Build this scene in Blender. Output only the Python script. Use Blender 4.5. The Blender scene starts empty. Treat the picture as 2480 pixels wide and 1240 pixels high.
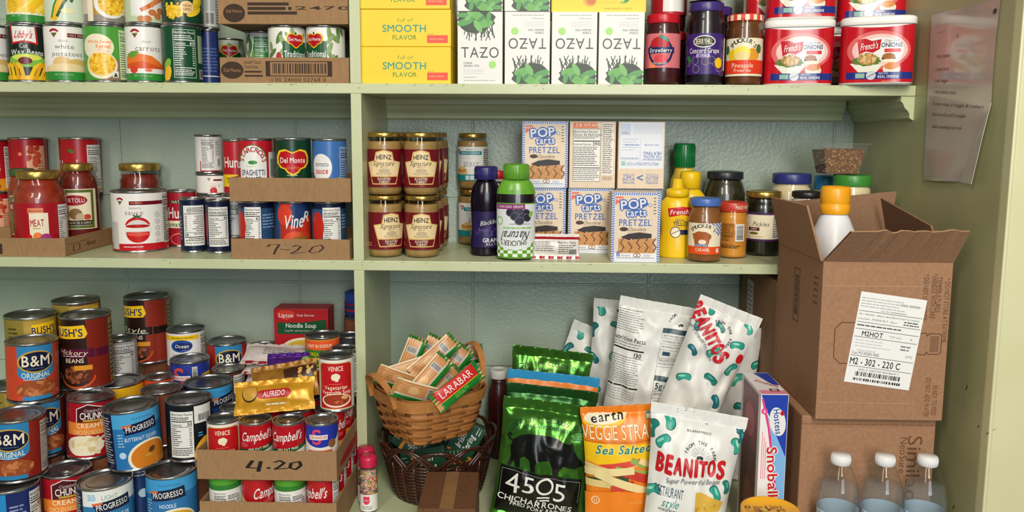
import bpy, bmesh, math, random
from math import sin, cos, pi, radians
from mathutils import Matrix, Vector
from mathutils.geometry import tessellate_polygon

scene = bpy.context.scene
COL = scene.collection
# ------------------------------------------------------------------ camera, light, exposure
F_PX, CAM_Y, YAW, PITCH, ROLL, PP_Y = 1930.0, -1.55, 0.025, 0.1224, 0.0056, 558.12
CAM_R = (Matrix.Rotation(YAW, 3, 'Z') @ Matrix.Rotation(pi / 2 - PITCH, 3, 'X') @ Matrix.Rotation(ROLL, 3, 'Z'))
cam_data = bpy.data.cameras.new('camera')
cam_data.sensor_width = 36.0
cam_data.lens = F_PX * 36.0 / 2480.0
cam_data.shift_y = (PP_Y - 620.0) / 2480.0
cam_data.clip_start = 0.05
camera = bpy.data.objects.new('camera', cam_data)
camera.matrix_world = Matrix.Translation((0, CAM_Y, 0)) @ CAM_R.to_4x4()
COL.objects.link(camera)
scene.camera = camera

world = bpy.data.worlds.new('world')
scene.world = world
world.use_nodes = True
world.node_tree.nodes['Background'].inputs[0].default_value = (0.86, 0.93, 1.0, 1)
world.node_tree.nodes['Background'].inputs[1].default_value = 0.10

def area_light(name, loc, target, sx, sy, watts, color):
    d = bpy.data.lights.new(name, 'AREA')
    d.shape = 'RECTANGLE'; d.size = sx; d.size_y = sy; d.energy = watts; d.color = color
    o = bpy.data.objects.new(name, d)
    o.location = loc
    o.rotation_euler = (Vector(target) - Vector(loc)).to_track_quat('-Z', 'Y').to_euler()
    COL.objects.link(o)
area_light('ceiling_light_near', (0.35, -2.45, 1.20), (0.1, 0.0, -0.3), 0.45, 1.5, 62, (1.0, 0.93, 0.80))
area_light('ceiling_light_far', (-1.2, -2.9, 1.25), (-0.3, 0.1, -0.3), 0.5, 1.4, 30, (1.0, 0.94, 0.82))
area_light('window_light', (0.6, -4.4, 0.30), (0, 0, -0.2), 1.4, 1.3, 58, (0.84, 0.93, 1.0))

scene.view_settings.view_transform = 'Standard'
scene.view_settings.look = 'None'
scene.view_settings.gamma = 1.0
scene.view_settings.use_curve_mapping = False
scene.view_settings.exposure = -0.17

# ------------------------------------------------------------------ rays of the picture, to stand things on real supports
def ray(x, y):
    return CAM_R @ Vector(((x - 1240) / F_PX, (PP_Y - y) / F_PX, -1))
def atY(x, y, Y):
    d = ray(x, y); t = (Y - CAM_Y) / d.y
    return Vector((0, CAM_Y, 0)) + d * t
def atZ(x, y, Z):
    d = ray(x, y); t = Z / d.z
    return Vector((0, CAM_Y, 0)) + d * t
def atX(x, y, X):
    d = ray(x, y); t = X / d.x
    return Vector((0, CAM_Y, 0)) + d * t

TOP, MID, DECK = 0.0924, -0.2535, -0.742         # heights of the three shelf tops
DEPTH = 0.2856                                    # shelf depth, front edge at Y = 0
XR = 0.726                                        # right-hand panel
XL = -1.45

# ------------------------------------------------------------------ materials
PAL = dict(
    wh='#E8E6E1', cream='#EFE3C6', bk='#141414', gr='#2F8A35', dg='#12502B', lg='#7DB843', red='#C3141C', dr='#7E1018', crim='#A5121F',
    or_='#F07A1E', ye='#F2C41B', ly='#F7E27A', gold='#C69A3C', blu='#2A78BC', sky='#3FA2D6', nav='#15255C', dnav='#101A3A', pur='#3C1F72',
    pink='#EE8FA0', hot='#E23A86', br='#7A4A26', dbr='#3C2113', tan='#D6A96B', tl='#2E8C86', teal='#1F7F86', gy='#8A8A86', lgy='#C9C7C2',
    kh='#D8C69C', bean='#B06A38', corn='#F0B928', salm='#F08C62', mar='#6E0F1C', mint='#BFD9A2', roy='#2338A6', grape='#2C1E44')
MATS = {}
def lin(h):
    h = PAL.get(h, h).lstrip('#')
    return tuple(((c / 12.92) if c <= 0.04045 else ((c + 0.055) / 1.055) ** 2.4) for c in (int(h[i:i + 2], 16) / 255 for i in (0, 2, 4)))
def nodes_of(name):
    m = bpy.data.materials.new(name); m.use_nodes = True
    nt = m.node_tree
    return m, nt, nt.nodes['Principled BSDF']
def ink(color, rough=0.38, metal=0.0):
    key = ('ink', color, rough, metal)
    if key not in MATS:
        m, nt, p = nodes_of('ink_' + str(color).strip('#'))
        p.inputs['Base Color'].default_value = (*lin(color), 1)
        p.inputs['Roughness'].default_value = rough
        p.inputs['Metallic'].default_value = metal
        p.inputs['Specular IOR Level'].default_value = 0.4
        MATS[key] = m
    return MATS[key]
def noisy(name, c1, c2, scale=40, rough=0.6, metal=0.0, bump=0.0, bscale=None, stretch=(1, 1, 1), coat=0.0, dist=0.001, detail=4):
    key = ('noisy', name)
    if key in MATS: return MATS[key]
    m, nt, p = nodes_of(name)
    tc = nt.nodes.new('ShaderNodeTexCoord'); mp = nt.nodes.new('ShaderNodeMapping')
    mp.inputs['Scale'].default_value = stretch
    nt.links.new(tc.outputs['Object'], mp.inputs['Vector'])
    n = nt.nodes.new('ShaderNodeTexNoise'); n.inputs['Scale'].default_value = scale; n.inputs['Detail'].default_value = detail
    nt.links.new(mp.outputs[0], n.inputs['Vector'])
    r = nt.nodes.new('ShaderNodeValToRGB')
    r.color_ramp.elements[0].position = 0.3; r.color_ramp.elements[1].position = 0.7
    r.color_ramp.elements[0].color = (*lin(c1), 1); r.color_ramp.elements[1].color = (*lin(c2), 1)
    nt.links.new(n.outputs['Fac'], r.inputs[0]); nt.links.new(r.outputs[0], p.inputs['Base Color'])
    p.inputs['Roughness'].default_value = rough; p.inputs['Metallic'].default_value = metal
    p.inputs['Coat Weight'].default_value = coat; p.inputs['Coat Roughness'].default_value = 0.08
    if bump:
        n2 = nt.nodes.new('ShaderNodeTexNoise'); n2.inputs['Scale'].default_value = bscale or scale; n2.inputs['Detail'].default_value = 3
        nt.links.new(mp.outputs[0], n2.inputs['Vector'])
        b = nt.nodes.new('ShaderNodeBump'); b.inputs['Strength'].default_value = bump; b.inputs['Distance'].default_value = dist
        nt.links.new(n2.outputs['Fac'], b.inputs['Height']); nt.links.new(b.outputs[0], p.inputs['Normal'])
    MATS[key] = m
    return m
def glass(name='clear_glass', tint=(1, 1, 1), ior=1.4, rough=0.03, cover=0.0):
    key = ('glass', name)
    if key in MATS: return MATS[key]
    m = bpy.data.materials.new(name); m.use_nodes = True
    nt = m.node_tree; nt.nodes.clear()
    out = nt.nodes.new('ShaderNodeOutputMaterial'); mix = nt.nodes.new('ShaderNodeMixShader')
    tr = nt.nodes.new('ShaderNodeBsdfTransparent'); gl = nt.nodes.new('ShaderNodeBsdfGlossy'); fr = nt.nodes.new('ShaderNodeMath'); lw = nt.nodes.new('ShaderNodeLayerWeight'); pw = nt.nodes.new('ShaderNodeMath')
    tr.inputs[0].default_value = (*tint, 1); gl.inputs['Roughness'].default_value = rough; lw.inputs[0].default_value = .5; pw.operation = 'POWER'; pw.inputs[1].default_value = 4
    fr.operation = 'MULTIPLY_ADD'; fr.inputs[1].default_value = .75; fr.inputs[2].default_value = ((ior - 1) / (ior + 1)) ** 2
    nt.links.new(lw.outputs['Facing'], pw.inputs[0]); nt.links.new(pw.outputs[0], fr.inputs[0])
    nt.links.new(fr.outputs[0], mix.inputs[0]); nt.links.new(tr.outputs[0], mix.inputs[1]); nt.links.new(gl.outputs[0], mix.inputs[2])
    last = mix
    if cover:
        df = nt.nodes.new('ShaderNodeBsdfDiffuse'); df.inputs[0].default_value = (0.8, 0.8, 0.8, 1)
        m2 = nt.nodes.new('ShaderNodeMixShader'); m2.inputs[0].default_value = cover
        nt.links.new(mix.outputs[0], m2.inputs[1]); nt.links.new(df.outputs[0], m2.inputs[2]); last = m2
    nt.links.new(last.outputs[0], out.inputs[0])
    MATS[key] = m
    return m
def mat(m):
    return ink(m) if isinstance(m, str) else m
STEEL = noisy('tin_steel', '#9FA0A0', '#B9B9B6', 60, 0.27, 0.95)
STEEL_D = noisy('tin_steel_lid', '#85868A', '#A3A3A2', 50, 0.30, 0.95)
GOLDLID = noisy('gold_lacquer_lid', '#B08D45', '#CBA95C', 70, 0.28, 0.85)
CARD = noisy('corrugated_card', '#94714C', '#A07C56', 220, 0.85, bump=0.08, bscale=500, stretch=(1, 1, 0.25))
CARD_D = noisy('corrugated_card_inside', '#86644A', '#927056', 200, 0.9)
CARD_B = noisy('brown_carton_card', '#987052', '#A67C5C', 160, 0.8, bump=0.08, bscale=300)
INKBR = ink('#3D2C20', 0.8)
# ------------------------------------------------------------------ mesh builder
class MB:
    def __init__(s):
        s.v, s.f, s.m, s.sm, s.mats = [], [], [], [], []
    def mi(s, m):
        m = mat(m)
        if m not in s.mats: s.mats.append(m)
        return s.mats.index(m)
    def add(s, vs, fs, m, smooth=False):
        o = len(s.v); i = s.mi(m)
        s.v += [tuple(p) for p in vs]
        for f in fs:
            s.f.append(tuple(o + k for k in f)); s.m.append(i); s.sm.append(smooth)
        return s
    def box(s, x0, y0, z0, x1, y1, z1, m, bev=0.0):
        if bev <= 0:
            vs = [(x0, y0, z0), (x1, y0, z0), (x1, y1, z0), (x0, y1, z0), (x0, y0, z1), (x1, y0, z1), (x1, y1, z1), (x0, y1, z1)]
            return s.add(vs, [(0, 3, 2, 1), (4, 5, 6, 7), (0, 1, 5, 4), (1, 2, 6, 5), (2, 3, 7, 6), (3, 0, 4, 7)], m)
        bm = bmesh.new(); bmesh.ops.create_cube(bm, size=1)
        for v in bm.verts:
            v.co = ((x0 + x1) / 2 + v.co.x * (x1 - x0), (y0 + y1) / 2 + v.co.y * (y1 - y0), (z0 + z1) / 2 + v.co.z * (z1 - z0))
        bmesh.ops.bevel(bm, geom=list(bm.edges), offset=bev, segments=2, affect='EDGES', profile=0.6)
        bm.verts.index_update()
        s.add([v.co[:] for v in bm.verts], [[v.index for v in f.verts] for f in bm.faces], m); bm.free()
        return s
    def lathe(s, prof, m, n=40, sx=1.0, sy=1.0, cx=0.0, cy=0.0, smooth=True, caps=(False, False)):
        vs, fs = [], []
        for r, z in prof:
            for k in range(n):
                a = 2 * pi * k / n
                vs.append((cx + r * sin(a) * sx, cy - r * cos(a) * sy, z))
        for j in range(len(prof) - 1):
            for k in range(n):
                k2 = (k + 1) % n
                fs.append((j * n + k, j * n + k2, (j + 1) * n + k2, (j + 1) * n + k))
        if caps[0]: fs.append(tuple(range(n))[::-1])
        if caps[1]: fs.append(tuple((len(prof) - 1) * n + k for k in range(n)))
        return s.add(vs, fs, m, smooth)
    def grid(s, fn, nu, nv, m, smooth=True, flip=False, wrap=False):
        vs = [fn(i / nu, j / nv) for j in range(nv + 1) for i in range(nu + 1)]
        fs = []
        for j in range(nv):
            for i in range(nu):
                a = j * (nu + 1) + i
                q = (a, a + 1, a + nu + 2, a + nu + 1)
                fs.append(q[::-1] if flip else q)
        return s.add(vs, fs, m, smooth)
    def tube(s, pts, r, m, n=8, flat=1.0, closed=False, smooth=True, up=(0, 0, 1)):
        P = [Vector(p) for p in pts]; vs, fs = [], []; N = len(P)
        for i, p in enumerate(P):
            if closed: t = P[(i + 1) % N] - P[i - 1]
            else: t = P[min(i + 1, N - 1)] - P[max(i - 1, 0)]
            t.normalize()
            a = Vector(up).cross(t)
            if a.length < 1e-4: a = Vector((1, 0, 0)).cross(t)
            a.normalize(); b = t.cross(a)
            rr = r(i / (N - 1)) if callable(r) else r
            for k in range(n):
                th = 2 * pi * k / n
                vs.append(p + a * cos(th) * rr * flat + b * sin(th) * rr)
        for i in range(N if closed else N - 1):
            j = (i + 1) % N
            for k in range(n):
                k2 = (k + 1) % n
                fs.append((i * n + k, i * n + k2, j * n + k2, j * n + k))
        if not closed:
            fs.append(tuple(range(n))[::-1]); fs.append(tuple((N - 1) * n + k for k in range(n)))
        return s.add(vs, fs, m, smooth)
    def strip(s, pts, w, t, m, side=(0, 0, 1)):
        """a flat strip of width w along SIDE and thickness t following pts"""
        P = [Vector(p) for p in pts]; N = len(P); vs, fs = [], []
        for i, p in enumerate(P):
            d = (P[min(i + 1, N - 1)] - P[max(i - 1, 0)]).normalized()
            sd = Vector(side[i] if isinstance(side[0], (tuple, Vector)) else side).normalized()
            n = d.cross(sd).normalized()
            for a, b in ((-.5, -.5), (.5, -.5), (.5, .5), (-.5, .5)):
                vs.append(p + sd * (a * w) + n * (b * t))
        for i in range(N - 1):
            for k in range(4):
                fs.append((i * 4 + k, i * 4 + (k + 1) % 4, i * 4 + 4 + (k + 1) % 4, i * 4 + 4 + k))
        fs += [(3, 2, 1, 0), tuple((N - 1) * 4 + k for k in range(4))]
        return s.add(vs, fs, m)
    def sheet(s, quad, t, m, inner=None):
        """a board through four corners, thickness t"""
        q = [Vector(p) for p in quad]; n = (q[1] - q[0]).cross(q[3] - q[0]).normalized() * t
        vs = q + [p - n for p in q]; k = len(q)
        s.add(vs, [tuple(range(k))], m)
        s.add(vs, [tuple(range(2 * k - 1, k - 1, -1))], inner or m)
        return s.add(vs, [(i, i + k, (i + 1) % k + k, (i + 1) % k) for i in range(k)], inner or m)
    weld = 0
    def mesh(s, name):
        me = bpy.data.meshes.new(name)
        me.from_pydata(s.v, [], s.f)
        for m in s.mats: me.materials.append(m)
        me.polygons.foreach_set('material_index', s.m)
        me.polygons.foreach_set('use_smooth', s.sm)
        me.update()
        if s.weld:                                                  # join the pieces of print so that they shade smoothly
            bm = bmesh.new(); bm.from_mesh(me); bmesh.ops.remove_doubles(bm, verts=bm.verts, dist=s.weld); bm.to_mesh(me); bm.free()
        return me

def tag(o, label=None, cat=None, group=None, kind=None):
    if label: o['label'] = label
    if cat: o['category'] = cat
    if group: o['group'] = group
    if kind: o['kind'] = kind
    return o
def link(name, me, parent=None, loc=(0, 0, 0), rot=(0, 0, 0)):
    o = bpy.data.objects.new(name, me); COL.objects.link(o)
    o.location = loc; o.rotation_euler = rot
    if parent: o.parent = parent
    return o
def struct(name, mb):
    return tag(link(name, mb.mesh(name)), kind='structure')
CACHE = {}
def parts_of(key, fn):
    """fn() -> [(part name, MB, label or None, [sub-parts])]; meshes are shared by every copy"""
    if key is None or key not in CACHE:
        def conv(lst): return [(p[0], p[1].mesh(p[0]), p[2] if len(p) > 2 else None, conv(p[3]) if len(p) > 3 else []) for p in lst]
        r = conv(fn())
        if key is None: return r
        CACHE[key] = r
    return CACHE[key]
def spawn(name, label, cat, parts, loc=(0, 0, 0), rot=(0, 0, 0), group=None):
    root = bpy.data.objects.new(name, None); COL.objects.link(root)
    root.empty_display_size = 0.02
    root.location = loc
    root.rotation_euler = rot if not isinstance(rot, (int, float)) else (0, 0, rot)
    tag(root, label, cat, group)
    def put(lst, par):
        for nm, me, lb, sub in lst:
            o = link(nm, me, par)
            if lb: o['label'] = lb
            put(sub, o)
    put(parts, root)
    return root

# ------------------------------------------------------------------ lettering
GLYPH = {}
def load_glyphs():
    chars = [chr(c) for c in range(33, 127)]
    obs = []
    for bold in (0, 1):
        for ch in chars:
            cu = bpy.data.curves.new('glyph', 'FONT'); cu.body = ch; cu.size = 1.0
            cu.dimensions = '2D'; cu.fill_mode = 'FRONT'; cu.resolution_u = 3
            cu.offset = 0.014 if bold and ch not in 'MWmwNVvAK&' else 0.0
            o = bpy.data.objects.new('glyph', cu); COL.objects.link(o); obs.append((ch, bold, o))
    bpy.context.view_layer.update()
    dg = bpy.context.evaluated_depsgraph_get()
    for ch, bold, o in obs:
        ev = o.evaluated_get(dg); me = ev.to_mesh()
        vs = [(v.co.x, v.co.y) for v in me.vertices]; fs = [tuple(p.vertices) for p in me.polygons]
        ev.to_mesh_clear()
        if not vs: vs = [(0, 0)]
        x0 = min(v[0] for v in vs); x1 = max(v[0] for v in vs)
        GLYPH[ch, bold] = ([(v[0] - x0, v[1]) for v in vs], fs, x1 - x0)
    for ch, bold, o in obs:
        cu = o.data; bpy.data.objects.remove(o); bpy.data.curves.remove(cu)
load_glyphs()
CAP = max(v[1] for v in GLYPH['H', 0][0])

# ------------------------------------------------------------------ printed artwork (flat shapes, later wrapped on a surface)
class Art:
    def __init__(s, seed=1):
        s.sh = []; s.rnd = random.Random(seed)
    def _put(s, polys, c):
        xs = [p[0] for q in polys for p in q]; ys = [p[1] for q in polys for p in q]
        if not xs: return s
        bb = (min(xs), min(ys), max(xs), max(ys))
        lay = 1
        for _, _, b, l in s.sh:
            if b[0] < bb[2] and b[2] > bb[0] and b[1] < bb[3] and b[3] > bb[1]: lay = max(lay, l + .6)
        s.sh.append((polys, c, bb, lay)); return s
    def r(s, u0, v0, u1, v1, c): return s._put([[(u0, v0), (u1, v0), (u1, v1), (u0, v1)]], c)
    def p(s, pts, c):
        tr = tessellate_polygon([[Vector((x, y, 0)) for x, y in pts]])
        return s._put([[pts[i] for i in t] for t in tr], c)
    def e(s, cu, cv, ru, rv, c, rot=0, n=28, a0=0, a1=360, jit=0):
        ca, sa = cos(radians(rot)), sin(radians(rot)); pts = []
        for k in range(n if a1 - a0 >= 360 else n + 1):
            a = radians(a0 + (a1 - a0) * k / n); q = 1 + s.rnd.uniform(-jit, jit)
            x, y = ru * cos(a) * q, rv * sin(a) * q
            pts.append((cu + x * ca - y * sa, cv + x * sa + y * ca))
        return s.p(pts, c)
    def ring(s, cu, cv, ru, rv, w, c, rot=0, n=32, a0=0, a1=360):
        ca, sa = cos(radians(rot)), sin(radians(rot)); qs = []
        f = lambda a, k: (cu + (ru - k) * cos(a) * ca - (rv - k) * sin(a) * sa, cv + (ru - k) * cos(a) * sa + (rv - k) * sin(a) * ca)
        for k in range(n):
            a = radians(a0 + (a1 - a0) * k / n); b = radians(a0 + (a1 - a0) * (k + 1) / n)
            qs.append([f(a, w), f(a, 0), f(b, 0), f(b, w)])
        return s._put(qs, c)
    def frame(s, u0, v0, u1, v1, w, c):
        return s._put([[(u0, v0), (u1, v0), (u1, v0 + w), (u0, v0 + w)], [(u0, v1 - w), (u1, v1 - w), (u1, v1), (u0, v1)],
                       [(u0, v0 + w), (u0 + w, v0 + w), (u0 + w, v1 - w), (u0, v1 - w)], [(u1 - w, v0 + w), (u1, v0 + w), (u1, v1 - w), (u1 - w, v1 - w)]], c)
    def stroke(s, pts, w, c):
        qs = []
        for a, b in zip(pts, pts[1:]):
            dx, dy = b[0] - a[0], b[1] - a[1]; L = math.hypot(dx, dy) or 1; nx, ny = -dy / L * w / 2, dx / L * w / 2
            ex, ey = dx / L * w * .3, dy / L * w * .3
            qs.append([(a[0] - nx - ex, a[1] - ny - ey), (b[0] - nx + ex, b[1] - ny + ey), (b[0] + nx + ex, b[1] + ny + ey), (a[0] + nx - ex, a[1] + ny - ey)])
        s._put(qs[::2], c)
        return s._put(qs[1::2], c)
    def t(s, txt, cu, cv, h, c, w=None, it=0.0, b=0, arc=0.0, rot=0, sp=1.0, al='c', out=None, ow=0.12):
        """lettering: cap height h, centred on (cu, cv); w fits it to a width, it slants, arc bends"""
        k = h / CAP; x = 0; gl = []
        for ch in txt:
            if ch == ' ': x += 0.30 * sp; continue
            g = GLYPH.get((ch, b)) or GLYPH['?', b]
            gl.append((g, x, ch)); x += g[2] + 0.098 * sp
        W = max(x - 0.098 * sp, 0.01)
        kx = (w / W) if w else k
        ox = {'c': -W / 2, 'l': 0, 'r': -W}[al]; ca, sa = cos(radians(rot)), sin(radians(rot))
        if out: s.t(txt, cu, cv, h, out, w=(kx * W if w else None), it=it, b=1, arc=arc, rot=rot, sp=sp, al=al) if not b else s._grow(txt, cu, cv, h, out, kx * W, it, arc, rot, sp, al, ow)
        qs, q2, q3 = [], [], []
        for (vs, fs, gw), gx, ch in gl:
            P = []; gw = 0
            for vx, vy in vs:
                X = (vx + gx + ox) * kx + it * (vy - CAP / 2) * k; Y = (vy - CAP / 2) * k
                Y += arc * X * X
                P.append((cu + X * ca - Y * sa, cv + X * sa + Y * ca))
            for f in fs: qs.append([P[i] for i in f])
            if b and ch in 'MWmwNVvAK&':
                for e, dst in ((-.014, q2), (.014, q3)):
                    for f in fs: dst.append([(P[i][0] + e * kx * ca, P[i][1] + e * kx * sa) for i in f])
        s._put(qs, c); s._put(q2, c)
        return s._put(q3, c)
    def _grow(s, txt, cu, cv, h, c, W, it, arc, rot, sp, al, ow):
        for dx, dy in ((-1, 0), (1, 0), (0, 1), (0, -1)):
            s.t(txt, cu + dx * h * ow, cv + dy * h * ow, h, c, w=W, it=it, b=1, arc=arc, rot=rot, sp=sp, al=al)
    def ln(s, u0, v0, u1, v1, n, c, fill=0.45, gap=0.25):
        """rows of print too small to read"""
        qs = []; dv = (v1 - v0) / n
        for i in range(n):
            y = v1 - dv * (i + 0.5); x = u0; end = u1 - s.rnd.random() * (u1 - u0) * 0.25
            while x < end:
                L = min(s.rnd.uniform(0.8, 2.4) * dv, end - x)
                qs.append([(x, y - dv * fill / 2), (x + L, y - dv * fill / 2), (x + L, y + dv * fill / 2), (x, y + dv * fill / 2)])
                x += L + dv * gap
        return s._put(qs, c)
    def bar(s, u0, v0, u1, v1, bg='wh', fg='bk', vert=False):
        if bg: s.r(u0, v0, u1, v1, bg)
        m = 0.08; qs = []; L = (v1 - v0) if vert else (u1 - u0); x = L * m
        while x < L * (1 - m):
            w = s.rnd.choice((0.010, 0.016, 0.026)) * L
            if vert: qs.append([(u0 + (u1 - u0) * .12, v0 + x), (u1 - (u1 - u0) * .12, v0 + x), (u1 - (u1 - u0) * .12, v0 + x + w), (u0 + (u1 - u0) * .12, v0 + x + w)])
            else: qs.append([(u0 + x, v0 + (v1 - v0) * .14), (u0 + x + w, v0 + (v1 - v0) * .14), (u0 + x + w, v1 - (v1 - v0) * .1), (u0 + x, v1 - (v1 - v0) * .1)])
            x += w + s.rnd.choice((0.010, 0.014, 0.022)) * L
        return s._put(qs, fg)
    def nf(s, u0, v0, u1, v1, bg='wh', fg='bk', cal='45', title=True, frame=False):
        """nutrition panel"""
        if bg: s.r(u0, v0, u1, v1, bg)
        W, H = u1 - u0, v1 - v0; m = W * .05; a, b = u0 + m, u1 - m
        if frame: s.frame(u0, v0, u1, v1, W * .02, fg)
        if title: s.t('Nutrition Facts', (a + b) / 2, v1 - H * .06, H * .05, fg, w=(b - a), b=1)
        s.ln(a, v1 - H * .19, b, v1 - H * .11, 2, fg)
        s.r(a, v1 - H * .225, b, v1 - H * .205, fg)
        s.t('Calories', a, v1 - H * .285, H * .05, fg, w=W * .48, b=1, al='l'); s.t(cal, b, v1 - H * .275, H * .07, fg, b=1, al='r')
        s.r(a, v1 - H * .335, b, v1 - H * .325, fg)
        n = 9
        for i in range(n):
            y = v1 - H * (.36 + .045 * i)
            s.ln(a, y - H * .03, a + W * s.rnd.uniform(.3, .62), y, 1, fg, .55); s.ln(b - W * .12, y - H * .03, b, y, 1, fg, .55)
        s.r(a, v0 + H * .20, b, v0 + H * .215, fg)
        s.ln(a, v0 + H * .04, b, v0 + H * .18, 4, fg)
        return s
    def blobs(s, u0, v0, u1, v1, n, rr, cols, asp=0.7, ell=True, inside=None):
        for i in range(n):
            for _ in range(12):
                x, y = s.rnd.uniform(u0, u1), s.rnd.uniform(v0, v1)
                if not ell or ((x - (u0 + u1) / 2) / ((u1 - u0) / 2)) ** 2 + ((y - (v0 + v1) / 2) / ((v1 - v0) / 2)) ** 2 < 1: break
            q = rr * s.rnd.uniform(.7, 1.2)
            a = s.rnd.uniform(0, 180)
            # small shapes share one layer count to keep the stack of inks thin
            ca, sa = cos(radians(a)), sin(radians(a)); pts = []
            for k in range(9):
                th = 2 * pi * k / 9; X, Y = q * cos(th), q * asp * sin(th); pts.append((x + X * ca - Y * sa, y + X * sa + Y * ca))
            s.sh.append(([pts], cols[i % len(cols)], (x, y, x, y), 4 + (i % 25) * .12))
        return s
    def turned(s):
        """the same artwork upside down about the middle of its height (for cartons stood on their heads)"""
        a = Art(); a.__dict__.update(s.__dict__); a.sh = [([[(-x, 1 - y) for x, y in q] for q in polys], c, (-b[2], 1 - b[3], -b[0], 1 - b[1]), l) for polys, c, b, l in s.sh]
        return a
    def clip(s, u0, v0, u1, v1):
        out = []
        for polys, c, b, l in s.sh:
            qs = []
            for q in polys:
                for ax, lim, sg in ((0, u0, 1), (0, u1, -1), (1, v0, 1), (1, v1, -1)):
                    q = half(q, ax, lim, sg)
                    if len(q) < 3: break
                if len(q) >= 3: qs.append(q)
            if qs: out.append((qs, c, b, l))
        s.sh = out; return s

def half(q, ax, lim, sg):
    out = []
    for i in range(len(q)):
        a, b = q[i - 1], q[i]; da, db = (a[ax] - lim) * sg, (b[ax] - lim) * sg
        if (da >= 0) != (db >= 0):
            t = da / (da - db); out.append((a[0] + (b[0] - a[0]) * t, a[1] + (b[1] - a[1]) * t))
        if db >= 0: out.append(b)
    return out
def slices(q, ax, step):
    lo = min(p[ax] for p in q); hi = max(p[ax] for p in q)
    k0, k1 = math.floor(lo / step + 1e-9), math.ceil(hi / step - 1e-9)
    if k1 - k0 <= 1: return [q]
    out = []; rest = q
    for k in range(k0 + 1, k1):
        a = half(rest, ax, k * step, -1); rest = half(rest, ax, k * step, 1)
        if len(a) >= 3: out.append(a)
        if len(rest) < 3: break
    if len(rest) >= 3: out.append(rest)
    return out
def emit(mb, art, fn, unit, du=None, dv=None, lay=0.00013, ink_kw=None, smooth=False):
    """lay the artwork on the surface fn(u, v, off) (metres); unit = metres per artwork unit"""
    for polys, c, b, l in art.sh:
        m = c if not isinstance(c, str) else ink(c, **(ink_kw or {}))
        for q in polys:
            q = [(x * unit, y * unit) for x, y in q]
            ps = [q]
            if du: ps = [r for p in ps for r in slices(p, 0, du)]
            if dv: ps = [r for p in ps for r in slices(p, 1, dv)]
            for p in ps:
                A = sum(p[i - 1][0] * p[i][1] - p[i][0] * p[i - 1][1] for i in range(len(p)))
                if abs(A) < 1e-10: continue
                if A < 0: p = p[::-1]
                mb.add([fn(x, y, lay * l) for x, y in p], [tuple(range(len(p)))], m, smooth)
    return mb
# ------------------------------------------------------------------ packaging builders (each returns its parts)
def interp(prof, z):
    for (r0, z0), (r1, z1) in zip(prof, prof[1:]):
        if z0 <= z <= z1 and z1 > z0: return r0 + (r1 - r0) * (z - z0) / (z1 - z0)
    return prof[-1][0] if z > prof[-1][1] else prof[0][0]
def round_map(prof, R, zb, sx=1.0, sy=1.0):
    def fn(u, v, off):
        a = u / R; r = interp(prof, zb + v) + off
        return (r * sin(a) * sx, -r * cos(a) * sy, zb + v)
    return fn
def tab_mb(R, z):
    m = MB(); L = R * 0.30
    m.tube([(L * 0.55 * sin(t), -R * .42 + L * cos(t) * .75, z + .0022) for t in [2 * pi * k / 18 for k in range(18)]], .0016, STEEL, 6, closed=True)
    m.box(-L * .34, -R * .42 + L * .45, z + .0004, L * .34, -R * .42 + L * 1.45, z + .0024, STEEL, .0006)
    return m
def can_parts(d, h, bg, art, tab=False, lid=None, body=None, upside=False, seed=1, rough=0.30):
    R = d / 2; z0, z1 = .0046, h - .0046; H = z1 - z0; RL = R - .0009
    b = MB().lathe([(R * .86, .0022), (R - .003, .0022), (R - .0026, 0), (R - .0006, 0), (R, .0010), (R, .0028), (RL - .0008, .0046), (RL - .0008, h - .0046), (R, h - .0030),
                    (R, h - .0010), (R - .0006, h), (R - .0022, h), (R - .0028, h - .0010)], body or STEEL, 56, caps=(True, False))
    l = MB()
    prof = [(RL, z0), (RL, z1)]
    l.lathe(prof, bg if not isinstance(bg, str) else ink(bg, rough), 72)
    a = Art(seed); a.R = R / H
    art(a)
    if upside: a = a.turned()
    lim = pi * a.R * .999; a.clip(-lim, 0, lim, 1)
    emit(l, a, round_map(prof, RL, z0), H, du=.004, ink_kw=dict(rough=rough))
    t = MB(); zt = h - .0052
    t.lathe([(R - .0028, h - .001), (R - .0034, zt), (R * .86, zt), (R * .84, zt + .0008), (R * .80, zt + .0008), (R * .78, zt), (R * .62, zt), (R * .60, zt + .0006), (R * .57, zt), (0.0001, zt)], lid or STEEL_D, 56)
    out = [('body', b), ('label', l), ('lid', t)]
    if tab: out.append(('pull_tab', tab_mb(R, zt)))
    return out
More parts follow.
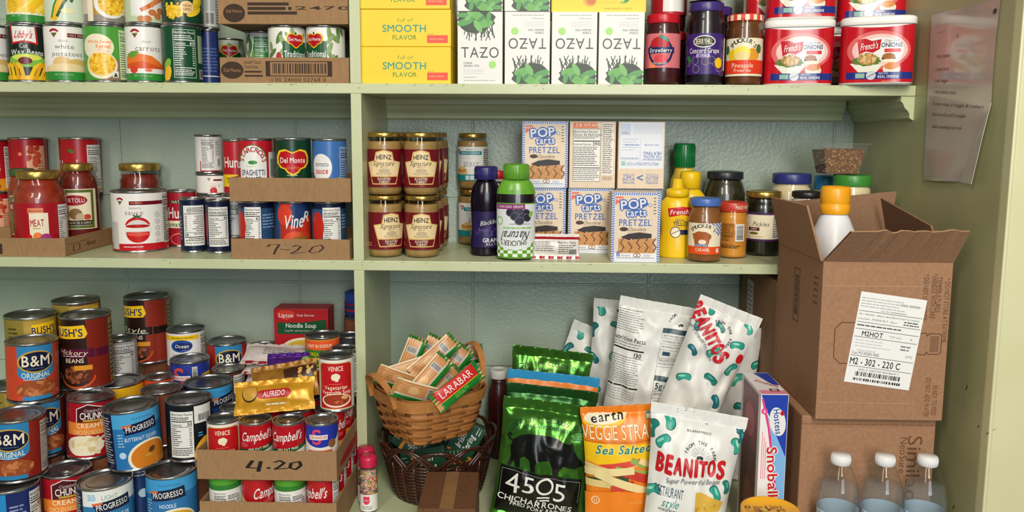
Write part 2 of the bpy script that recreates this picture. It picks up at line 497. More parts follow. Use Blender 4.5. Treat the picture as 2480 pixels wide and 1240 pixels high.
def jar_parts(R, H, prof, fill, content, lid, label=None, sx=1.0, sy=1.0, seed=1, shell=None, lidtext=None):
    """prof: outside of the vessel (r, z); lid: (radius, z0, z1, material); label: (z0, z1, ground, half angle, art)"""
    cont = [(max(r - .0018, .0005), z + (.0022 if i == 0 else 0)) for i, (r, z) in enumerate(prof) if z <= fill]
    cont.append((interp(prof, fill) - .0018, fill))
    out = []
    g = MB().lathe(prof, shell or glass(), 48, sx, sy, caps=(True, False))
    out.append(('glass_body', g))
    if content: out.append(('filling', MB().lathe(cont, content, 48, sx, sy, caps=(True, True))))
    if lid:
        r, a, b, m = lid; L = MB()
        L.lathe([(r, a), (r + .0004, a + .001), (r + .0004, b - .0022), (r - .0005, b - .0006), (r - .0022, b), (r * .8, b), (r * .78, b - .0008), (.0001, b - .0008)], m, 60, caps=(True, False))
        if lidtext: lidtext(L, r, a, b)
        out.append(('lid', L))
    if label:
        z0, z1, bg, ha, art = label; l = MB(); a = Art(seed); Rl = interp(prof, (z0 + z1) / 2)
        p2 = [(r + .0004, z) for r, z in prof]; fn = round_map(p2, Rl, z0, sx, sy); hh = z1 - z0
        a.R = Rl / hh; art(a)
        if bg:
            nz = 1 if abs(interp(prof, z0) - interp(prof, z1)) < .0003 and abs(interp(prof, (z0 + z1) / 2) - interp(prof, z1)) < .0003 else 16
            w = min(ha, pi) * Rl
            l.grid(lambda s, t: fn((s * 2 - 1) * w, t * hh, 0), 64, nz, bg if not isinstance(bg, str) else ink(bg, .35))
        a.clip(-min(ha, pi) * a.R, 0, min(ha, pi) * a.R, 1)
        emit(l, a, fn, hh, du=.004, dv=(None if bg and nz == 1 else .006), ink_kw=dict(rough=.35))
        out.append(('label', l))
    return out
def face_map(w, d, h, face):
    if face == 'front': return lambda u, v, o: (u, -d / 2 - o, v)
    if face == 'right': return lambda u, v, o: (w / 2 + o, u, v)
    if face == 'left': return lambda u, v, o: (-w / 2 - o, -u, v)
    if face == 'top': return lambda u, v, o: (u, -d / 2 + v, h + o)
def carton(w, d, h, m, faces, bev=.0012, rough=.42, seed=1):
    mb = MB().box(-w / 2, -d / 2, 0, w / 2, d / 2, h, m if not isinstance(m, str) else ink(m, rough), bev)
    for face, (art, unit) in faces.items():
        a = Art(seed); a.W = w / unit; art(a)
        hw = {'front': w, 'top': w}.get(face, d) / 2 / unit; hv = (h if face != 'top' else d) / unit
        a.clip(-hw + .004, .003, hw - .004, hv - .003)
        emit(mb, a, face_map(w, d, h, face), unit, ink_kw=dict(rough=rough))
    return mb
def tray_parts(w, d, hf, hs, art=None, unit=None, t=.003, side_art=None, m=None, dip=0.0, seed=1):
    m = m or CARD; out = []
    f = MB().box(-w / 2, -d / 2, 0, w / 2, -d / 2 + t, hf, m, .0008)
    if art:
        a = Art(seed); art(a); a.clip(-w / 2 / unit + .003, .01, w / 2 / unit - .003, 9); emit(f, a, lambda u, v, o: (u, -d / 2 - o, v), unit, ink_kw=dict(rough=.85))
    out.append(('front_wall', f))
    out.append(('back_wall', MB().box(-w / 2, d / 2 - t, 0, w / 2, d / 2, hf, m, .0008)))
    for sx in (-1, 1):
        s = MB(); x0 = sx * (w / 2 - t); x1 = sx * w / 2; a0, a1 = min(x0, x1), max(x0, x1)
        k = d / 2 - t - .0005
        pts = [(-k, .001), (k, .001), (k, hf * .98), (k - .03, hs), (-k + .03, hs), (-k, hf * .98)] if hs != hf else [(-k, .001), (k, .001), (k, hf), (-k, hf)]
        n = len(pts); vs = [(a0, y, z) for y, z in pts] + [(a1, y, z) for y, z in pts]
        s.add(vs, [tuple(range(n))[::-1], tuple(range(n, 2 * n))] + [(i, (i + 1) % n, (i + 1) % n + n, i + n) for i in range(n)], m)
        if side_art and sx == 1:
            a = Art(seed); side_art(a); emit(s, a, lambda u, v, o: (w / 2 + o, u, v), unit, ink_kw=dict(rough=.85))
        out.append(('side_wall', s))
    out.append(('base', MB().box(-w / 2 + t + .0004, -d / 2 + t + .0004, 0, w / 2 - t - .0004, d / 2 - t - .0004, .002, m)))
    return out
from mathutils import noise
def bag_fn(w, h, T, seed, wr=.004, corner=.5, waist=.07, side=-1, seal=.02, sbot=.012, tp=0.0):
    def fn(u, v, off=0.0):
        def P(u, v):
            q = min(max((v - sbot) / (h - seal - sbot), 0), 1); e = max(sin(pi * q), 0) ** .5
            s = min(abs(2 * u / w), 1); c = max(1 - s ** 2.3, 0) ** .7
            env = min(1, e * 1.3) * min(1, c * 1.6)
            n1 = noise.noise(Vector((u * 28 + seed, v * 17, seed * 1.7))); n2 = noise.noise(Vector((u * 60, v * 34 + seed, seed)))
            rid = 1 - abs(noise.noise(Vector((u * 22 + v * 9, v * 12 - u * 8, seed * 2.3)))) * 2
            up = min(v, h - v) / h
            fold = sin(u / w * 34 + seed) * max(0, 1 - up * 6) * .0022 if seal else 0
            y = T * e * c + env * wr * (n1 * 1.3 + n2 * .6 + rid * .8) + fold * min(1, c * 2)
            x = u * (1 - waist * e) * (1 - tp * (1 - v / h))
            return Vector((x, side * y, v + noise.noise(Vector((u * 9, seed, v * 3))) * .004 * min(1, up * 20 + .3)))
        p = P(u, v)
        if off:
            d = .0015
            n = (P(u + d, v) - P(u - d, v)).cross(P(u, v + d) - P(u, v - d))
            n.normalize()
            if (n.y * side) < 0: n = -n
            p = p + n * off
        return p
    return fn
def bag_parts(w, h, T, m, art, unit, seed=1, wr=.004, ink_kw=None, sealm=None, seal=.02, waist=.07, step=.006, lay=.00035, tp=0.0, sbot=.012):
    fn = bag_fn(w, h, T, seed, wr, waist=waist, seal=seal, tp=tp, sbot=sbot); fb = bag_fn(w, h, T * .8, seed + 7, wr, waist=waist, side=1, seal=seal, tp=tp, sbot=sbot)
    mb = MB(); nu, nv = max(12, round(w / step)), max(12, round(h / step))
    mm = mat(m)
    mb.grid(lambda s, t: fn((s - .5) * w, t * h), nu, nv, mm)
    mb.grid(lambda s, t: fb((s - .5) * w, t * h), nu // 2, nv // 2, mm, flip=True)
    a = Art(seed); a.W = w / unit; a.H = h / unit; art(a); a.clip(-w / 2 / unit + .002, .001, w / 2 / unit - .002, h / unit - .001)
    emit(mb, a, fn, unit, du=w / nu, dv=h / nv, lay=lay, ink_kw=ink_kw or dict(rough=.35), smooth=True)
    mb.weld = 2e-5
    out = [('pouch', mb)]
    s = MB(); n = 60
    for side in (-1, 1):
        f2 = fn if side < 0 else fb
        rows = []
        for j in range(9):
            v = h - seal + seal * j / 8
            rows.append([f2((k / n - .5) * w, v) + Vector((0, side * (.0009 + (.0007 if j % 2 else 0)), 0)) for k in range(n + 1)])
        vs = [p for r in rows for p in r]
        fs = [(j * (n + 1) + k, j * (n + 1) + k + 1, (j + 1) * (n + 1) + k + 1, (j + 1) * (n + 1) + k) for j in range(8) for k in range(n)]
        s.add(vs, fs if side < 0 else [f[::-1] for f in fs], sealm or mm, True)
    out.append(('top_seal', s))
    return out
def single(name, label, cat, mb, loc=(0, 0, 0), rot=0, group=None, key=None):
    me = mb if isinstance(mb, bpy.types.Mesh) else mb.mesh(name)
    o = link(name, me, None, loc, rot if not isinstance(rot, (int, float)) else (0, 0, rot))
    return tag(o, label, cat, group)

# ------------------------------------------------------------------ measuring from the picture
def depth_of(p): return -(CAM_R.transposed() @ (Vector(p) - Vector((0, CAM_Y, 0)))).z
def face(x, y): return math.atan2(-x, y - CAM_Y)
def fit(x0, x1, yt, yb=None, Y=None, Z=MID):
    """centre, width and height of an upright thing standing at height Z whose outline spans x0..x1 and yt..yb"""
    cx = (x0 + x1) / 2
    if Y is None:
        yf = atZ(cx, yb, Z).y; d = .07
        for _ in range(6): d = (x1 - x0) * depth_of(atY(cx, (yt + yb) / 2, yf + d / 2)) / F_PX
        Y = yf + d / 2
    top = atY(cx, yt, Y); h = top.z - Z
    ym = yt + 60 if yb is None else (yt + yb) / 2
    p = atY(cx, ym, Y)
    d = (x1 - x0) * depth_of((p.x, Y, Z + h / 2)) / F_PX
    return (p.x, Y, Z), d, h
def pile(cx, cy, w, zt, dh=None):
    p = atZ(cx, cy, zt); return p, w * depth_of(p) / F_PX
REG = []
def settle(loc, d, h, keep=False):
    """ease an upright round thing sideways until it no longer cuts into those already standing"""
    x, y, z = loc; r = d / 2
    for _ in range(60):
        hit = False
        for X, Y, Rr, Z0, Z1 in REG:
            if z < Z1 - .002 and z + h > Z0 + .002:
                dx, dy = x - X, y - Y; L = math.hypot(dx, dy) or .001; o = r + Rr + .0006 - L
                if o > .0001:
                    x += dx / L * o; y += dy / L * o; hit = True
        y = min(y, DEPTH - r - .001)
        if not hit: break
    REG.append((x, y, r, z, z + h))
    return (x, y, z)
def stand_can(x0, x1, yt, label, art, bg, yb=None, Y=None, Z=MID, h=None, group=None, tab=False, turn=0.0, cat='can', name='food_can', key=None, tilt=(0, 0), dd=None, **kw):
    loc, d, hh = fit(x0, x1, yt, yb, Y, Z); h = h or hh; d = dd or d; loc = settle(loc, d, h)
    return spawn(name, label, cat, parts_of(key, lambda: can_parts(d, h, bg, art, tab, **kw)), loc, (tilt[0], tilt[1], face(loc[0], loc[1]) + turn), group), loc, d, h
def pile_can(cx, cy, w, zt, h, label, art, bg, tilt=(0, 0), tab=False, turn=0.0, group=None, dd=None, **kw):
    p, d = pile(cx, cy, w, zt); d = dd or d; q = settle((p.x, p.y, zt - h), d + (.008 if tilt != (0, 0) else 0), h); p = Vector(q)
    return spawn('food_can', label, 'can', parts_of(None, lambda: can_parts(d, h, bg, art, tab, **kw)), (p.x, p.y, zt - h), (tilt[0], tilt[1], face(p.x, p.y) + turn), group)
# ------------------------------------------------------------------ the setting
def paint(name, c1, c2, bump=.15, scale=220, brick=False):
    m, nt, p = nodes_of(name)
    tc = nt.nodes.new('ShaderNodeTexCoord')
    n = nt.nodes.new('ShaderNodeTexNoise'); n.inputs['Scale'].default_value = 7; n.inputs['Detail'].default_value = 6
    nt.links.new(tc.outputs['Object'], n.inputs['Vector'])
    r = nt.nodes.new('ShaderNodeValToRGB'); r.color_ramp.elements[0].position = .35; r.color_ramp.elements[1].position = .65
    r.color_ramp.elements[0].color = (*lin(c1), 1); r.color_ramp.elements[1].color = (*lin(c2), 1)
    nt.links.new(n.outputs['Fac'], r.inputs[0]); nt.links.new(r.outputs[0], p.inputs['Base Color'])
    n2 = nt.nodes.new('ShaderNodeTexNoise'); n2.inputs['Scale'].default_value = scale; n2.inputs['Detail'].default_value = 3
    nt.links.new(tc.outputs['Object'], n2.inputs['Vector'])
    b = nt.nodes.new('ShaderNodeBump'); b.inputs['Strength'].default_value = bump; b.inputs['Distance'].default_value = .0015
    nt.links.new(n2.outputs['Fac'], b.inputs['Height'])
    last = b
    if brick:
        mp = nt.nodes.new('ShaderNodeMapping'); mp.inputs['Rotation'].default_value = (radians(-90), 0, 0)
        mp.inputs['Location'].default_value = (0.137, 0.152, 0)
        nt.links.new(tc.outputs['Object'], mp.inputs['Vector'])
        bt = nt.nodes.new('ShaderNodeTexBrick'); bt.offset = 0.0; bt.squash = 1.0
        bt.inputs['Scale'].default_value = 1.0; bt.inputs['Brick Width'].default_value = .41; bt.inputs['Row Height'].default_value = .2
        bt.inputs['Mortar Size'].default_value = .0035; bt.inputs['Mortar Smooth'].default_value = .6
        nt.links.new(mp.outputs[0], bt.inputs['Vector'])
        b2 = nt.nodes.new('ShaderNodeBump'); b2.invert = True; b2.inputs['Strength'].default_value = .9; b2.inputs['Distance'].default_value = .002
        nt.links.new(bt.outputs['Fac'], b2.inputs['Height']); nt.links.new(b.outputs[0], b2.inputs['Normal']); last = b2
    nt.links.new(last.outputs[0], p.inputs['Normal'])
    p.inputs['Roughness'].default_value = .34; p.inputs['Specular IOR Level'].default_value = .5
    return m
P_SHELF = paint('green_gloss_paint', '#BFC69C', '#C8CDA6', .10, 130)
P_WALL = paint('block_wall_paint', '#9DAC9E', '#A8B5A6', .8, 130, True)
P_PANEL_SHADED = paint('panel_paint_baked_shade', '#A9A97C', '#B3B286', .08, 140)  # same paint as the shelves, with the panel's shade put into the colour
P_JAMB_LIT = paint('jamb_paint_baked_light', '#D6D2A4', '#DAD7AC', .06, 160)  # shelf paint with the warm front light mixed into its colour
ZT2 = .62
w = MB().box(XL - .05, DEPTH, DECK - .1, XR + .02, DEPTH + .06, ZT2, P_WALL); struct('wall_back', w)
w = MB().box(XR, -.297, DECK - .1, XR + .02, DEPTH, ZT2, P_PANEL_SHADED); struct('wall_right', w)
w = MB().box(XL - .02, -.297, DECK - .1, XL, DEPTH, ZT2, P_SHELF); struct('added_wall_left', w)  # unseen left wall, added for its effect on the lighting
j = MB().box(XR + .0065, -.317, DECK - .1, XR + .5, -.297, ZT2, P_JAMB_LIT, .001)
struct('trim_2', j)
struct('trim_3', MB().box(XR, -.3185, DECK - .1, XR + .0061, -.297, ZT2, P_JAMB_LIT, .002))
d = MB().box(XL, -.40, DECK - .03, XR, DEPTH, DECK, P_SHELF, .002)
tag(link('base_deck', d.mesh('base_deck')), kind='structure')
def shelf(z, name):
    mb = MB().box(XL, 0, z - .0196, XR - .0005, DEPTH, z, P_SHELF, .0016); rnd = random.Random(int(z * 1000)); chip = ink('#77744F', .7)
    for k in range(46):                                             # chipped paint along the front edge, and a few nail heads
        x = rnd.uniform(-1.0, .70); w = rnd.uniform(.002, .009); t = rnd.uniform(.0004, .0014)
        mb.add([(x, -.0003, z - .0022 - t), (x + w * .4, -.0003, z - .0022 - t * 1.6), (x + w, -.0003, z - .0024), (x + w * .8, .0014, z + .0002), (x + w * .2, .0014, z + .0002)], [(0, 1, 2, 3, 4)], chip)
    for x in (-.335, .02, .41, -.72):
        mb.add([(x + .0011 * cos(a * pi / 4), -.0003, z - .009 + .0011 * sin(a * pi / 4)) for a in range(8)], [tuple(range(8))], chip)
    tag(link(name, mb.mesh(name)), kind='structure')
shelf(TOP, 'upper_shelf'); shelf(MID, 'middle_shelf'); shelf(.47, 'head_shelf')
XD0, XD1 = -.3522, -.3316
for za, zb in ((DECK, MID - .0196), (MID, TOP - .0196), (TOP, .45)):
    lo, hi = za, zb
    o = link('upright_divider', MB().box(XD0, .0005, lo, XD1, DEPTH, hi, P_SHELF, .0012).mesh('upright_divider')); tag(o, kind='structure')
# the shaped cleat under the upper shelf, along the back and the right-hand panel
CL = [(0, 0), (.026, 0), (.026, -.010), (.022, -.013), (.018, -.022), (.010, -.030), (.008, -.036), (.008, -.041), (.004, -.044), (0, -.046)]
def cleat(name, p0, p1, out):
    z = TOP - .0196; mb = MB(); n = len(CL); vs = []
    for p in (p0, p1):
        for a, b in CL: vs.append((p[0] + out[0] * a, p[1] + out[1] * a, z + b))
    mb.add(vs, [tuple(range(n)), tuple(range(2 * n - 1, n - 1, -1))] + [(i, i + n, (i + 1) % n + n, (i + 1) % n) for i in range(n)], P_SHELF)
    struct(name, mb)
cleat('trim_4', (XD1, DEPTH), (XR - .03, DEPTH), (0, -1)); cleat('trim_5', (XL, DEPTH), (XD0, DEPTH), (0, -1))
cleat('trim_6', (XR, DEPTH), (XR, .004), (-1, 0))
# ------------------------------------------------------------------ label artwork: height of a label = 1, u = 0 in the middle of its front
def hlogo(a, x, y, s):
    a.ring(x, y, s, s * .8, s * .42, 'crim', a0=15, a1=165); a.p([(x - s * .62, y - s * .05), (x + s * .62, y - s * .05), (x, y - s * .95)], 'br')
    a.p([(x - s * .1, y), (x + s * .5, y), (x + .0, y - s * .6)], '#5C7A35')
def shield(a, x, y, s, txt='Del Monte', q=None):
    for k, c in ((1.16, 'ye'), (1.0, '#B5131C')):
        a.p([(x + s * k * X, y + s * k * Y) for X, Y in ((-.98, .28), (-.8, .62), (-.42, .70), (0, .52), (.42, .70), (.8, .62), (.98, .28), (.96, -.08), (.72, -.34), (.45, -.42), (.3, -.62), (0, -.80), (-.3, -.62), (-.45, -.42), (-.72, -.34), (-.96, -.08))], c)
    a.t(txt, x, y + s * .1, s * .34, 'wh', w=s * 1.66, b=1)
    if q: a.t(q, x, y - s * .36, s * .18, 'salm', it=.2)
    a.e(x, y + s * .78, s * .1, s * .16, 'dg')
def leaf(a, x, y, s, rot, c='#6F8E4E'): a.e(x, y, s, s * .36, c, rot, 12)
def wave(a, u0, u1, f, v1, c, n=24):
    pts = [(u0 + (u1 - u0) * k / n, f(u0 + (u1 - u0) * k / n)) for k in range(n + 1)]
    qs = [[pts[i], pts[i + 1], (pts[i + 1][0], v1), (pts[i][0], v1)] for i in range(n)]
    a._put(qs, c)
def L_wax(a):
    a.p([(-.30, 1), (.16, 1), (.18, .66), (-.05, .71), (-.28, .66)], 'red'); a.p([(-.27, 1), (.13, 1), (.145, .70), (-.05, .745), (-.255, .70)], 'wh')
    a.t("Libby's", -.06, .85, .13, 'red', w=.30, it=.35, b=1)
    a.t('Cut', -.07, .64, .08, 'wh', w=.14); a.t('Wax Beans', -.02, .53, .10, 'wh', w=.58, arc=-.25, b=1)
    a.e(-.03, .37, .33, .13, 'lg'); a.e(-.03, .42, .26, .06, '#D8DC5A'); a.e(-.06, .36, .12, .07, 'mar')
    a.r(-.6, 0, .6, .08, 'corn')
    for k in range(9):
        x = -.36 + k * .09; a.stroke([(x, .0), (x + .10 * (1 if k > 3 else -.4), .22 + .02 * (k % 3)), (x + .2 * (1 if k > 3 else -.5), .30)], .07, ('corn', 'ye', '#DDA420')[k % 3])
def L_potato(a):
    hlogo(a, -.20, .88, .095); a.r(.03, .80, .34, .875, 'mar'); a.t('NO SALT ADDED', .18, .838, .035, 'wh')
    a.t('sliced', -.05, .735, .05, 'gy'); a.t('white', -.03, .625, .085, '#77746E', w=.34); a.t('potatoes', .02, .49, .085, '#77746E', w=.54)
    a.e(-.08, .31, .17, .13, '#E2BE7A'); a.e(.19, .29, .2, .11, '#DDB76C'); a.r(-.42, .16, .45, .26, '#E8CB92'); a.e(-.02, .24, .34, .07, '#EBD3A0')
    a.r(-1.2, 0, 1.2, .155, 'gr'); a.t('NET WT 14.5 OZ', -.06, .1, .03, 'mint')
def L_corn(a):
    a.r(-.1, 0, .35, .40, '#8A6F58'); a.e(-.16, .62, .30, .24, 'cream'); a.t('Whole Sweet', -.12, .715, .05, 'or_', b=1); a.t('Kernel', -.05, .63, .075, 'or_', w=.25, b=1); a.t('Corn', -.05, .54, .07, 'salm', w=.18)
    a.e(-.1, .28, .29, .26, 'cream'); a.e(-.1, .30, .25, .21, 'corn'); a.blobs(-.34, .1, .14, .5, 120, .03, ['#F5C637', '#D99E1B', '#FBD75A'])
    a.nf(.24, .02, .62, .95, '#CFE0B2', '#23452A', '60')
    a.r(.09, .05, .2, .17, 'wh'); a.p([(.105, .065), (.185, .065), (.145, .145)], 'dg')
def carrots(a, v0=.16):
    a.p([(-.4, .45 + v0 - .16), (-.1, .50), (.12, .46), (.45, .24), (.42, .20), (.1, .25), (-.4, .2)], '#E8772B'); a.p([(-.4, .3), (-.05, .36), (.42, .22), (.1, .19), (-.4, .17)], '#D9531E')
    a.e(-.24, .48, .13, .05, '#6E9B3C', 15, 12, jit=.3); a.r(-.5, .13, .5, .22, 'wh'); a.e(-.22, .2, .08, .07, '#D8432A'); a.e(.05, .19, .07, .03, '#E87A5A')
def L_carrot(a):
    hlogo(a, -.17, .88, .095); a.t('sliced', .03, .725, .05, 'gy'); a.t('carrots', .06, .60, .1, '#77746E', w=.46); carrots(a)
    a.r(-1.2, 0, 1.2, .13, 'gr'); a.t('NET WT 14.5 OZ', -.05, .085, .03, 'mint')
def L_greennf(a):
    a.nf(-.16, .05, .26, .95, None, 'wh', '60', frame=True); a.r(.32, .34, .6, .86, '#A9BF96'); a.bar(.34, .04, .55, .22, 'lgy')
    a.e(-.3, .3, .12, .07, 'lg', 60); a.e(-.3, .12, .08, .16, 'corn', -15)
def L_waxtop(a):
    a.r(-1, .13, 1, .17, 'cream')
    for k in range(7): a.stroke([(-.34 + .1 * k, .2), (-.22 + .1 * k, .27 + .03 * (k % 2)), (-.05 + .1 * k, .5)], .09, ('ye', 'corn', '#F4D95A')[k % 3])
    a.blobs(-.36, .2, -.12, .55, 12, .06, ['#EFC12D', '#E0AE22'])
    a.r(-1, 0, 1, .13, 'gr'); a.t('NET WT', -.2, .1, .03, 'mint')
def L_cob(a):
    a.stroke([(-.22, .06), (-.12, .3), (.05, .62)], .13, 'corn'); a.stroke([(-.15, .1), (-.02, .36), (.2, .66)], .05, 'dg'); a.stroke([(-.26, .08), (-.2, .3), (-.04, .6)], .03, 'gr')
    a.e(.03, .2, .12, .05, '#E8E0B0', jit=.2); a.stroke([(.1, .38), (.18, .55)], .05, '#3D6B3A')
def L_cornbowl(a):
    a.r(-.5, 0, .5, .14, '#8D8378'); a.r(-.28, .12, -.08, .6, '#B98A3C'); a.r(-.34, 0, -.22, .6, 'cream'); a.e(.10, .34, .30, .28, 'wh'); a.e(.12, .36, .25, .24, 'corn'); a.blobs(-.1, .12, .36, .6, 110, .03, ['#F5C637', '#C99A1F', '#FBD75A'])
    a.e(-.02, .56, .13, .1, 'cream'); a.t('CORN', -.02, .56, .05, 'mar')
def L_carrot2(a):
    a.p([(-.26, .1), (.4, .06), (.4, .8), (-.26, .8)], '#D8E2C6'); a.p([(-.23, .13), (.4, .10), (.4, .64), (-.23, .62)], 'wh')
    for k in range(4): a.stroke([(-.05 + k * .06, .22 + .03 * k), (.36, .46 + .03 * k)], .07, ('#C96A35', '#E0824A')[k % 2])
    for x, y in ((.14, .18), (.24, .12), (.05, .06), (.3, .22), (-.06, .05)): a.e(x, y, .075, .06, '#C8793F')
    a.t('Carrots', 0, .70, .08, 'gr', it=.2, b=1)
def L_dgcorn(a):
    for k in range(4): a.e(.22 + .05 * k, .20 + .13 * k, .17, .07, ('#EFCB2E', '#D8B71F')[k % 2], 30 + 8 * k)
    a.r(-.32, .10, -.02, .3, 'corn'); a.blobs(-.34, .06, .0, .34, 40, .035, ['#F5D037', '#E0B51B'], ell=False); a.e(.08, .27, .12, .12, '#EBC58C'); a.t('NON', .08, .30, .045, 'br', b=1); a.t('GMO', .08, .23, .045, 'br', b=1)
    a.r(-.34, .42, -.04, .5, 'crim'); a.t('SALT ADDED', -.19, .46, .035, 'salm'); a.p([(-.4, .5), (.06, .5), (.06, 1), (-.4, 1)], '#5E7870')
def L_plainblue(a): a.ln(-.12, .2, .2, .7, 8, '#5468A0'); a.r(-.2, .12, .3, .14, 'wh')
def L_plaingrey(a): a.bar(-.1, .02, .1, .3, 'lgy'); a.ln(.12, .05, .3, .9, 16, '#5E6670')
def floral(a, xs=(-.45, .5)):
    for k in range(20):
        x = xs[0] + (xs[1] - xs[0]) * a.rnd.random(); leaf(a, x, .1 + .85 * a.rnd.random(), .10 + .04 * a.rnd.random(), a.rnd.uniform(40, 140), ('#7E9A5E', '#93AB76', '#5D7E48')[k % 3])
def dm_trad(off):
    def f(a):
        floral(a); x = off
        a.r(x - .26, .32, x + .26, .74, 'dg'); a.p([(x - .26, .32), (x + .26, .32), (x + .2, .24), (x - .2, .24)], 'dg'); shield(a, x, .76, .17)
        a.t('Traditional', x, .50, .12, 'wh', w=.47, b=1, arc=-.15); a.t('Spaghetti Sauce', x, .36, .045, 'cream')
        a.e(x - .14, .22, .09, .09, '#E3CF8E'); a.e(x + .04, .2, .08, .08, 'crim'); a.e(x + .18, .2, .08, .1, '#B8281E'); a.r(x - .5, 0, x + .5, .12, 'br')
        a.e(x - .34, .42, .06, .11, '#B83C3C'); a.e(x - .36, .2, .08, .1, '#C24A40')
    return f
def dm_nf(a): floral(a, (-.5, -.1)); a.nf(-.16, .02, .18, .92, 'gr', 'wh', '60'); a.r(.2, .05, .4, .85, 'lgy'); a.ln(.22, .1, .38, .8, 14, '#4A4A50')
def nf_end(bg, dark='bk', cal='45', x=.18, w=.4):
    return lambda a: a.nf(x, .03, x + w, .95, bg, dark, cal)
def L_huntsback(a):
    a.r(-.03, .04, .33, .88, '#E9B08A'); a.blobs(.0, .5, .2, .9, 12, .07, ['#B63A2A', '#C9543A']); a.e(.12, .2, .08, .09, 'mar'); a.ln(.16, .22, .31, .6, 8, '#9A6A50')
    a.r(-1, 0, -.03, .22, 'ye'); a.e(-.14, .72, .035, .035, 'salm'); a.e(-.13, .4, .04, .035, '#3F5A2E')
def L_hunts(a):
    a.r(-1, 0, 1, .24, '#D98F22'); a.t("Hunt's", -.22, .5, .2, 'wh', w=.5, b=1); a.t('Sauce', -.2, .11, .12, 'mar', b=1); a.e(-.16, .78, .06, .03, 'gr', -30); a.nf(.12, .05, .5, .9)
def L_meat(a):
    a.r(-.22, .18, .12, .80, 'cream'); a.r(-.24, .80, .04, .9, 'salm'); a.t('Market Basket', -.1, .85, .05, 'mar', w=.25, b=1); a.t('MEAT', -.08, .60, .14, 'crim', w=.24, b=1); a.ln(-.16, .46, .0, .52, 1, 'tan')
    for x, y, c, r in ((-.2, .2, 'red', .1), (-.08, .34, 'or_', .08), (-.05, .24, '#4E8A2E', .07), (.06, .28, '#A8327A', .11), (-.1, .1, '#C72A3A', .12), (.1, .1, '#D64A86', .1), (-.24, .32, 'red', .06), (.0, .06, '#B03050', .1)): a.e(x, y, r, r * .9, c, jit=.06)
    a.nf(.32, .03, .6, .95)
def L_bertolli(a):
    a.frame(-.34, .02, .34, .98, .07, '#5E6A2A'); a.e(-.12, .72, .3, .13, 'crim'); a.t('BERTOLLI', -.12, .72, .1, 'wh', w=.48, b=1); a.e(-.1, .38, .15, .14, '#8A6A3A'); a.e(.16, .3, .09, .07, '#C8463A'); a.e(.0, .3, .1, .1, '#C8B08A')
    a.r(-.28, .10, .27, .22, '#2A2416'); a.t('OLIVE OIL & GARLIC', 0, .16, .055, 'cream', w=.5)
def L_tomsauce(a):
    hlogo(a, -.34, .87, .075); a.r(-.17, .80, .5, .865, 'mar'); a.ln(-.15, .82, .05, .85, 1, 'salm'); a.t('tomato', -.08, .75, .05, '#9A7A74', w=.2); a.t('sauce', -.1, .67, .08, '#9A7A74', w=.3)
    a.e(-.05, .42, .21, .17, '#C8201C', a0=0, a1=180); a.e(-.05, .34, .215, .2, '#D9D4CF'); a.r(-.27, .34, .17, .45, 'wh'); a.e(-.05, .30, .19, .16, '#C8201C', a0=170, a1=370); a.e(-.05, .29, .18, .035, '#E0564A'); a.e(-.05, .43, .2, .03, '#B5160F')
    for r in (20, 90, 150, 200, 330): a.stroke([(-.05, .6), (-.05 + .07 * cos(radians(r)), .595 + .05 * sin(radians(r)))], .02, 'dg')
    for y in (.62, .5, .38, .27, .15): a.ring(.29, y, .045, .045, .008, 'gy'); a.ln(.27, y - .015, .31, y + .015, 2, 'gy')
    a.r(-2, 0, 2, .12, '#C01A24'); a.ln(-.3, .05, .1, .085, 1, 'wh'); a.nf(.42, .1, .7, .97, 'lgy')
    a.r(-.6, .02, -.4, .5, 'lgy')
def L_natural(a):
    a.p([(-.2, .86), (.2, .86), (.22, .80), (-.22, .80)], 'dg'); a.t('NATURAL', 0, .83, .05, 'cream', w=.36); a.t("Hunt's", .0, .62, .2, 'wh', w=.55, b=1); a.r(-.6, .33, .6, .47, 'cream'); a.t('Tomato Sauce', 0, .40, .09, 'dg', w=.7, b=1); a.ring(0, .12, .25, .12, .02, 'salm'); a.e(0, .1, .2, .09, '#A52036')
def L_bluenf(x=-.14, w=.36, cal='45'):
    def f(a):
        a.r(-.6, .1, .6, .9, '#2B4E78')
        for k in range(14): a.r(x + w + .01, .14 + .052 * k, .62, .145 + .052 * k, 'dnav')
        a.ln(x + w + .03, .5, .56, .8, 5, '#7E9AB8'); a.r(-.6, .9, .6, 1, 'dnav'); a.r(-.6, 0, .6, .1, 'dnav'); a.nf(x, .1, x + w, .93, 'wh', 'bk', cal)
        a.bar(.40, .1, .52, .26, 'lgy'); a.e(x - .12, .55, .14, .3, '#C02A1C')
    return f
def L_bluehalf(a):
    a.r(-.6, 0, .6, 1, 'dnav'); a.nf(-.22, .1, .2, .90, 'wh', 'bk', '45'); a.e(-.42, .55, .18, .4, '#A01A2A'); a.ln(.26, .3, .5, .8, 7, '#6A80A8')
def L_vine(a):
    a.r(-.6, 0, .6, 1, '#27507F'); a.r(-.27, 0, .6, 1, '#B93226')
    a.p([(-.1, .6), (.2, .52), (.42, .60), (.5, 1), (.0, 1), (-.12, .82)], '#1E3A6A'); a.e(-.17, .78, .16, .2, '#D8402A'); a.e(.38, .5, .22, .26, '#C8331F'); a.e(.02, .26, .22, .2, '#E0532F'); a.e(.26, .22, .2, .22, '#D23C22')
    a.t('Vine', .02, .66, .26, 'wh', w=.38, it=.25, b=1, rot=6); a.t('R', .30, .74, .2, 'wh', it=.3, b=1)
    for r in (20, 95, 160, 215, 280, 335): a.stroke([(.16, .3), (.16 + .16 * cos(radians(r)), .3 + .14 * sin(radians(r)))], .03, '#5E7A2A')
    a.r(-.46, .02, -.28, .16, 'lgy'); a.e(-.08, .05, .12, .09, 'salm')
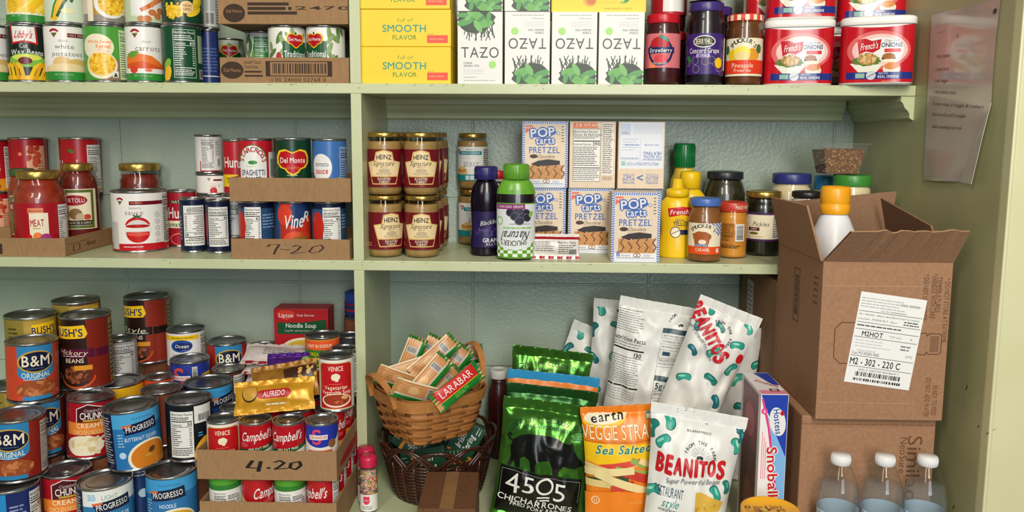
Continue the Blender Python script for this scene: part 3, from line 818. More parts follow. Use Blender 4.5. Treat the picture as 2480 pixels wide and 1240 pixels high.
def L_star(a):
    a.r(-.30, 0, .20, .62, 'wh'); a.e(-.05, .62, .25, .30, 'wh', a0=0, a1=180); a.ring(-.05, .62, .26, .31, .014, 'gr', a0=0, a1=180)
    for ch, an in zip('STARCROSS', range(168, 0, -20)):
        a.t(ch, -.05 + .205 * cos(radians(an)), .62 + .23 * sin(radians(an)), .085, 'crim', b=1, rot=an - 90)
    a.e(-.05, .62, .08, .035, 'gr'); a.ln(-.16, .53, .06, .57, 1, 'mint'); a.t('SPAGHETTI', -.05, .44, .095, 'nav', w=.42, b=1); a.t('SAUCE', -.05, .32, .095, 'nav', w=.27, b=1)
    for x in (-.22, -.1, .03, .15): a.e(x, .05, .09, .13, '#B83024')
    a.r(.25, .2, .5, .8, 'wh'); a.bar(.28, .3, .44, .72, 'wh'); a.t('Hu', -.43, .6, .16, 'wh', b=1); a.r(-.6, .16, -.3, .36, 'ye'); a.t('Tom', -.41, .26, .1, 'dg', b=1)
def L_huntsl(a): a.t("Hunt's", .0, .6, .2, 'wh', w=.5, b=1); a.r(-1, .12, 1, .36, 'ye'); a.t('Tomato', .0, .24, .1, 'dg', w=.4, b=1)
def L_dmsauce(a):
    shield(a, 0, .63, .27, q='Quality'); a.ln(-.1, .38, .1, .41, 1, 'mint'); a.t('Sauce', .0, .26, .13, 'wh', w=.42, b=1)
    for x in (-.36, -.2, .1, .28): a.e(x, .03, .13, .12, '#8A2A20')
    a.stroke([(-.5, .4), (-.3, .5), (-.2, .62)], .01, 'gr')
def L_bluets(a):
    a.e(-.16, .54, .2, .24, 'wh'); a.t('tomato', -.15, .6, .08, 'nav', w=.26); a.t('sauce', -.15, .48, .1, 'red', w=.24, b=1); a.p([(-.1, .3), (.3, .4), (.3, .1), (-.1, 0)], 'gold'); a.e(-.02, .12, .26, .22, '#8E1E16'); a.e(-.02, .17, .22, .12, '#C8301E'); a.e(.26, .75, .09, .12, '#D8532A')
    a.nf(.18, .03, .6, .9, '#8AA2CC', 'dnav', '30'); a.stroke([(-.2, .03), (.05, .1), (.2, .14)], .03, 'ye')
def L_smallsauce(a): hlogo(a, -.24, .80, .1); a.r(.0, .70, .5, .80, 'mar'); a.t('tomato', -.03, .55, .08, 'salm', w=.24); a.t('sauce', -.03, .42, .13, '#C88A84', w=.34); a.e(.0, .12, .2, .22, '#C8201C'); a.ring(.32, .42, .07, .09, .02, 'gy')
def L_whitenf(a): a.nf(-.26, .06, .12, .96, 'wh', 'bk', '20'); a.ln(.16, .45, .33, .9, 9, 'gy'); a.bar(.2, .12, .31, .38, 'wh', vert=True); a.r(-.3, .02, -.27, .3, 'crim'); a.r(-.3, 0, .4, .03, 'crim')

# ================================================================== goods on the upper shelf, left bay
YF = .042
gx = [(-64, 19, '#EDE9E2', L_potato, 'white vegetable tin cut by the photo\'s left edge, upper shelf'),
      (22, 113, '#14241A', L_wax, 'black and green tin of yellow wax beans with a white name plate'),
      (111, 206, '#EDE9E2', L_potato, 'white tin of sliced potatoes with brown tubers and a green foot band'),
      (204, 304, '#4E9A3A', L_corn, 'green tin of kernel corn with a cream oval and a corn bowl'),
      (304, 392, '#EDE9E2', L_carrot, 'white tin of sliced carrots with an orange carrot and green foot band'),
      (393, 486, '#174A2C', L_greennf, 'dark green tin turned to show its white-lined nutrition table')]
G_TL = 'vegetable tins on the upper shelf'
rowtop = None
for i, (x0, x1, bg, art, lab) in enumerate(gx):
    o, loc, d, h = stand_can(x0, x1, 58, lab, art, bg, Y=YF, Z=TOP, group=G_TL, seed=i + 1, h=.1115)
    rowtop = TOP + .1115
gu = [(17, 110, '#E8E2B0', L_waxtop, 'tin showing yellow beans over a green band, on the black bean tin'),
      (109, 203, '#CFDDC6', L_cob, 'pale green tin with a corn cob, stacked on the sliced potatoes'),
      (202, 302, '#D9CDB8', L_cornbowl, 'tin with a bowl of corn, stacked on the green kernel corn'),
      (302, 392, '#BFD0A8', L_carrot2, 'pale green tin of carrots and potatoes stacked on the white carrots tin'),
      (391, 487, '#14402A', L_dgcorn, 'dark green tin with corn and a tan round seal, topmost of its pair')]
for i, (x0, x1, bg, art, lab) in enumerate(gu):
    stand_can(x0, x1, -80, lab, art, bg, Y=YF, Z=rowtop, group=G_TL, seed=i + 20, h=.1115)
stand_can(482, 530, 80, 'narrow dark blue tin standing behind the green nutrition-table tin', L_plainblue, '#26356E', Y=.10, Z=TOP, h=.1115, group=G_TL)
stand_can(484, 530, -40, 'narrow grey tin standing on the dark blue tin', L_plaingrey, '#A8ACA8', Y=.10, Z=rowtop, h=.1115, group=G_TL)
# cardboard trays of spaghetti sauce
def T_dm(a):
    a.e(-.405, .5, .088, .34, INKBR); a.t('Del Monte', -.405, .5, .14, '#9A7048', w=.13, b=1)
    a.t('SPAGHETTI SAUCE', -.31, .80, .11, INKBR, w=.13, al='l', b=1); a.t('TRADITIONAL', -.31, .62, .11, INKBR, w=.11, al='l', b=1); a.ln(-.31, .2, -.16, .52, 2, INKBR)
    a.frame(-.145, .26, .37, .86, .035, INKBR); a.bar(-.13, .30, .36, .82, None, INKBR); a.t('1 00 24000 02768 0', .11, .13, .15, INKBR, w=.42)
tx0, tx1 = 533, 845
p0 = atY(tx0, 170, .0045); p1 = atY(tx1, 170, .0045); tw = p1.x - p0.x; tcx = (p0.x + p1.x) / 2; td = .275
hf = atY(600, 139, .0045).z - TOP
def sauce_tray(z, label, bigart):
    spawn('cardboard_tray', label, 'tray', parts_of(None, lambda: tray_parts(tw, td, hf, hf, bigart, tw)), (tcx, .0045 + td / 2, z), 0, 'printed sauce trays on the upper shelf')
def sc(f, k):
    def g(a):
        f(a); a.sh = [([[(x, y * k) for x, y in q] for q in polys], c, b, l) for polys, c, b, l in a.sh]
    return g
sauce_tray(TOP, 'printed cardboard tray with a barcode holding sauce tins, on the shelf', sc(T_dm, hf / tw))
HC = .1085; zc = TOP + .0025
dmc = [(650, 741, 43, dm_trad(.17), 'floral sauce tin with its red shield at the right side, front row'),
       (742, 836, 43, dm_trad(-.24), 'floral sauce tin with its red shield at the left side, beside the divider')]
for i, (x0, x1, yt, art, lab) in enumerate(dmc):
    stand_can(x0, x1, yt, lab, art, '#EDEAE0', Y=.0475, Z=zc, h=HC, group='sauce tins in the printed tray', seed=30 + i)
stand_can(596, 673, 57, 'floral sauce tin turned to its green nutrition table', dm_nf, '#EDEAE0', Y=.130, Z=zc, h=HC, group='sauce tins in the printed tray', seed=33)
stand_can(522, 590, 82, 'farther sauce tin with a red shield, low between the blue tin and the tray', dm_trad(.0), '#DDE0D0', Y=.235, Z=TOP, h=HC, group='sauce tins in the printed tray', seed=34)
def T_dm2(a):
    T_dm(a)
    a.sh = []; a.e(-.375, .42, .085, .36, INKBR); a.t('Del Monte', -.375, .5, .12, '#9A7048', w=.12, b=1)
    a.ln(-.27, .34, .12, .86, 3, INKBR, .7, .1)
    a.t('24700', .36, .62, .13, INKBR, b=1)
sauce_tray(zc + HC + .0005, 'printed cardboard tray resting on top of the sauce tins', sc(T_dm2, hf / tw))

# ================================================================== middle shelf, left bay
def T_bar(a): a.t('10027000390143', -.06, .80, .13, INKBR, w=.55); a.frame(-.5, .10, .26, .68, .05, INKBR); a.bar(-.48, .15, .25, .64, None, INKBR)
def T_side(a): a.frame(-.40, .2, -.24, .62, .02, INKBR); a.t('Hunts', .02, .5, .26, INKBR, w=.22, it=.2, b=1); a.t('recycle', -.3, .75, .1, INKBR)
fl = atZ(148, 621, MID); trw = .34; trd = .185; thf = atY(100, 577, fl.y).z - MID
spawn('cardboard_tray', 'open cardboard tray with a barcode holding red sauce jars, left edge', 'tray', parts_of(None, lambda: tray_parts(trw, trd, thf, thf, sc(T_bar, thf / .16), .16, side_art=sc(T_side, thf / trd))), (fl.x - trw / 2 + .009, fl.y + trd / 2, MID), 0)
def jar_sauce(x0, x1, yt, Y, label, content, lab, lidm=GOLDLID, Z=MID + .0025, sh=.74, nk=.76, group=None, lz=(.16, .66), bg=None, ha=1.2, seed=1, lid_h=.016, name='sauce_jar', cat='jar', h=None, shell=None, lidr=None, lidtext=None, fill=.90, turn=0, ks=1.0):
    loc, d, hh = fit(x0, x1, yt, None, Y, Z); h = h or hh; d = d * ks; loc = settle(loc, d, h); R = d / 2; hb = h - lid_h * .75
    prof = [(R * .86, 0), (R * .95, .002), (R, .008), (R, h * sh * .98), (R * .985, h * sh), (R * .93, h * (sh + .05)), (R * nk * 1.06, h * (sh + .11)), (R * nk * .97, h * (sh + .14)), (R * nk * .96, hb)]
    lr = lidr or R * nk * 1.04
    ps = parts_of(None, lambda: jar_parts(R, h, prof, h * fill if h * fill < hb - .004 else hb - .004, content, (lr, h - lid_h, h, lidm), (h * lz[0], h * lz[1], bg, ha, lab) if lab else None, seed=seed, shell=shell, lidtext=lidtext))
    return spawn(name, label, cat, ps, loc, face(loc[0], loc[1]) + turn, group)
SAUCE = noisy('tomato_sauce', '#7E1C0C', '#A2300F', 90, .45, coat=.3); SAUCE_D = noisy('dark_tomato_sauce', '#5E130A', '#7E2010', 80, .45, coat=.3)
G_J = 'red sauce jars on the middle shelf'
def ybk(Y): return Y
jar_sauce(33, 160, 413, ybk(.0705), 'meat sauce jar with a red label and gold lid, front of the tray', SAUCE, L_meat, group=G_J, bg='crim', ha=2.2, lz=(.02, .62), sh=.70, nk=.78, ks=.90)
jar_sauce(147, 233, 395, ybk(.1582), 'garlic sauce jar with a cream label and red oval, behind the meat sauce', SAUCE_D, L_bertolli, group=G_J, bg='cream', ha=.95, lz=(.22, .70), sh=.76, nk=.78)
jar_sauce(20, 92, 408, ybk(.150), 'sauce jar mostly hidden behind the left of the meat sauce jar', SAUCE, L_bertolli, group=G_J, bg='cream', ha=1.0, sh=.74, lidm=ink('#3E5A2E', .4), ks=.9)
G_H = 'red tomato tins at the left of the middle shelf'
zt = MID + .0025
for i, (x0, x1, Y, art, lab) in enumerate([(-50, 27, .241, lambda a: (a.nf(.0, .05, .36, .9), L_huntsback(a))[0], 'red tomato tin at the left edge under another red tin'), (30, 112, .241, L_huntsback, 'lower red tomato tin hidden behind the sauce jars'), (150, 240, .241, L_hunts, 'lower red tomato tin hidden behind the garlic jar')]):
    o, loc, d, h = stand_can(x0, x1, 470, lab, art, '#B01722', Y=ybk(Y), Z=MID, h=.112, group=G_H, seed=i)
for i, (x0, x1, yt, Y, art, lab) in enumerate([(-56, 25, 338, .241, L_hunts, 'red tomato tin with a white nutrition table, upper left edge'), (28, 110, 333, .241, L_huntsback, 'red tomato tin with a peach recipe panel, above the meat sauce jar'),
   (150, 240, 333, .241, L_hunts, 'red tomato tin with white lettering above the garlic sauce jar')]):
    stand_can(x0, x1, yt, lab, art, '#B01722', Y=ybk(Y), Z=MID + .1124, group=G_H, seed=i + 5, turn=.25 if i == 0 else 0)
o, tl, td_, th = stand_can(272, 408, 459, 'large white tin of tomato sauce with a sliced tomato', L_tomsauce, '#EEEAE4', yb=614, group='tomato tins on the middle shelf', rough=.22, dd=.112)
jar_sauce(289, 396, 395, tl[1] + .118, 'sauce jar with a gold lid standing behind the large tomato sauce tin', SAUCE_D, lambda a: a.r(-2, .9, 2, 1, 'gold'), Z=MID, group=G_J, bg='crim', ha=2.6, lz=(.1, .57), sh=.68, nk=.90, fill=.86, ks=.9)
stand_can(404, 473, 460, 'red tin with a green ribbon beside the large tomato sauce tin', L_natural, '#A51A2A', Y=.185, group='tomato tins on the middle shelf')
stand_can(438, 500, 478, 'blue tin standing upside down with a white nutrition table', L_bluehalf, '#1A2446', yb=613, group='tomato tins on the middle shelf', upside=True)
o, bl, bd, bh = stand_can(501, 559, 482, 'blue tin with a white nutrition table at the tray\'s left end', L_bluehalf, '#1A2446', yb=615, group='tomato tins on the middle shelf', seed=3)
o, l2, d2, h2 = stand_can(455, 545, 470, 'white lidded tin behind the two blue tins', L_whitenf, '#E9E5DF', Y=bl[1] + .105, group='tomato tins on the middle shelf')
o, l3, d3, h3 = stand_can(470, 549, 419, 'short white tin of sauce with a small red tomato', L_smallsauce, '#EEE9E2', Y=l2[1], Z=MID + h2, group='tomato tins on the middle shelf')
stand_can(474, 538, 326, 'white tin with a nutrition table, topmost of the white stack', L_whitenf, '#E6E4E0', Y=l2[1], Z=MID + h2 + h3, group='tomato tins on the middle shelf', turn=.1)
# two card trays by the divider
q0, q1 = atZ(558, 627, MID), atZ(850, 629, MID); ty = (q0.y + q1.y) / 2; tw2 = q1.x - q0.x - .003
h7 = atY(700, 579, ty).z - MID
def T_7(a):
    a.stroke([(-.19, .62), (-.17, .72), (-.09, .73), (-.12, .5), (-.14, .25)], .022, INKBR); a.stroke([(-.08, .5), (.0, .46)], .022, INKBR); a.stroke([(.02, .62), (.05, .7), (.09, .64), (.06, .45), (.0, .28), (.07, .32), (.12, .36)], .02, INKBR)
    a.stroke([(.16, .4), (.19, .62), (.26, .72), (.28, .58), (.24, .38), (.18, .32), (.15, .42)], .018, INKBR)
td2 = .215
spawn('cardboard_tray', 'plain card tray with 7-20 written on it, on the middle shelf', 'tray', parts_of(None, lambda: tray_parts(tw2, td2, h7, h7, sc(T_7, h7 / tw2), tw2, t=.002)), ((q0.x + q1.x) / 2, ty + td2 / 2, MID), 0, 'card trays by the divider')
zc2 = MID + .0025; Yc = ty + .044; G_T = 'tins in the card trays by the divider'
hc = None
for i, (x0, x1, art, lab) in enumerate([(580, 664, L_bluenf(-.24, .32), 'blue tin with a nutrition table at the left end of the lower tray'), (668, 752, L_vine, 'blue tin with large red vine tomatoes in the lower tray'), (756, 838, L_bluenf(-.12, .36), 'blue tin with a nutrition table beside the divider, lower tray')]):
    o, loc, d, h = stand_can(x0, x1, 484, lab, art, '#27507F', Y=Yc, Z=zc2, group=G_T, seed=i + 3, h=hc); hc = h
zt2 = zc2 + hc + .0005
r0, r1 = atY(554, 455, ty), atY(850, 455, ty); tw3 = r1.x - r0.x - .002
spawn('cardboard_tray', 'plain unmarked card tray stacked on the blue tins', 'tray', parts_of(None, lambda: tray_parts(tw3, td2, atY(700, 431, ty).z - zt2, atY(700, 431, ty).z - zt2, t=.002)), ((r0.x + r1.x) / 2, ty + td2 / 2, zt2), 0, 'card trays by the divider')
for i, (x0, x1, yt, art, bg, lab, Y) in enumerate([(577, 661, 335, L_star, '#B51A26', 'red tin of spaghetti sauce with an arched white panel', Yc), (664, 754, 334, L_dmsauce, '#123A24', 'dark green tin of sauce with a large red shield', Yc), (757, 840, 336, L_bluets, '#3F6FB0', 'blue tin of tomato sauce beside the divider', Yc)]):
    stand_can(x0, x1, yt, lab, art, bg, Y=Y, Z=zt2 + .0022, group=G_T, seed=i + 3)
o, lh, dh_, hh_ = stand_can(541, 601, 470, 'tin under the red and yellow tin, left of the lower card tray', L_whitenf, '#E9E5DF', Y=.150, group='tomato tins on the middle shelf', seed=8)
stand_can(541, 601, 338, 'red and yellow tin half hidden behind the arched panel tin', L_huntsl, '#B51A26', Y=lh[1], Z=MID + hh_, group=G_T)
# ================================================================== upper shelf, right bay
def box_at(x0, x1, yt, yb, Y, Z, d):
    """front face x0..x1, yt..yb standing in the plane Y: centre, width, height"""
    a, b = atY(x0, (yt + yb) / 2, Y), atY(x1, (yt + yb) / 2, Y); h = atY((x0 + x1) / 2, yt, Y).z - Z
    return ((a.x + b.x) / 2, Y + d / 2, Z), b.x - a.x, h
def L_smooth(a):
    a.t('full of', 0, .72, .10, '#8C9A3A', w=.44, it=.3); a.t('SMOOTH', -.03, .49, .19, '#3F9A86', w=1.2, b=1); a.t('FLAVOR', -.02, .25, .12, '#5E8F3C', w=.66, b=1)
    a.r(.60, .10, 1.17, .31, '#E8533A'); a.ln(.66, .16, 1.1, .25, 1, 'salm'); a.ln(.6, .33, .83, .36, 1, '#A8982E')
def L_flap(a): a.p([(-.12, .06), (-.05, .9), (-.045, .9), (-.1, .06)], '#A88A12'); a.p([(.2, .06), (.3, .94), (.31, .94), (.215, .06)], '#A88A12')
sm = [(872, 1092, 113.5, 202, .012, 'yellow tea carton lettered SMOOTH, lowest of its stack on the shelf'), (871, 1092, 25, 113, .012, 'yellow tea carton lettered SMOOTH, second in its stack'), (866, 1090, -62, 20, .010, 'yellow tea carton cut by the photo\'s top, topmost of its stack')]
z = TOP; _, wS, hS = box_at(872, 1092, 113.5, 202, .012, TOP, .125)
for i, (x0, x1, yt, yb, Y, lab) in enumerate(sm):
    loc, _, _ = box_at(x0, x1, yt, yb, Y, z, .125)
    single('tea_carton', lab, 'tea box', parts_of('smooth', lambda: [('tea_carton', carton(wS, .125, hS, '#F6CF2E', {'front': (L_smooth, hS), 'right': (L_flap, hS)}, .0014))])[0][1], loc, 0, 'yellow tea cartons')
    z += hS + .0004
def tealeaves(a, s=1):
    c = a
    for k in range(26):
        x = a.rnd.uniform(-.24, .24); c.stroke([(x, .84), (x + a.rnd.uniform(-.12, .12), .62 + a.rnd.uniform(-.02, .1))], .012, '#46524A')
    c.e(-.05, .88, .24, .16, '#3E4A40', jit=.18, n=24); c.r(-.30, .9, .10, 1, '#3E4A40')
    for x, y, r, t in ((-.2, .86, .12, 20), (-.05, .95, .14, -30), (.05, .83, .14, 10), (-.15, .96, .1, 60), (.12, .92, .08, 80), (-.03, .80, .1, -60), (-.24, .95, .08, 0), (.02, .9, .06, 45)):
        c.e(x, y, r, r * .42, ('#5E9E58', '#6FAE5A', '#4C8A58', '#7DB86A')[int(abs(x * 100)) % 4], t, 12)
def L_tazo(a):
    tealeaves(a); a.t('TAZO', 0, .437, .145, '#4A4A4C', w=.53); a.r(-.01, .43, .065, .442, '#4A4A4C'); a.t('CHINA', -.233, .29, .028, '#6A6A68', al='l', b=1); a.t('GREEN TIPS', -.233, .25, .028, '#6A6A68', al='l', b=1)
    a.e(.176, .267, .053, .053, '#A5DB78'); a.ln(-.233, .13, .12, .21, 3, 'lgy', .3); a.ln(-.233, .08, -.05, .105, 1, '#A8A8A4', .4); a.ln(-.233, .035, .27, .06, 1, '#B0AFAA', .5)
loc, wT, hT = box_at(1108, 1217, 28, 204, .006, TOP, .075)
TZ = lambda up: parts_of('tazo' + str(up), lambda: [('tea_carton', carton(wT, .075, hT, '#E8E6E1', {'front': ((L_tazo if up else (lambda a: (L_tazo(a), setattr(a, 'sh', a.turned().sh)))), hT)}, .001))])[0][1]
for i, (cx, up, lab) in enumerate([(1162.5, 1, 'white tea carton standing upright beside the yellow cartons'), (1277, 0, 'white tea carton upside down, second from the yellow cartons'), (1391, 0, 'white tea carton upside down, third from the yellow cartons'), (1505, 0, 'white tea carton upside down next to the strawberry jar')]):
    single('tea_carton', lab, 'tea box', TZ(up), (atY(cx, 115, .006).x, .006 + .0375, TOP), 0, 'white tea cartons')
for cx, lab in ((1162.5, 'white tea carton stacked on the upright one'), (1277, 'white tea carton stacked on the second one')):
    single('tea_carton', lab, 'tea box', TZ(0), (atY(cx, 5, .004).x, .004 + .0375, TOP + hT + .0005), 0, 'white tea cartons')
def L_peach(a):
    a.e(-.25, .36, .2, .2, '#F0A23A'); a.e(-.22, .34, .13, .13, '#C8702A'); a.ln(.02, .25, .55, .33, 2, '#D8B01E', .3); a.t('Sweet peaches in nature', .55, .12, .07, '#8A7A1A', w=.8, it=.3)
    for x, y in ((.12, .5), (.3, .52), (.7, .42)): a.e(x, y, .06, .05, 'cream')
    leaf(a, .8, .34, .13, 40, 'gr'); leaf(a, .68, .28, .08, -10, 'lg')
loc, w, h = box_at(1336, 1568, -60, 31, .006, TOP + hT + .0005, .125)
single('tea_carton', 'yellow tea carton with a peach lying across two white cartons', 'tea box', carton(w, .125, h, '#F5CE30', {'front': (L_peach, h)}, .0014), (loc[0], loc[1] + .012, loc[2]), 0, 'yellow tea cartons')
# jam jars
JAM = noisy('dark_red_jam', '#2C0608', '#4A0C0E', 70, .4, coat=.2); GRAPE = noisy('dark_grape_jelly', '#0E060E', '#1C0C1C', 60, .35, coat=.2); PINE = noisy('amber_preserve', '#4E2A0C', '#6E3E14', 70, .4, coat=.2)
def L_straw(a):
    a.r(-.4, 0, -.2, .3, 'salm'); a.ring(-.06, .46, .38, .40, .07, 'nav'); a.e(-.06, .46, .31, .33, '#D66A6A'); a.e(-.08, .68, .28, .22, '#B81E28'); a.e(.0, .88, .1, .06, '#3C7A46', -15); a.e(.08, .84, .14, .05, '#4E8A86', -30); a.e(-.04, .26, .2, .13, '#D8404A')
    a.r(-.46, .42, .36, .60, 'nav'); a.t('Strawberry', -.05, .51, .12, 'wh', w=.68, it=.2, b=1); a.t('PRESERVES', -.06, .12, .05, 'wh', w=.4, arc=.7)
def L_grape(a):
    for k in range(22): x, y = a.rnd.uniform(-.62, .62), a.rnd.uniform(.02, .36) if k < 15 else a.rnd.uniform(.4, .95); x = x if k < 15 else math.copysign(.5 + .1 * a.rnd.random(), x); a.e(x, y, .09, .1, '#8A7AA6'); a.e(x, y, .075, .085, '#3E2C5C')
    a.e(-.02, .8, .28, .15, 'wh'); a.e(-.02, .8, .25, .125, '#1C2A1E'); a.t('BERRYHILL', -.02, .8, .13, 'cream', w=.42, b=1); a.t('Concord Grape', -.02, .58, .12, 'wh', w=.78, b=1); a.r(-.2, .41, .12, .50, '#B8A8D0'); a.t('JELLY', -.04, .455, .06, 'pur', b=1)
    a.e(.36, .28, .11, .13, 'ye'); a.e(-.42, .38, .1, .05, 'gr', -60); a.r(.56, .1, .66, .9, 'cream')
def L_pine(a):
    a.e(-.02, .72, .36, .30, 'cream', a0=0, a1=180); a.r(-2, .66, 2, .76, 'cream')
    for ch, an in zip("SMUCKER'S", range(158, 10, -17)): a.t(ch, -.02 + .34 * cos(radians(an)), .70 + .24 * sin(radians(an)), .11, 'bk', b=1, rot=(an - 90) * .7)
    a.e(-.3, .54, .15, .17, '#E8C21E'); a.e(.24, .56, .19, .17, '#E29A2E'); a.e(-.05, .62, .22, .16, '#F2DC4A'); a.e(-.05, .52, .2, .12, '#E8D08A'); a.e(.42, .72, .09, .12, '#3E6A3A'); a.e(-.5, .7, .08, .12, '#3E6A3A')
    a.r(-2, .06, 2, .42, '#E03A1E'); a.t('Pineapple', -.03, .28, .12, 'cream', w=.56); a.t('Preserves', -.03, .15, .09, 'cream', w=.44)
RAL = lambda n, c: noisy(n, c, c, 20, .35)
G_JAM = 'jam jars on the upper shelf'
def jam(x0, x1, yt, Y, lab, cont, art, bg, lidc, Z=TOP, seed=1, h=None, **kw):
    kw = dict(dict(sh=.80, nk=.90, lz=(.24, .72), ha=1.9, lid_h=.0175, fill=.9), **kw)
    return jar_sauce(x0, x1, yt, Y, lab, cont, art, lidm=lidc if not isinstance(lidc, str) else RAL('lid_' + lidc.strip('#'), lidc), Z=Z, group=G_JAM, bg=bg, seed=seed, name='jam_jar', h=h, **kw)
def sides(L, r, a, b):
    n = 28
    for k in range(0, n, 2):
        f = lambda s, t: ((r + .0007) * sin(2 * pi * (k + s) / n), -(r + .0007) * cos(2 * pi * (k + s) / n), a + .001 + (b - a - .003) * t)
        L.grid(f, 3, 1, 'cream')
jam(1563, 1647, 37, .046, 'strawberry jam jar with a red lid and pink label, beside the white cartons', JAM, L_straw, '#D8757A', '#C41424', sh=.76, nk=.86)
jam(1664, 1754, 9, .050, 'concord grape jelly jar with a purple lid, front of the jam jars', GRAPE, L_grape, '#3E2470', '#3C2C74', lz=(.13, .62), nk=.88, sh=.78)
jam(1760, 1846, 38, .046, 'pineapple preserve jar with a red and white checked lid', PINE, L_pine, 'cream', '#D8432E', lz=(.13, .66), ha=1.5, lid_h=.013, nk=.94, lidtext=sides)
hj = .113
jam(1580, 1664, 40, .138, 'dark jar hidden behind the strawberry jam', JAM, None, None, '#C41424', h=hj)
jam(1578, 1664, -80, .138, 'dark red jam jar standing on the jar behind the strawberry jam', JAM, lambda a: a.r(-.2, .1, .6, 1, 'wh'), '#B01E28', '#C41424', Z=TOP + hj + .0005, h=hj, lz=(.28, .8))
jam(1690, 1772, 20, .142, 'grape jelly jar with a purple lid, behind the front grape jar', GRAPE, None, None, '#3C2C74')
zz = atY(1709, 9, .050).z + .0006
jam(1668, 1750, -90, .052, 'jar standing on the purple lid, cut by the photo\'s top edge', GRAPE, lambda a: a.r(-.3, 0, .3, .6, 'lgy'), 'lgy', '#3C2C74', Z=zz, h=.12, lz=(.02, .6))
# canisters of fried onions
def se(W, Dp, a, n=3.6):
    c, s = cos(a), sin(a); k = (abs(c) ** n + abs(s) ** n) ** (-1 / n)
    return W / 2 * k * s, -Dp / 2 * k * c
def L_onion(a):
    a.e(.02, .60, .55, .36, '#DB6A66'); a.e(.04, .60, .48, .30, '#EDC4BE'); a.e(.06, .60, .40, .24, 'wh')
    a.p([(-.36, .80), (-.22, .82), (-.1, .77), (.06, .80), (.04, .62), (-.08, .55), (-.2, .58), (-.32, .52)], '#C01826'); a.t("French's", -.14, .68, .12, 'wh', w=.30, it=.25, b=1, rot=7)
    a.t('Crispy Fried', .24, .77, .05, 'nav', w=.24, it=.25); a.t('ONIONS', .24, .69, .08, 'nav', w=.36, b=1); a.r(.12, .555, .40, .62, '#D82A2E'); a.ln(.17, .575, .35, .6, 1, 'salm')
    a.p([(-.47, .36), (.1, .33), (-.02, .16), (-.25, .12)], '#E6E4D2'); a.e(-.17, .40, .26, .09, '#5C7A36', jit=.15); a.e(-.17, .44, .17, .11, '#C29A5E', jit=.1); a.blobs(-.33, .34, 0, .54, 26, .03, ['#D8B478', '#A87A3C', '#E0C08A'])
    a.e(.20, .44, .12, .07, '#4A2A1C'); a.e(.20, .48, .11, .06, '#A4682E'); a.e(.26, .24, .15, .11, '#E3DCCE'); a.e(.26, .30, .13, .065, '#D8863A', jit=.1); a.e(.22, .40, .16, .03, 'cream')
    a.r(-.52, .06, .62, .19, '#24327E'); a.e(-.09, .13, .085, .085, '#C9CBD0'); a.stroke([(-.15, .10), (-.03, .16)], .012, '#5A6070'); a.t('MADE WITH', .12, .165, .03, 'wh', w=.16); a.t('REAL ONIONS', .21, .105, .05, 'wh', w=.36, b=1); a.r(-.36, .08, -.2, .17, '#8FB6A8'); a.ln(.1, .0, .36, .035, 1, 'salm')
def onion_parts(W, Dp, H):
    zl0, zl1 = .004, H * .86; n = 72
    ring = lambda k, z, g=0: (*se(W + g, Dp + g, 2 * pi * k / n), z)
    b = MB(); prof = [(-.008, 0), (0, .003), (0, H * .80), (-.003, H * .84), (-.004, H * .9)]
    sm = [[ring(k, z, g) for k in range(n)] for g, z in prof]
    fs = [(j * n + k, j * n + (k + 1) % n, (j + 1) * n + (k + 1) % n, (j + 1) * n + k) for j in range(len(prof) - 1) for k in range(n)]
    b.add([p for r in sm for p in r], fs + [tuple(range(n))[::-1]], ink('wh', .3), True)
    l = MB(); sl = lambda u: zl1 + .006 * min(1, (2 * u / W) ** 2) - .004
    def fm(u, v, off):
        x = max(min(u, W / 2 * .999), -W / 2 * .999); y = -(Dp / 2) * (1 - abs(2 * x / W) ** 3.6) ** (1 / 3.6)
        t = Vector((x * abs(x) ** 1.6 / (W / 2) ** 3.6, y * abs(y) ** 1.6 / (Dp / 2) ** 3.6)).normalized()
        return (x + t.x * (off + .0004), y + t.y * (off + .0004), zl0 + v)
    lv = [[ring(k, zl0, .0008) for k in range(n)], [ring(k, sl(ring(k, 0)[0]), .0008) for k in range(n)]]
    l.add(lv[0] + lv[1], [(k, (k + 1) % n, (k + 1) % n + n, k + n) for k in range(n)], ink('#C21825', .16), True)
    a = Art(3); L_onion(a); U = W / 2 * .985; unit = zl1 - zl0 - .006; a.clip(-U / unit, 0, U / unit, .97); emit(l, a, fm, unit, du=.004, ink_kw=dict(rough=.16))
    t = MB(); prof = [(.002, H * .875), (.004, H * .885), (.004, H * .97), (.0, H * .99), (-.006, H), (-.05, H)]
    sm = [[ring(k, z, g) for k in range(n)] for g, z in prof]
    t.add([p for r in sm for p in r], [(j * n + k, j * n + (k + 1) % n, (j + 1) * n + (k + 1) % n, (j + 1) * n + k) for j in range(len(prof) - 1) for k in range(n)] + [tuple((len(prof) - 1) * n + k for k in range(n))], ink('#F1EEE8', .35), True)
    return [('body', b), ('label', l), ('lid', t)]
hO = .1255
ON = parts_of('onion', lambda: onion_parts(.128, .080, hO)); G_O = 'canisters of fried onions'
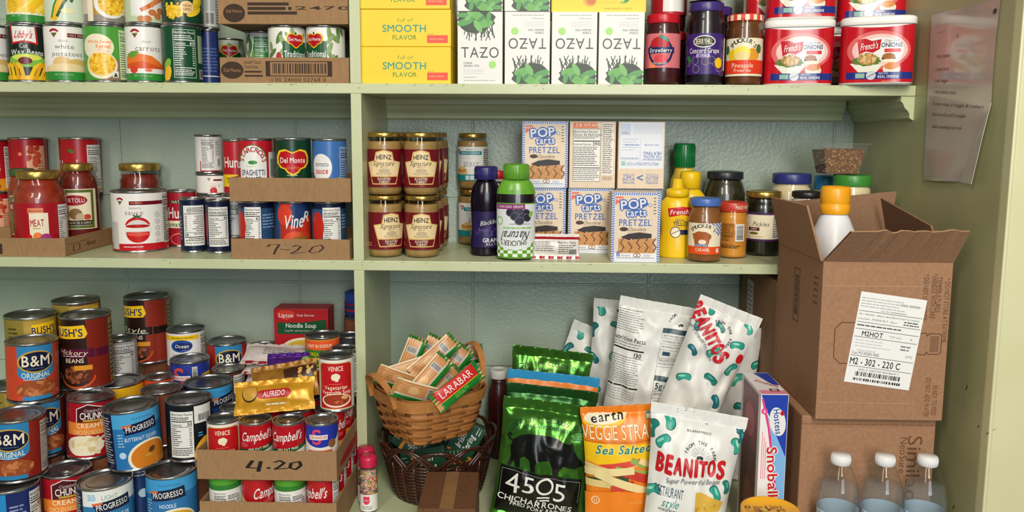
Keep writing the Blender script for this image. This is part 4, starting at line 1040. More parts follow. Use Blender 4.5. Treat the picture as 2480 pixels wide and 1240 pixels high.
for cx, Y, Z, r, lab in ((1931, .052, TOP, 0, 'red fried onion canister with a white lid, left of the front pair'), (2123, .010, TOP, -.12, 'red fried onion canister overhanging the shelf edge at the right end'), (2052, .150, TOP, 0, 'red fried onion canister behind the gap of the front pair'),
                         (1933, .060, TOP + hO + .0005, 0, 'red fried onion canister on top of the left front one'), (2102, .105, TOP + hO + .0005, 0, 'red fried onion canister cut by the photo\'s top, upper right'), (1872, .150, TOP, .0, 'red fried onion canister behind the pineapple jar'), (1876, .150, TOP + hO + .0005, .1, 'red fried onion canister high at the back above the pineapple jar')):
    x = atY(cx, 120, Y).x
    spawn('onion_canister', lab, 'canister', ON, (x, Y, Z), face(x, Y) * .6 + r, G_O)

# ================================================================== middle shelf, right bay
def L_heinz(off=0, right=True):
    def f(a):
        o = off
        a.p([(o - .50, .66), (o - .27, .70), (o - .22, .93), (o, .985), (o + .22, .93), (o + .27, .70), (o + .50, .66), (o + .33, .07), (o - .33, .07)], '#D8B36A')
        a.p([(o - .46, .64), (o - .24, .68), (o - .19, .90), (o, .95), (o + .19, .90), (o + .24, .68), (o + .46, .64), (o + .37, .30), (o - .37, .30)], '#EBD2A2')
        a.p([(o - .365, .27), (o + .365, .27), (o + .305, .10), (o - .305, .10)], 'mar')
        a.t('HEINZ', o, .80, .12, 'bk', w=.40, b=1, arc=-.5); a.t('Signature', o, .63, .12, '#3A241A', w=.58, it=.45); a.t('GRAVY', o, .535, .045, '#5A3A22', w=.2); a.ring(o, .43, .14, .06, .012, '#7A6A5A'); a.e(o, .43, .11, .035, '#B8A68A'); a.t('RICH & SAVORY', o, .34, .045, '#5A3A22', w=.4, arc=.5)
        a.t('ROASTED', o, .22, .062, 'cream', w=.34, b=1); a.t('TURKEY', o, .14, .062, 'cream', w=.29, b=1); a.ln(o - .72, .08, o - .56, .2, 2, 'salm'); a.r(o + .66, .1, o + .84, .9, 'cream'); a.ln(o + .67, .12, o + .83, .88, 14, '#8A6A4A'); a.r(o - .9, .3, o - .74, .85, 'cream')
    return f
GRV = noisy('tan_gravy', '#94743F', '#A6854C', 60, .5, coat=.15); G_HZ = 'turkey gravy jars with maroon labels'
d0 = None
P = {}
for lev in (0, 1):
    for row in (0, 1, 2):
        for c, (x0, x1) in enumerate(((890, 976), (979, 1066))):
            if lev == 0 and row == 0: loc, d, h = fit(x0, x1, 471, 625, None, MID)
            if d0 is None: d0, h0, y0 = d, h, loc[1]
            if row == 0 and lev == 0: P[c] = loc[0]
            R = d0 / 2; prof = [(R * .84, 0), (R * .93, .002), (R, .010), (R, h0 * .80), (R * .97, h0 * .86), (R * .90, h0 * .90), (R * .89, h0 * .95)]
            off = .18 if (lev == 0 and c == 0 and row == 0) else 0
            ps = parts_of('heinz%s' % off, lambda: jar_parts(R, h0, prof, h0 * .86, GRV, (R * .92, h0 * .925, h0, GOLDLID), (h0 * .135, h0 * .735, 'mar', 1.75, L_heinz(off)), seed=2))
            dep = ('front row', 'middle row', 'back row')[row]; lo = ('standing on the shelf', 'stacked on another')[lev]; wh = ('beside the divider', 'second from the divider')[c]
            y = y0 + row * (d0 + .0012); x = P[c] + row * .0012
            spawn('gravy_jar', 'turkey gravy jar with maroon label, %s %s, %s' % (dep, wh, lo), 'jar', ps, (x, y, MID + lev * (h0 + .0004)), face(x, y) * .9 + (0 if row == 0 else .25 * (row - 1)), G_HZ)
            REG.append((x, y, R, MID + lev * h0, MID + (lev + 1) * h0))
def L_gravy(a):
    a.r(-2, 0, 2, .18, '#1F8A90'); a.r(-.45, .76, .28, .87, '#1F8A90'); a.t('TURKEY FLAVORED', -.08, .815, .05, 'wh', w=.6, b=1); a.ln(-.2, .9, .1, .94, 1, 'gy'); a.t('homestyle', -.16, .68, .06, 'lgy', w=.42); a.t('gravy', -.05, .53, .14, '#9A9A98', w=.46); a.ln(-.3, .42, .2, .45, 1, 'gy')
    a.e(-.36, .24, .2, .07, '#D8B070'); a.e(-.36, .31, .18, .06, '#C88A3E'); a.e(-.34, .37, .12, .05, '#E0BC7E'); hlogo(a, -.5, .86, .08)
    for x in (-.22, -.08, .06): a.r(x, .02, x + .12, .15, '#CFE6E4')
    a.r(.33, .04, .62, .96, 'lgy'); a.ln(.35, .08, .6, .93, 14, '#3A3A3A')
for i, (yt, Z, lab) in enumerate(((459, MID, 'white labelled gravy jar standing on the shelf behind the grape bottle'), (303, None, 'white labelled gravy jar with teal bands, stacked at the back'))):
    if i == 0:
        loc, d, h = fit(1108, 1182, 456, 594, None, MID); h = atY(1145, 457, loc[1]).z - MID
    R = d / 2; prof = [(R * .86, 0), (R * .95, .002), (R, .009), (R, h * .80), (R * .96, h * .86), (R * .86, h * .91), (R * .85, h * .95)]
    if i == 0: REG.append((loc[0], loc[1], R, MID, MID + .3))
    spawn('gravy_jar', lab, 'jar', parts_of('hgravy', lambda: jar_parts(R, h, prof, h * .87, GRV, (R * .90, h * .91, h, GOLDLID), (h * .16, h * .76, '#E9E7E2', 1.5, L_gravy))), (loc[0], loc[1], MID + i * (h + .0004)), face(loc[0], loc[1]) + (0 if i else .35), 'white labelled gravy jars')
# squeeze bottles
def bottle(x0, x1, yt, yb, label, pf, shell, capm, capz, art=None, lz=None, bg=None, ha=1.2, sy=.62, Y=None, content=None, fill=.8, name='squeeze_bottle', cat='bottle', turn=0, capr=None, captop=None, group=None, Z=MID, seed=1, h=None, sleeve=None):
    loc, d, hh = fit(x0, x1, yt, yb, Y, Z); h = h or hh; R = d / 2
    loc = settle((loc[0], loc[1] - R * (1 - sy) * .5, loc[2]), d * (1 + sy) / 2, h)
    prof = [(R * r, h * z) for r, z in pf]
    ps = jar_parts(R, h, prof, h * fill, content, None, (h * lz[0], h * lz[1], bg, ha, art) if art else None, 1, sy, seed, shell)
    c = MB(); cr = R * (capr or pf[-1][0]) * 1.06; a, b = h * capz, h
    c.lathe([(cr * .98, a), (cr, a + .001), (cr, b - .004), (cr * .94, b - .001), (cr * .8, b), (.0001, b)] if not captop else [(cr * q, a + (b - a) * t) for q, t in captop], capm, 40, caps=(True, False))
    for k in range(28 if not captop else 0):
        th = 2 * pi * k / 28; c.tube([(cr * sin(th), -cr * cos(th), a + .002), (cr * sin(th), -cr * cos(th), b - .006)], .0006, capm, 4)
    if sleeve:
        z0, z1, m = sleeve; zs = [h * (z0 + (z1 - z0) * k / 12) for k in range(13)]
        ps.append(('neck_sleeve', MB().lathe([(interp(prof, z) + .0007, z) for z in zs], m, 40, 1, sy)))
    ps.append(('cap', c))
    return spawn(name, label, cat, parts_of(None, lambda: ps), loc, face(loc[0], loc[1]) + turn, group), loc
GREENPL = glass('green_tinted_shrink_band', (.35, .62, .18), 1.4, .1, .12)
def L_nat(a):
    for i in range(14):
        for j in range(4):
            if (i + j) % 2 == 0: a.r(-.6 + i * .09, .03 + j * .06, -.51 + i * .09, .09 + j * .06, '#E6EEDA')
    a.r(-.7, .28, .7, .98, '#D9DCDD'); a.e(-.02, .28, .35, .12, '#DFE2E2')
    b = Art(); b.t("SMUCKER'S", .05, .72, .09, '#4A4A44', w=.5, arc=-.45, b=1); b.t('Natural', .02, .58, .15, '#4A4E48', w=.5, it=.4, b=1); b.ln(-.3, .42, .26, .47, 1, 'lg'); b.ln(-.26, .36, .2, .39, 1, '#7A7A78')
    b.sh = b.turned().sh; a.sh += [(p, c, bb, l + 4) for p, c, bb, l in b.sh]
    for x, y in ((-.1, .83), (.04, .86), (.18, .82), (-.02, .76), (.12, .75), (.06, .68), (.2, .74)): a.e(x, y, .085, .075, '#5A5468'); a.e(x, y, .07, .06, '#2A2534')
    a.r(-.42, .89, .16, .98, '#8A2A6E'); a.t('CONCORD GRAPE', -.12, .935, .04, 'wh', w=.5); a.ring(-.33, .68, .08, .08, .02, 'lg'); a.e(.28, .8, .06, .04, 'lg', 60)
BOTP = [(.90, 0), (.97, .012), (1, .03), (.98, .16), (.92, .32), (.96, .48), (1, .60), (.97, .70), (.84, .78), (.66, .83), (.60, .845), (.60, .86)]
bottle(1203, 1297, 396, 633, 'squeeze bottle of natural grape spread with a green cap, label upside down', [(.86, 0), (.93, .012), (.97, .03), (.98, .2), (1.0, .45), (1.0, .66), (.94, .74), (.80, .80), (.62, .84), (.60, .86)], glass('dark_jelly_shell', (.9, .9, .9), 1.45, .06), RAL('cap_lime', '#5F9C2C'), .845, L_nat, (.02, .60), '#5E9A2A', 1.35, .62, content=GRAPE, fill=.82, capr=.62, sleeve=(.69, .845, noisy('lime_shrink_sleeve', '#5E9A2C', '#74B03A', 30, .25)))
def L_bgrape(a):
    a.t('Blackburn', .16, .72, .12, 'lgy', w=.62, it=.4, b=1, rot=10); a.blobs(-.3, .3, .5, .6, 40, .05, ['#3A2A66', '#2A1E50', '#4A3A7A']); a.t('GRAPE', .14, .20, .11, 'wh', w=.44, b=1); a.t('JELLY', .14, .09, .06, 'lgy', w=.3)
bottle(1140, 1214, 402, 622, 'dark grape jelly squeeze bottle with a purple cap', BOTP, ink('#120A18', .18), RAL('cap_purple', '#2A2466'), .855, L_bgrape, (.10, .5), '#221848', 1.1, .66, capr=.70)
bottle(1176, 1236, 413, None, 'dark squeeze bottle with a red cap behind the purple capped one', BOTP, ink('#150A14', .18), RAL('cap_red', '#C41A26'), .90, Y=.16, sy=.66, capr=.62)
# toaster pastry boxes
def L_pop(a):
    W = a.W / 2
    a.frame(-W, .0, W, 1, .045, '#DFE3EC')
    qs = []
    for k in range(30):
        for s in (-1, 1):
            y = k / 30; qs.append([(s * W - s * .003, y), (s * W - s * .042, y + .018), (s * W - s * .042, y + .036), (s * W - s * .003, y + .018)])
    for k in range(19):
        x = -W + .04 + k * (2 * W - .08) / 19; qs.append([(x, .96), (x + .018, .96), (x + .034, .995), (x + .016, .995)])
    a._put(qs, '#4668B8')
    a.p([(-W + .05, .94), (-W + .16, .94), (-W + .16, .82), (-W + .105, .86), (-W + .05, .82)], '#E8674E'); a.t('NEW', -W + .105, .905, .03, 'wh', b=1)
    B = '#3B62B4'; a.e(-.03, .82, .20, .06, B, 6); a.e(.0, .715, .14, .045, B, 4)
    a.t('POP', -.04, .832, .125, 'wh', w=.36, b=1, rot=5, out=B, ow=.15); a.e(.195, .82, .024, .024, B); a.e(.195, .82, .016, .016, 'wh'); a.t('tarts', .0, .715, .105, 'wh', w=.28, b=1, rot=3, out=B, ow=.15)
    a.t('PRETZEL', -.01, .57, .09, '#4A6DB8', w=.46, b=1); a.t('Chocolate', .02, .475, .05, '#5A3524', w=.26, it=.4); a.e(-.17, .475, .06, .03, '#4A2C20'); a.ln(-.12, .40, .17, .44, 2, '#B59A78', .3)
    a.r(-W + .045, .045, W - .045, .13, '#EFEDEA'); a.r(-W + .10, .13, W - .08, .34, '#C98F52'); a.p([(-W + .13, .36), (-.1, .41), (.05, .43), (W - .12, .41), (W - .12, .35), (.1, .34), (-.1, .32)], '#2C2220')
    for k in range(5): x = -W + .15 + k * .115; a.stroke([(x + .02, .34), (x - .02, .28), (x + .03, .22), (x - .01, .15)], .018, '#7A4A2C')
    a.blobs(-W + .1, .14, W - .1, .33, 30, .012, ['#E0B478', '#B87A40'], ell=False)
    a.t('Sweet', -.14, .10, .035, '#4A6DB8', it=.3); a.t('Salty', .17, .10, .035, '#4A6DB8', it=.3); a.ring(.0, .10, .03, .03, .01, '#8A5A34'); a.ring(.045, .10, .03, .03, .01, '#8A5A34'); a.ln(-W + .07, .05, W - .07, .075, 1, '#9AA6BE', .6)
    a.t('8', -W + .1, .12, .075, '#3B62B4', b=1); a.ln(W - .1, .68, W - .06, .94, 6, '#6A5A4A', .3)
def L_popnf(a):
    W = a.W / 2; a.r(-W + .05, .90, -W + .5 * a.W + .07, .985, '#E8764E'); a.t('3 B VITAMINS', -W + .31, .945, .045, 'cream', w=.44, b=1)
    a.r(-W + .05, .10, .12, .89, '#F0EBE4'); a.frame(-W + .05, .10, .12, .89, .006, '#4A4A48'); x0, x1 = -W + .06, .11
    a.t('Nutrition Facts/', x0, .85, .035, 'bk', w=.36, b=1, al='l'); a.t('Datos de Nutrici\u00f3n'.replace('\u00f3', 'o'), x0, .805, .035, 'bk', w=.42, b=1, al='l'); a.ln(x0, .74, x1, .78, 2, '#555555'); a.r(x0, .70, x1, .715, 'bk')
    a.t('Calories/Calorias', x0, .66, .03, 'bk', w=.26, b=1, al='l'); a.t('390', x1, .665, .05, 'bk', b=1, al='r'); a.ln(x0, .33, x1, .63, 11, '#4A4A4A', .4); a.r(x0, .30, x1, .312, 'bk'); a.ln(x0, .12, x1, .29, 6, '#6A6A6A', .4)
    a.r(.14, .20, W - .03, .98, '#EDE6DC'); a.ln(.15, .22, W - .04, .97, 26, '#5A544C', .4); a.ln(.15, .12, W - .04, .18, 3, '#7A5A3C', .4)
def L_popback(a):
    W = a.W / 2; b = '#4A6DB8'
    a.r(-W + .02, .30, W - .02, .985, '#E6E8EF'); a.r(-W + .03, .80, -W + .18, .97, '#C8D4EC'); a.t('Visita', -W + .1, .83, .03, 'crim', rot=180); a.r(-W + .22, .82, W - .04, .96, '#D9DEEA'); a.ln(-W + .06, .56, -.04, .76, 5, '#B8C4DE', .3)
    for t, u, v, h, w in (('HEATING', .17, .53, .05, .27), ('FOIL BEFORE', .17, .48, .03, .27), ('REMOVE FROM', .17, .44, .03, .27), ('FOR TOASTER', .15, .655, .024, .22), ('FOR FREEZER', -.14, .655, .024, .22), ('FOR MICROWAVE', -.17, .455, .024, .26), ('FULLY BAKED & READY TO EAT', .0, .385, .02, .44), ('OR HEAT, OR FREEZE, OR STACK', .0, .36, .02, .44), ('WAITING', .17, .09, .035, .18), ('FOR YOUR', .17, .13, .025, .18), ('MOUTH', .17, .17, .04, .18), ('TO COOL', .17, .21, .025, .18), ('WAITING', -.18, .09, .035, .18), ('FOR YOUR', -.18, .13, .025, .18), ('TART', -.18, .17, .05, .18), ('TO COOL', -.18, .21, .025, .18)):
        a.t(t, u, v, h, b, w=w, b=1, rot=180)
    a.stroke([(.03, .20), (-.05, .165), (.03, .13)], .02, b); a.frame(-W + .03, .43, W - .04, .99, .004, '#B8C4DE'); a.r(-.02, .44, -.015, .76, '#B8C4DE'); a.e(.24, .37, .03, .025, '#A8C4C8'); a.r(-W + .05, .345, -W + .11, .41, '#9CC4B4')
dP = .062
loc, wP, hP = box_at(1376, 1486, 456, 614, 0, MID, dP)
yP = atZ(1430, 614, MID).y; loc, wP, hP = box_at(1376, 1486, 456, 614, yP, MID, dP)
KR = noisy('kraft_box_card', '#E2CDB2', '#E9D6BE', 120, .6)
def popbox(kind): return parts_of('pop' + kind, lambda: [('pastry_box', carton(wP, dP, hP, KR, {'front': ({'f': L_pop, 'n': L_popnf, 'b': L_popback}[kind], hP)}, .001))])[0][1]
G_P = 'toaster pastry boxes'
for cx, yb, Z, k, lab, y in ((1315, 612, MID, 'f', 'pastry box on the shelf half hidden behind the green capped bottle', yP), (1431, 614, MID, 'f', 'pastry box on the shelf between its hidden neighbour and the nearest box', yP), (1546, 614, MID, 'f', 'pastry box behind the nearest pastry box', yP),
                             (1320, 450, 1, 'f', 'pastry box front out, topmost behind the green capped bottle', yP - .004), (1435, 450, 1, 'n', 'pastry box turned to its nutrition table, top row', yP - .004), (1553, 455, 1, 'b', 'pastry box showing its blue heating directions upside down, top row', yP - .010)):
    zz = MID if Z != 1 else MID + hP + .0005
    single('pastry_box', lab, 'pastry box', popbox(k), (atY(cx, yb - 80, y).x, y + dP / 2, zz), 0, G_P)
yn = max(atZ(1540, 635, MID).y, .001)
single('pastry_box', 'nearest pastry box, standing alone at the shelf edge', 'pastry box', popbox('f'), (atY(1540, 550, yn).x, yn + dP / 2, MID), .0, G_P)
# the crumpled snack pouch at the shelf edge
def L_pouch(a):
    a.r(-1.1, .78, 1.1, .93, 'crim'); a.r(-1.1, .02, 1.1, .13, 'crim'); a.r(.92, .1, 1.1, .9, 'crim'); a.t('Nutrition Facts', .45, .66, .10, 'bk', w=.7, b=1); a.ln(.12, .2, .85, .58, 5, '#55504C', .4); a.ln(-.9, .3, .0, .7, 5, '#77726C', .4); a.bar(.5, .16, .84, .42, 'lgy')
pl = atZ(1345, 632, MID)
spawn('snack_pouch', 'small crumpled red and white snack pouch lying at the shelf edge', 'pouch', parts_of(None, lambda: bag_parts(.097, .052, .010, ink('#E4DED8', .3), L_pouch, .052, 4, .0018, seal=.006, step=.003, waist=.02)), (pl.x, pl.y + .014, MID + .0005), (-.22, 0, .02))
# mustard, ranch, caramel, cheese, pickles, mayonnaise
MUP = [(.90, 0), (.97, .01), (1, .03), (1, .12), (.95, .22), (.88, .34), (.90, .46), (.97, .56), (.98, .64), (.88, .71), (.66, .765), (.56, .78), (.56, .80)]
MCAP = [(1.02, 0), (1.08, .02), (1.08, .38), (.95, .42), (.62, .46), (.52, .52), (.44, .96), (.36, 1), (.0005, 1)]
def L_must(a):
    a.p([(-.28, .93), (.1, .99), (.5, .95), (.46, .70), (.1, .76), (-.24, .68)], '#C81E22'); a.t("French's", .10, .84, .13, 'wh', w=.60, it=.2, b=1, rot=3); a.t('Classic', .06, .61, .06, 'nav', w=.26, it=.2); a.t('YELLOW', .12, .5, .13, 'nav', w=.5, b=1)
    a.r(-.05, .18, .6, .32, '#1E2A4A'); a.ring(-.06, .25, .15, .16, .02, 'nav'); a.e(-.06, .25, .13, .14, 'cream'); a.stroke([(-.16, .2), (.04, .3)], .03, 'gy')
MY = noisy('mustard_yellow_plastic', '#EBBE12', '#F0C81E', 20, .3)
bottle(1596, 1680, 432, 627, 'yellow mustard squeeze bottle in front, beside the nearest pastry box', MUP, MY, MY, .775, L_must, (.22, .66), None, 1.2, .66, captop=MCAP, turn=.1)
bottle(1624, 1704, 415, None, 'second yellow mustard bottle behind the front mustard', MUP, MY, MY, .80, Y=.135, sy=.66, captop=[(1.0, 0), (1.05, .02), (1.05, .8), (.95, 1), (.0005, 1)])
def L_ranch(a): a.e(.1, .5, .45, .25, '#2A4A9A'); a.t('Ranch', .1, .5, .3, 'wh', w=.7, b=1)
bottle(1622, 1690, 347, None, 'salad dressing bottle with a tall green cap, behind the mustard', [(.9, 0), (1, .03), (1, .55), (.9, .66), (.70, .72), (.66, .76), (.66, .78)], ink('#E9C64A', .25), noisy('green_cap', '#0E6A34', '#127A3C', 30, .3), .775, L_ranch, (.80, .98), None, 1.2, .8, Y=.225, capr=.70)
CARA = noisy('caramel_sauce', '#7A4A20', '#8E5A2A', 60, .4, coat=.2)
def L_cara(a):
    a.r(-.6, .0, .6, 1, 'cream')
    for k in range(5): a.stroke([(.12 + .12 * k, 1), (.5 + .12 * k, .62)], .05, '#6F7FC0')
    a.e(-.02, .80, .42, .2, 'cream')
    for ch, an in zip("SMUCKER'S", range(150, 20, -15)): a.t(ch, -.04 + .42 * cos(radians(an)), .64 + .28 * sin(radians(an)), .11, 'bk', b=1, rot=(an - 90) * .6)
    a.e(-.08, .58, .3, .16, '#A85A2A', jit=.08); a.e(-.22, .44, .1, .14, '#A85A2A'); a.e(.06, .42, .1, .1, '#B5652E'); a.e(-.06, .40, .12, .08, 'cream'); a.r(-.3, .26, .12, .33, '#5A68A8'); a.t('SUGAR FREE', -.09, .295, .04, 'wh', w=.36)
    a.r(-.6, 0, .6, .25, '#E8541E'); a.t('CARAMEL', -.04, .15, .1, 'cream', w=.46, b=1); a.r(.40, .06, .50, .19, 'wh')
def jar_on(x0, x1, yt, yb, lab, cont, art, lidc, Y=None, **kw):
    Yc = Y if Y is not None else fit(x0, x1, yt, yb, None, MID)[0][1]
    return jar_sauce(x0, x1, yt, Yc, lab, cont, art, lidm=lidc if not isinstance(lidc, str) else RAL('lid_' + lidc.strip('#'), lidc), Z=MID, **kw)
G_C = 'condiment jars on the middle shelf'
jar_on(1659, 1742, 478, 636, 'caramel jar with a blue lid at the shelf edge', CARA, L_cara, '#4A6FB8', group=G_C, lz=(.13, .62), ha=1.1, sh=.66, nk=.84, lid_h=.0155, name='caramel_jar')
def L_chees(a):
    a.r(-.5, .2, .06, .95, '#C07A2A'); a.ln(-.45, .3, .02, .9, 9, '#5A3A1A'); a.frame(-.48, .48, .04, .92, .015, '#4A2A12'); a.bar(.10, .30, .44, .92, 'wh', vert=True); a.ln(-.4, .05, .4, .17, 2, '#4A2A12')
def lt(L, r, a, b):
    A = Art(); A.t('MADE WITH REAL', .03, .0, .0075, 'cream', w=.05, b=1); emit(L, A, lambda u, v, o: ((r + .0006 + o) * sin(u / r), -(r + .0006 + o) * cos(u / r), (a + b) / 2 + v), 1, du=.003)
CHS = noisy('orange_cheese_dip', '#C98428', '#D8932F', 50, .45, coat=.15)
jar_on(1739, 1810, 488, 627, 'orange cheese dip jar with a red and orange lid', CHS, L_chees, '#C8402E', group=G_C, lz=(.16, .66), ha=1.2, sh=.74, nk=.90, lid_h=.02, name='dip_jar', lidtext=lt)
PICK = noisy('dark_pickles', '#0C0E08', '#1C1E12', 60, .3, coat=.3)
def L_pick(a):
    a.r(-2, .92, 2, 1, '#4A2A5C'); a.r(-2, 0, 2, .07, '#4A2A5C'); a.t('Pickles', -.05, .60, .15, '#4A3A34', w=.56, it=.3); a.r(-.5, .36, -.1, .48, '#5A1A2A'); a.t('SWEET', -.3, .42, .06, 'cream', w=.24); a.e(-.3, .27, .16, .05, '#6A6A2A'); a.r(.34, .09, .8, .91, 'wh'); a.ln(.36, .12, .78, .88, 12, '#3A3A3A'); a.ln(-.5, .12, .1, .18, 1, 'tan')
jar_on(1805, 1891, 462, 622, 'pickle jar with a cream and purple label and gold lid', PICK, L_pick, GOLDLID, group=G_C, lz=(.24, .68), bg='cream', ha=1.9, sh=.76, nk=.92, lid_h=.013, name='pickle_jar')
OLIVE = noisy('dark_olives', '#20200E', '#33301A', 50, .35, coat=.3)
jar_on(1705, 1804, 415, None, 'dark pickle jar with a black lid at the back', OLIVE, lambda a: a.e(0, .5, .4, .2, 'gy'), '#22242A', Y=.215, group=G_C, lz=(.1, .4), bg='#1C1C18', ha=1.2, sh=.74, nk=.82, lid_h=.016, name='pickle_jar')
MAYO = noisy('cream_mayonnaise', '#D8C9A0', '#E0D2AC', 20, .4)
jar_on(1856, 1958, 420, None, 'mayonnaise jar with a dark blue lid, behind the pickles', MAYO, lambda a: a.r(-.5, .3, .5, .8, '#2A4A9A'), '#2C3478', Y=.175, group='mayonnaise jars', lz=(.12, .55), bg='#DCE0E6', ha=1.4, sh=.70, nk=.84, lid_h=.021, name='mayonnaise_jar')
jar_on(1966, 2036, 425, None, 'jar with a light blue lid between the blue and green lidded ones', MAYO, None, '#2E86C0', Y=.195, group='mayonnaise jars', sh=.7, nk=.8, lid_h=.03, name='mayonnaise_jar')
jar_on(2013, 2109, 423, None, 'mayonnaise jar with a green lid under the nut box', MAYO, lambda a: a.r(-.5, .3, .5, .8, 'gr'), '#3E8A34', Y=.088, group='mayonnaise jars', lz=(.12, .55), bg='#DDE2DA', ha=1.4, sh=.72, nk=.86, lid_h=.022, name='mayonnaise_jar')
jar_on(1915, 1990, 463, None, 'white jar with a black lid behind the open box flap', ink('#DAD6CC', .4), None, '#1C1A1A', Y=.072, group=G_C, sh=.76, nk=.9, lid_h=.012, name='condiment_jar')
# clear clamshell of nuts standing on the jar lids
zN = atY(2062, 423, .088).z + .0008
def clam():
    W0, W1, Dd, H = .068, .092, .07, .060
    def box(i, z0, z1, m, lid=False):
        b = MB(); f = lambda z: (W0 + (W1 - W0) * z / H - i, Dd * (.78 + .22 * z / H) - i)
        vs = []
        for z in (z0, z1):
            w, d = f(z); vs += [(-w / 2, -d / 2, z), (w / 2, -d / 2, z), (w / 2, d / 2, z), (-w / 2, d / 2, z)]
        return b.add(vs, [(0, 3, 2, 1), (0, 1, 5, 4), (1, 2, 6, 5), (2, 3, 7, 6), (3, 0, 4, 7)] + ([(4, 5, 6, 7)] if lid else []), m)
    nuts = box(.004, .001, H * .82, noisy('nut_filling_base', '#5A3A20', '#7A5430', 300, .7), True)
    rnd = random.Random(5)
    for k in range(420):
        z = rnd.uniform(.004, H * .80); s = rnd.choice((0, 0, 0, 1, 2)); w = W0 + (W1 - W0) * z / H - .005; d = Dd * (.78 + .22 * z / H) - .005
        p = Vector((rnd.uniform(-w / 2, w / 2), -d / 2, z)) if s == 0 else Vector((rnd.choice((-1, 1)) * w / 2, rnd.uniform(-d / 2, d / 2), z)) if s == 1 else Vector((rnd.uniform(-w / 2, w / 2), rnd.uniform(-d / 2, d / 2), H * .82))
        a, e = rnd.uniform(0, pi), .0032; v = Vector((cos(a), rnd.uniform(-.3, .3), sin(a))) * e
        nuts.tube([p - v, p - v * .5, p + v * .5, p + v], lambda t: .0013 * max(sin(pi * t), .25), ('#8A5C34', '#A87A4A', '#6E4626', '#B98C5C')[k % 4], 5)
    rim = MB(); w, d = W1 + .012, Dd + .012
    rim.box(-w / 2, -d / 2, H, w / 2, d / 2, H + .0025, glass('clear_plastic_lid', (.97, .98, .97), 1.45, .05, .06), .001)
    return [('tub', box(0, 0, H, glass('clear_plastic_tub', (.98, .99, .98), 1.42, .05, .03))), ('filling', nuts), ('lid', rim)]
pN = atY(2037, 400, .085)
spawn('nut_container', 'clear plastic box of shelled nuts standing on the jar lids', 'container', parts_of(None, clam), (pN.x, .105, zN), .05)
# ================================================================== lower bay, left: the pile of tins
def bean(a, x, y, s, rot=0, c='#2E8C80', c2=None):
    ca, sa = cos(radians(rot)), sin(radians(rot))
    P = [(-1, .1), (-.8, .5), (-.3, .62), (.3, .62), (.8, .5), (1, .1), (.9, -.3), (.6, -.42), (.3, -.22), (0, -.14), (-.3, -.22), (-.6, -.42), (-.9, -.3)]
    for _ in (0, 1): P = [(p[0] * w + q[0] * (1 - w), p[1] * w + q[1] * (1 - w)) for p, q in zip(P, P[1:] + P[:1]) for w in (.75, .25)]
    f = lambda k: [(x + s * k * (X * ca - Y * sa), y + s * k * (X * sa + Y * ca)) for X, Y in P]
    a.p(f(1.04), '#1E5A52'); a.p(f(.94), c); a.e(x - s * .2 * ca - s * .28 * sa, y - s * .2 * sa + s * .28 * ca, s * .5, s * .14, c2 or '#7CC4B4', rot, 12)
def beans_img(a, x, y, rx, ry, c=('#B8683A', '#9A4E28', '#C87E4E')):
    a.e(x, y, rx, ry, c[1], jit=.05)
    for k in range(24):
        th, r = a.rnd.uniform(0, 6.28), a.rnd.random() ** .5 * .85
        a.e(x + rx * r * cos(th), y + ry * r * sin(th), rx * .2, ry * .2, c[k % 3], a.rnd.uniform(0, 180), 9)
def L_bm(x=0.0):
    def f(a):
        a.r(x - .30, .50, x + .30, 1, '#2F83B8'); a.e(x, .52, .30, .14, '#2F83B8'); a.e(x, .72, .30, .20, 'gold'); a.e(x + .01, .72, .275, .175, 'dnav'); a.t('B&M', x, .735, .19, 'cream', w=.44, b=1); a.ln(x - .15, .585, x + .15, .61, 1, '#5A7090')
        a.t('ORIGINAL', x, .47, .09, 'wh', w=.46, arc=.35, b=1); a.ln(x - .2, .39, x + .2, .42, 1, 'wh'); beans_img(a, x + .02, .23, .36, .15); a.r(x - .22, .03, x + .26, .10, '#2F83B8'); a.r(-2, 0, 2, .03, '#2A2320'); a.nf(x + .5, .05, x + .8, .95, 'lgy')
    return f
def L_bush(x=-.22, mid='#5A1030', txt='Hickory'):
    def f(a):
        a.r(-2, 0, x + .22, 1, '#2A1612'); a.p([(x - .25, .90), (x + .20, .93), (x + .24, .80), (x + .20, .74), (x - .25, .72)], 'ye'); a.t("BUSH'S", x - .05, .82, .11, 'nav', w=.46, b=1)
        a.r(-2, .45, x + .32, .58, mid); a.t(txt, x + .02, .53, .075, 'cream', w=.42, it=.3, rot=-3); a.ln(x - .15, .46, x + .28, .49, 1, 'lgy'); a.t('BEANS', x + .04, .41, .06, 'cream', b=1)
        beans_img(a, x + .06, .2, .2, .13, ('#8A4A30', '#5A2A1A', '#A05A3A')); a.ring(x + .06, .18, .26, .18, .03, '#C8501E', a0=180, a1=360); a.r(x + .04, .27, x + .28, .34, '#E0962A'); a.r(x + .34, .45, .42, .57, mid)
        a.r(.34, .03, .56, .97, '#8A7E3A'); a.ln(.35, .1, .55, .9, 12, '#3A3418')
    return f
def L_bushgold(a):
    a.r(-.1, .02, .5, .98, '#B0903A'); a.p([(.0, .92), (.34, .94), (.36, .78), (.0, .74)], 'ye'); a.t("BUSH'S", .17, .83, .10, 'nav', w=.34, b=1); a.r(-.5, 0, -.1, 1, '#8E7C34'); a.ln(-.34, .3, -.14, .9, 10, '#4A4420'); a.r(.4, 0, .7, 1, '#6A1E14'); beans_img(a, .16, .3, .2, .2)
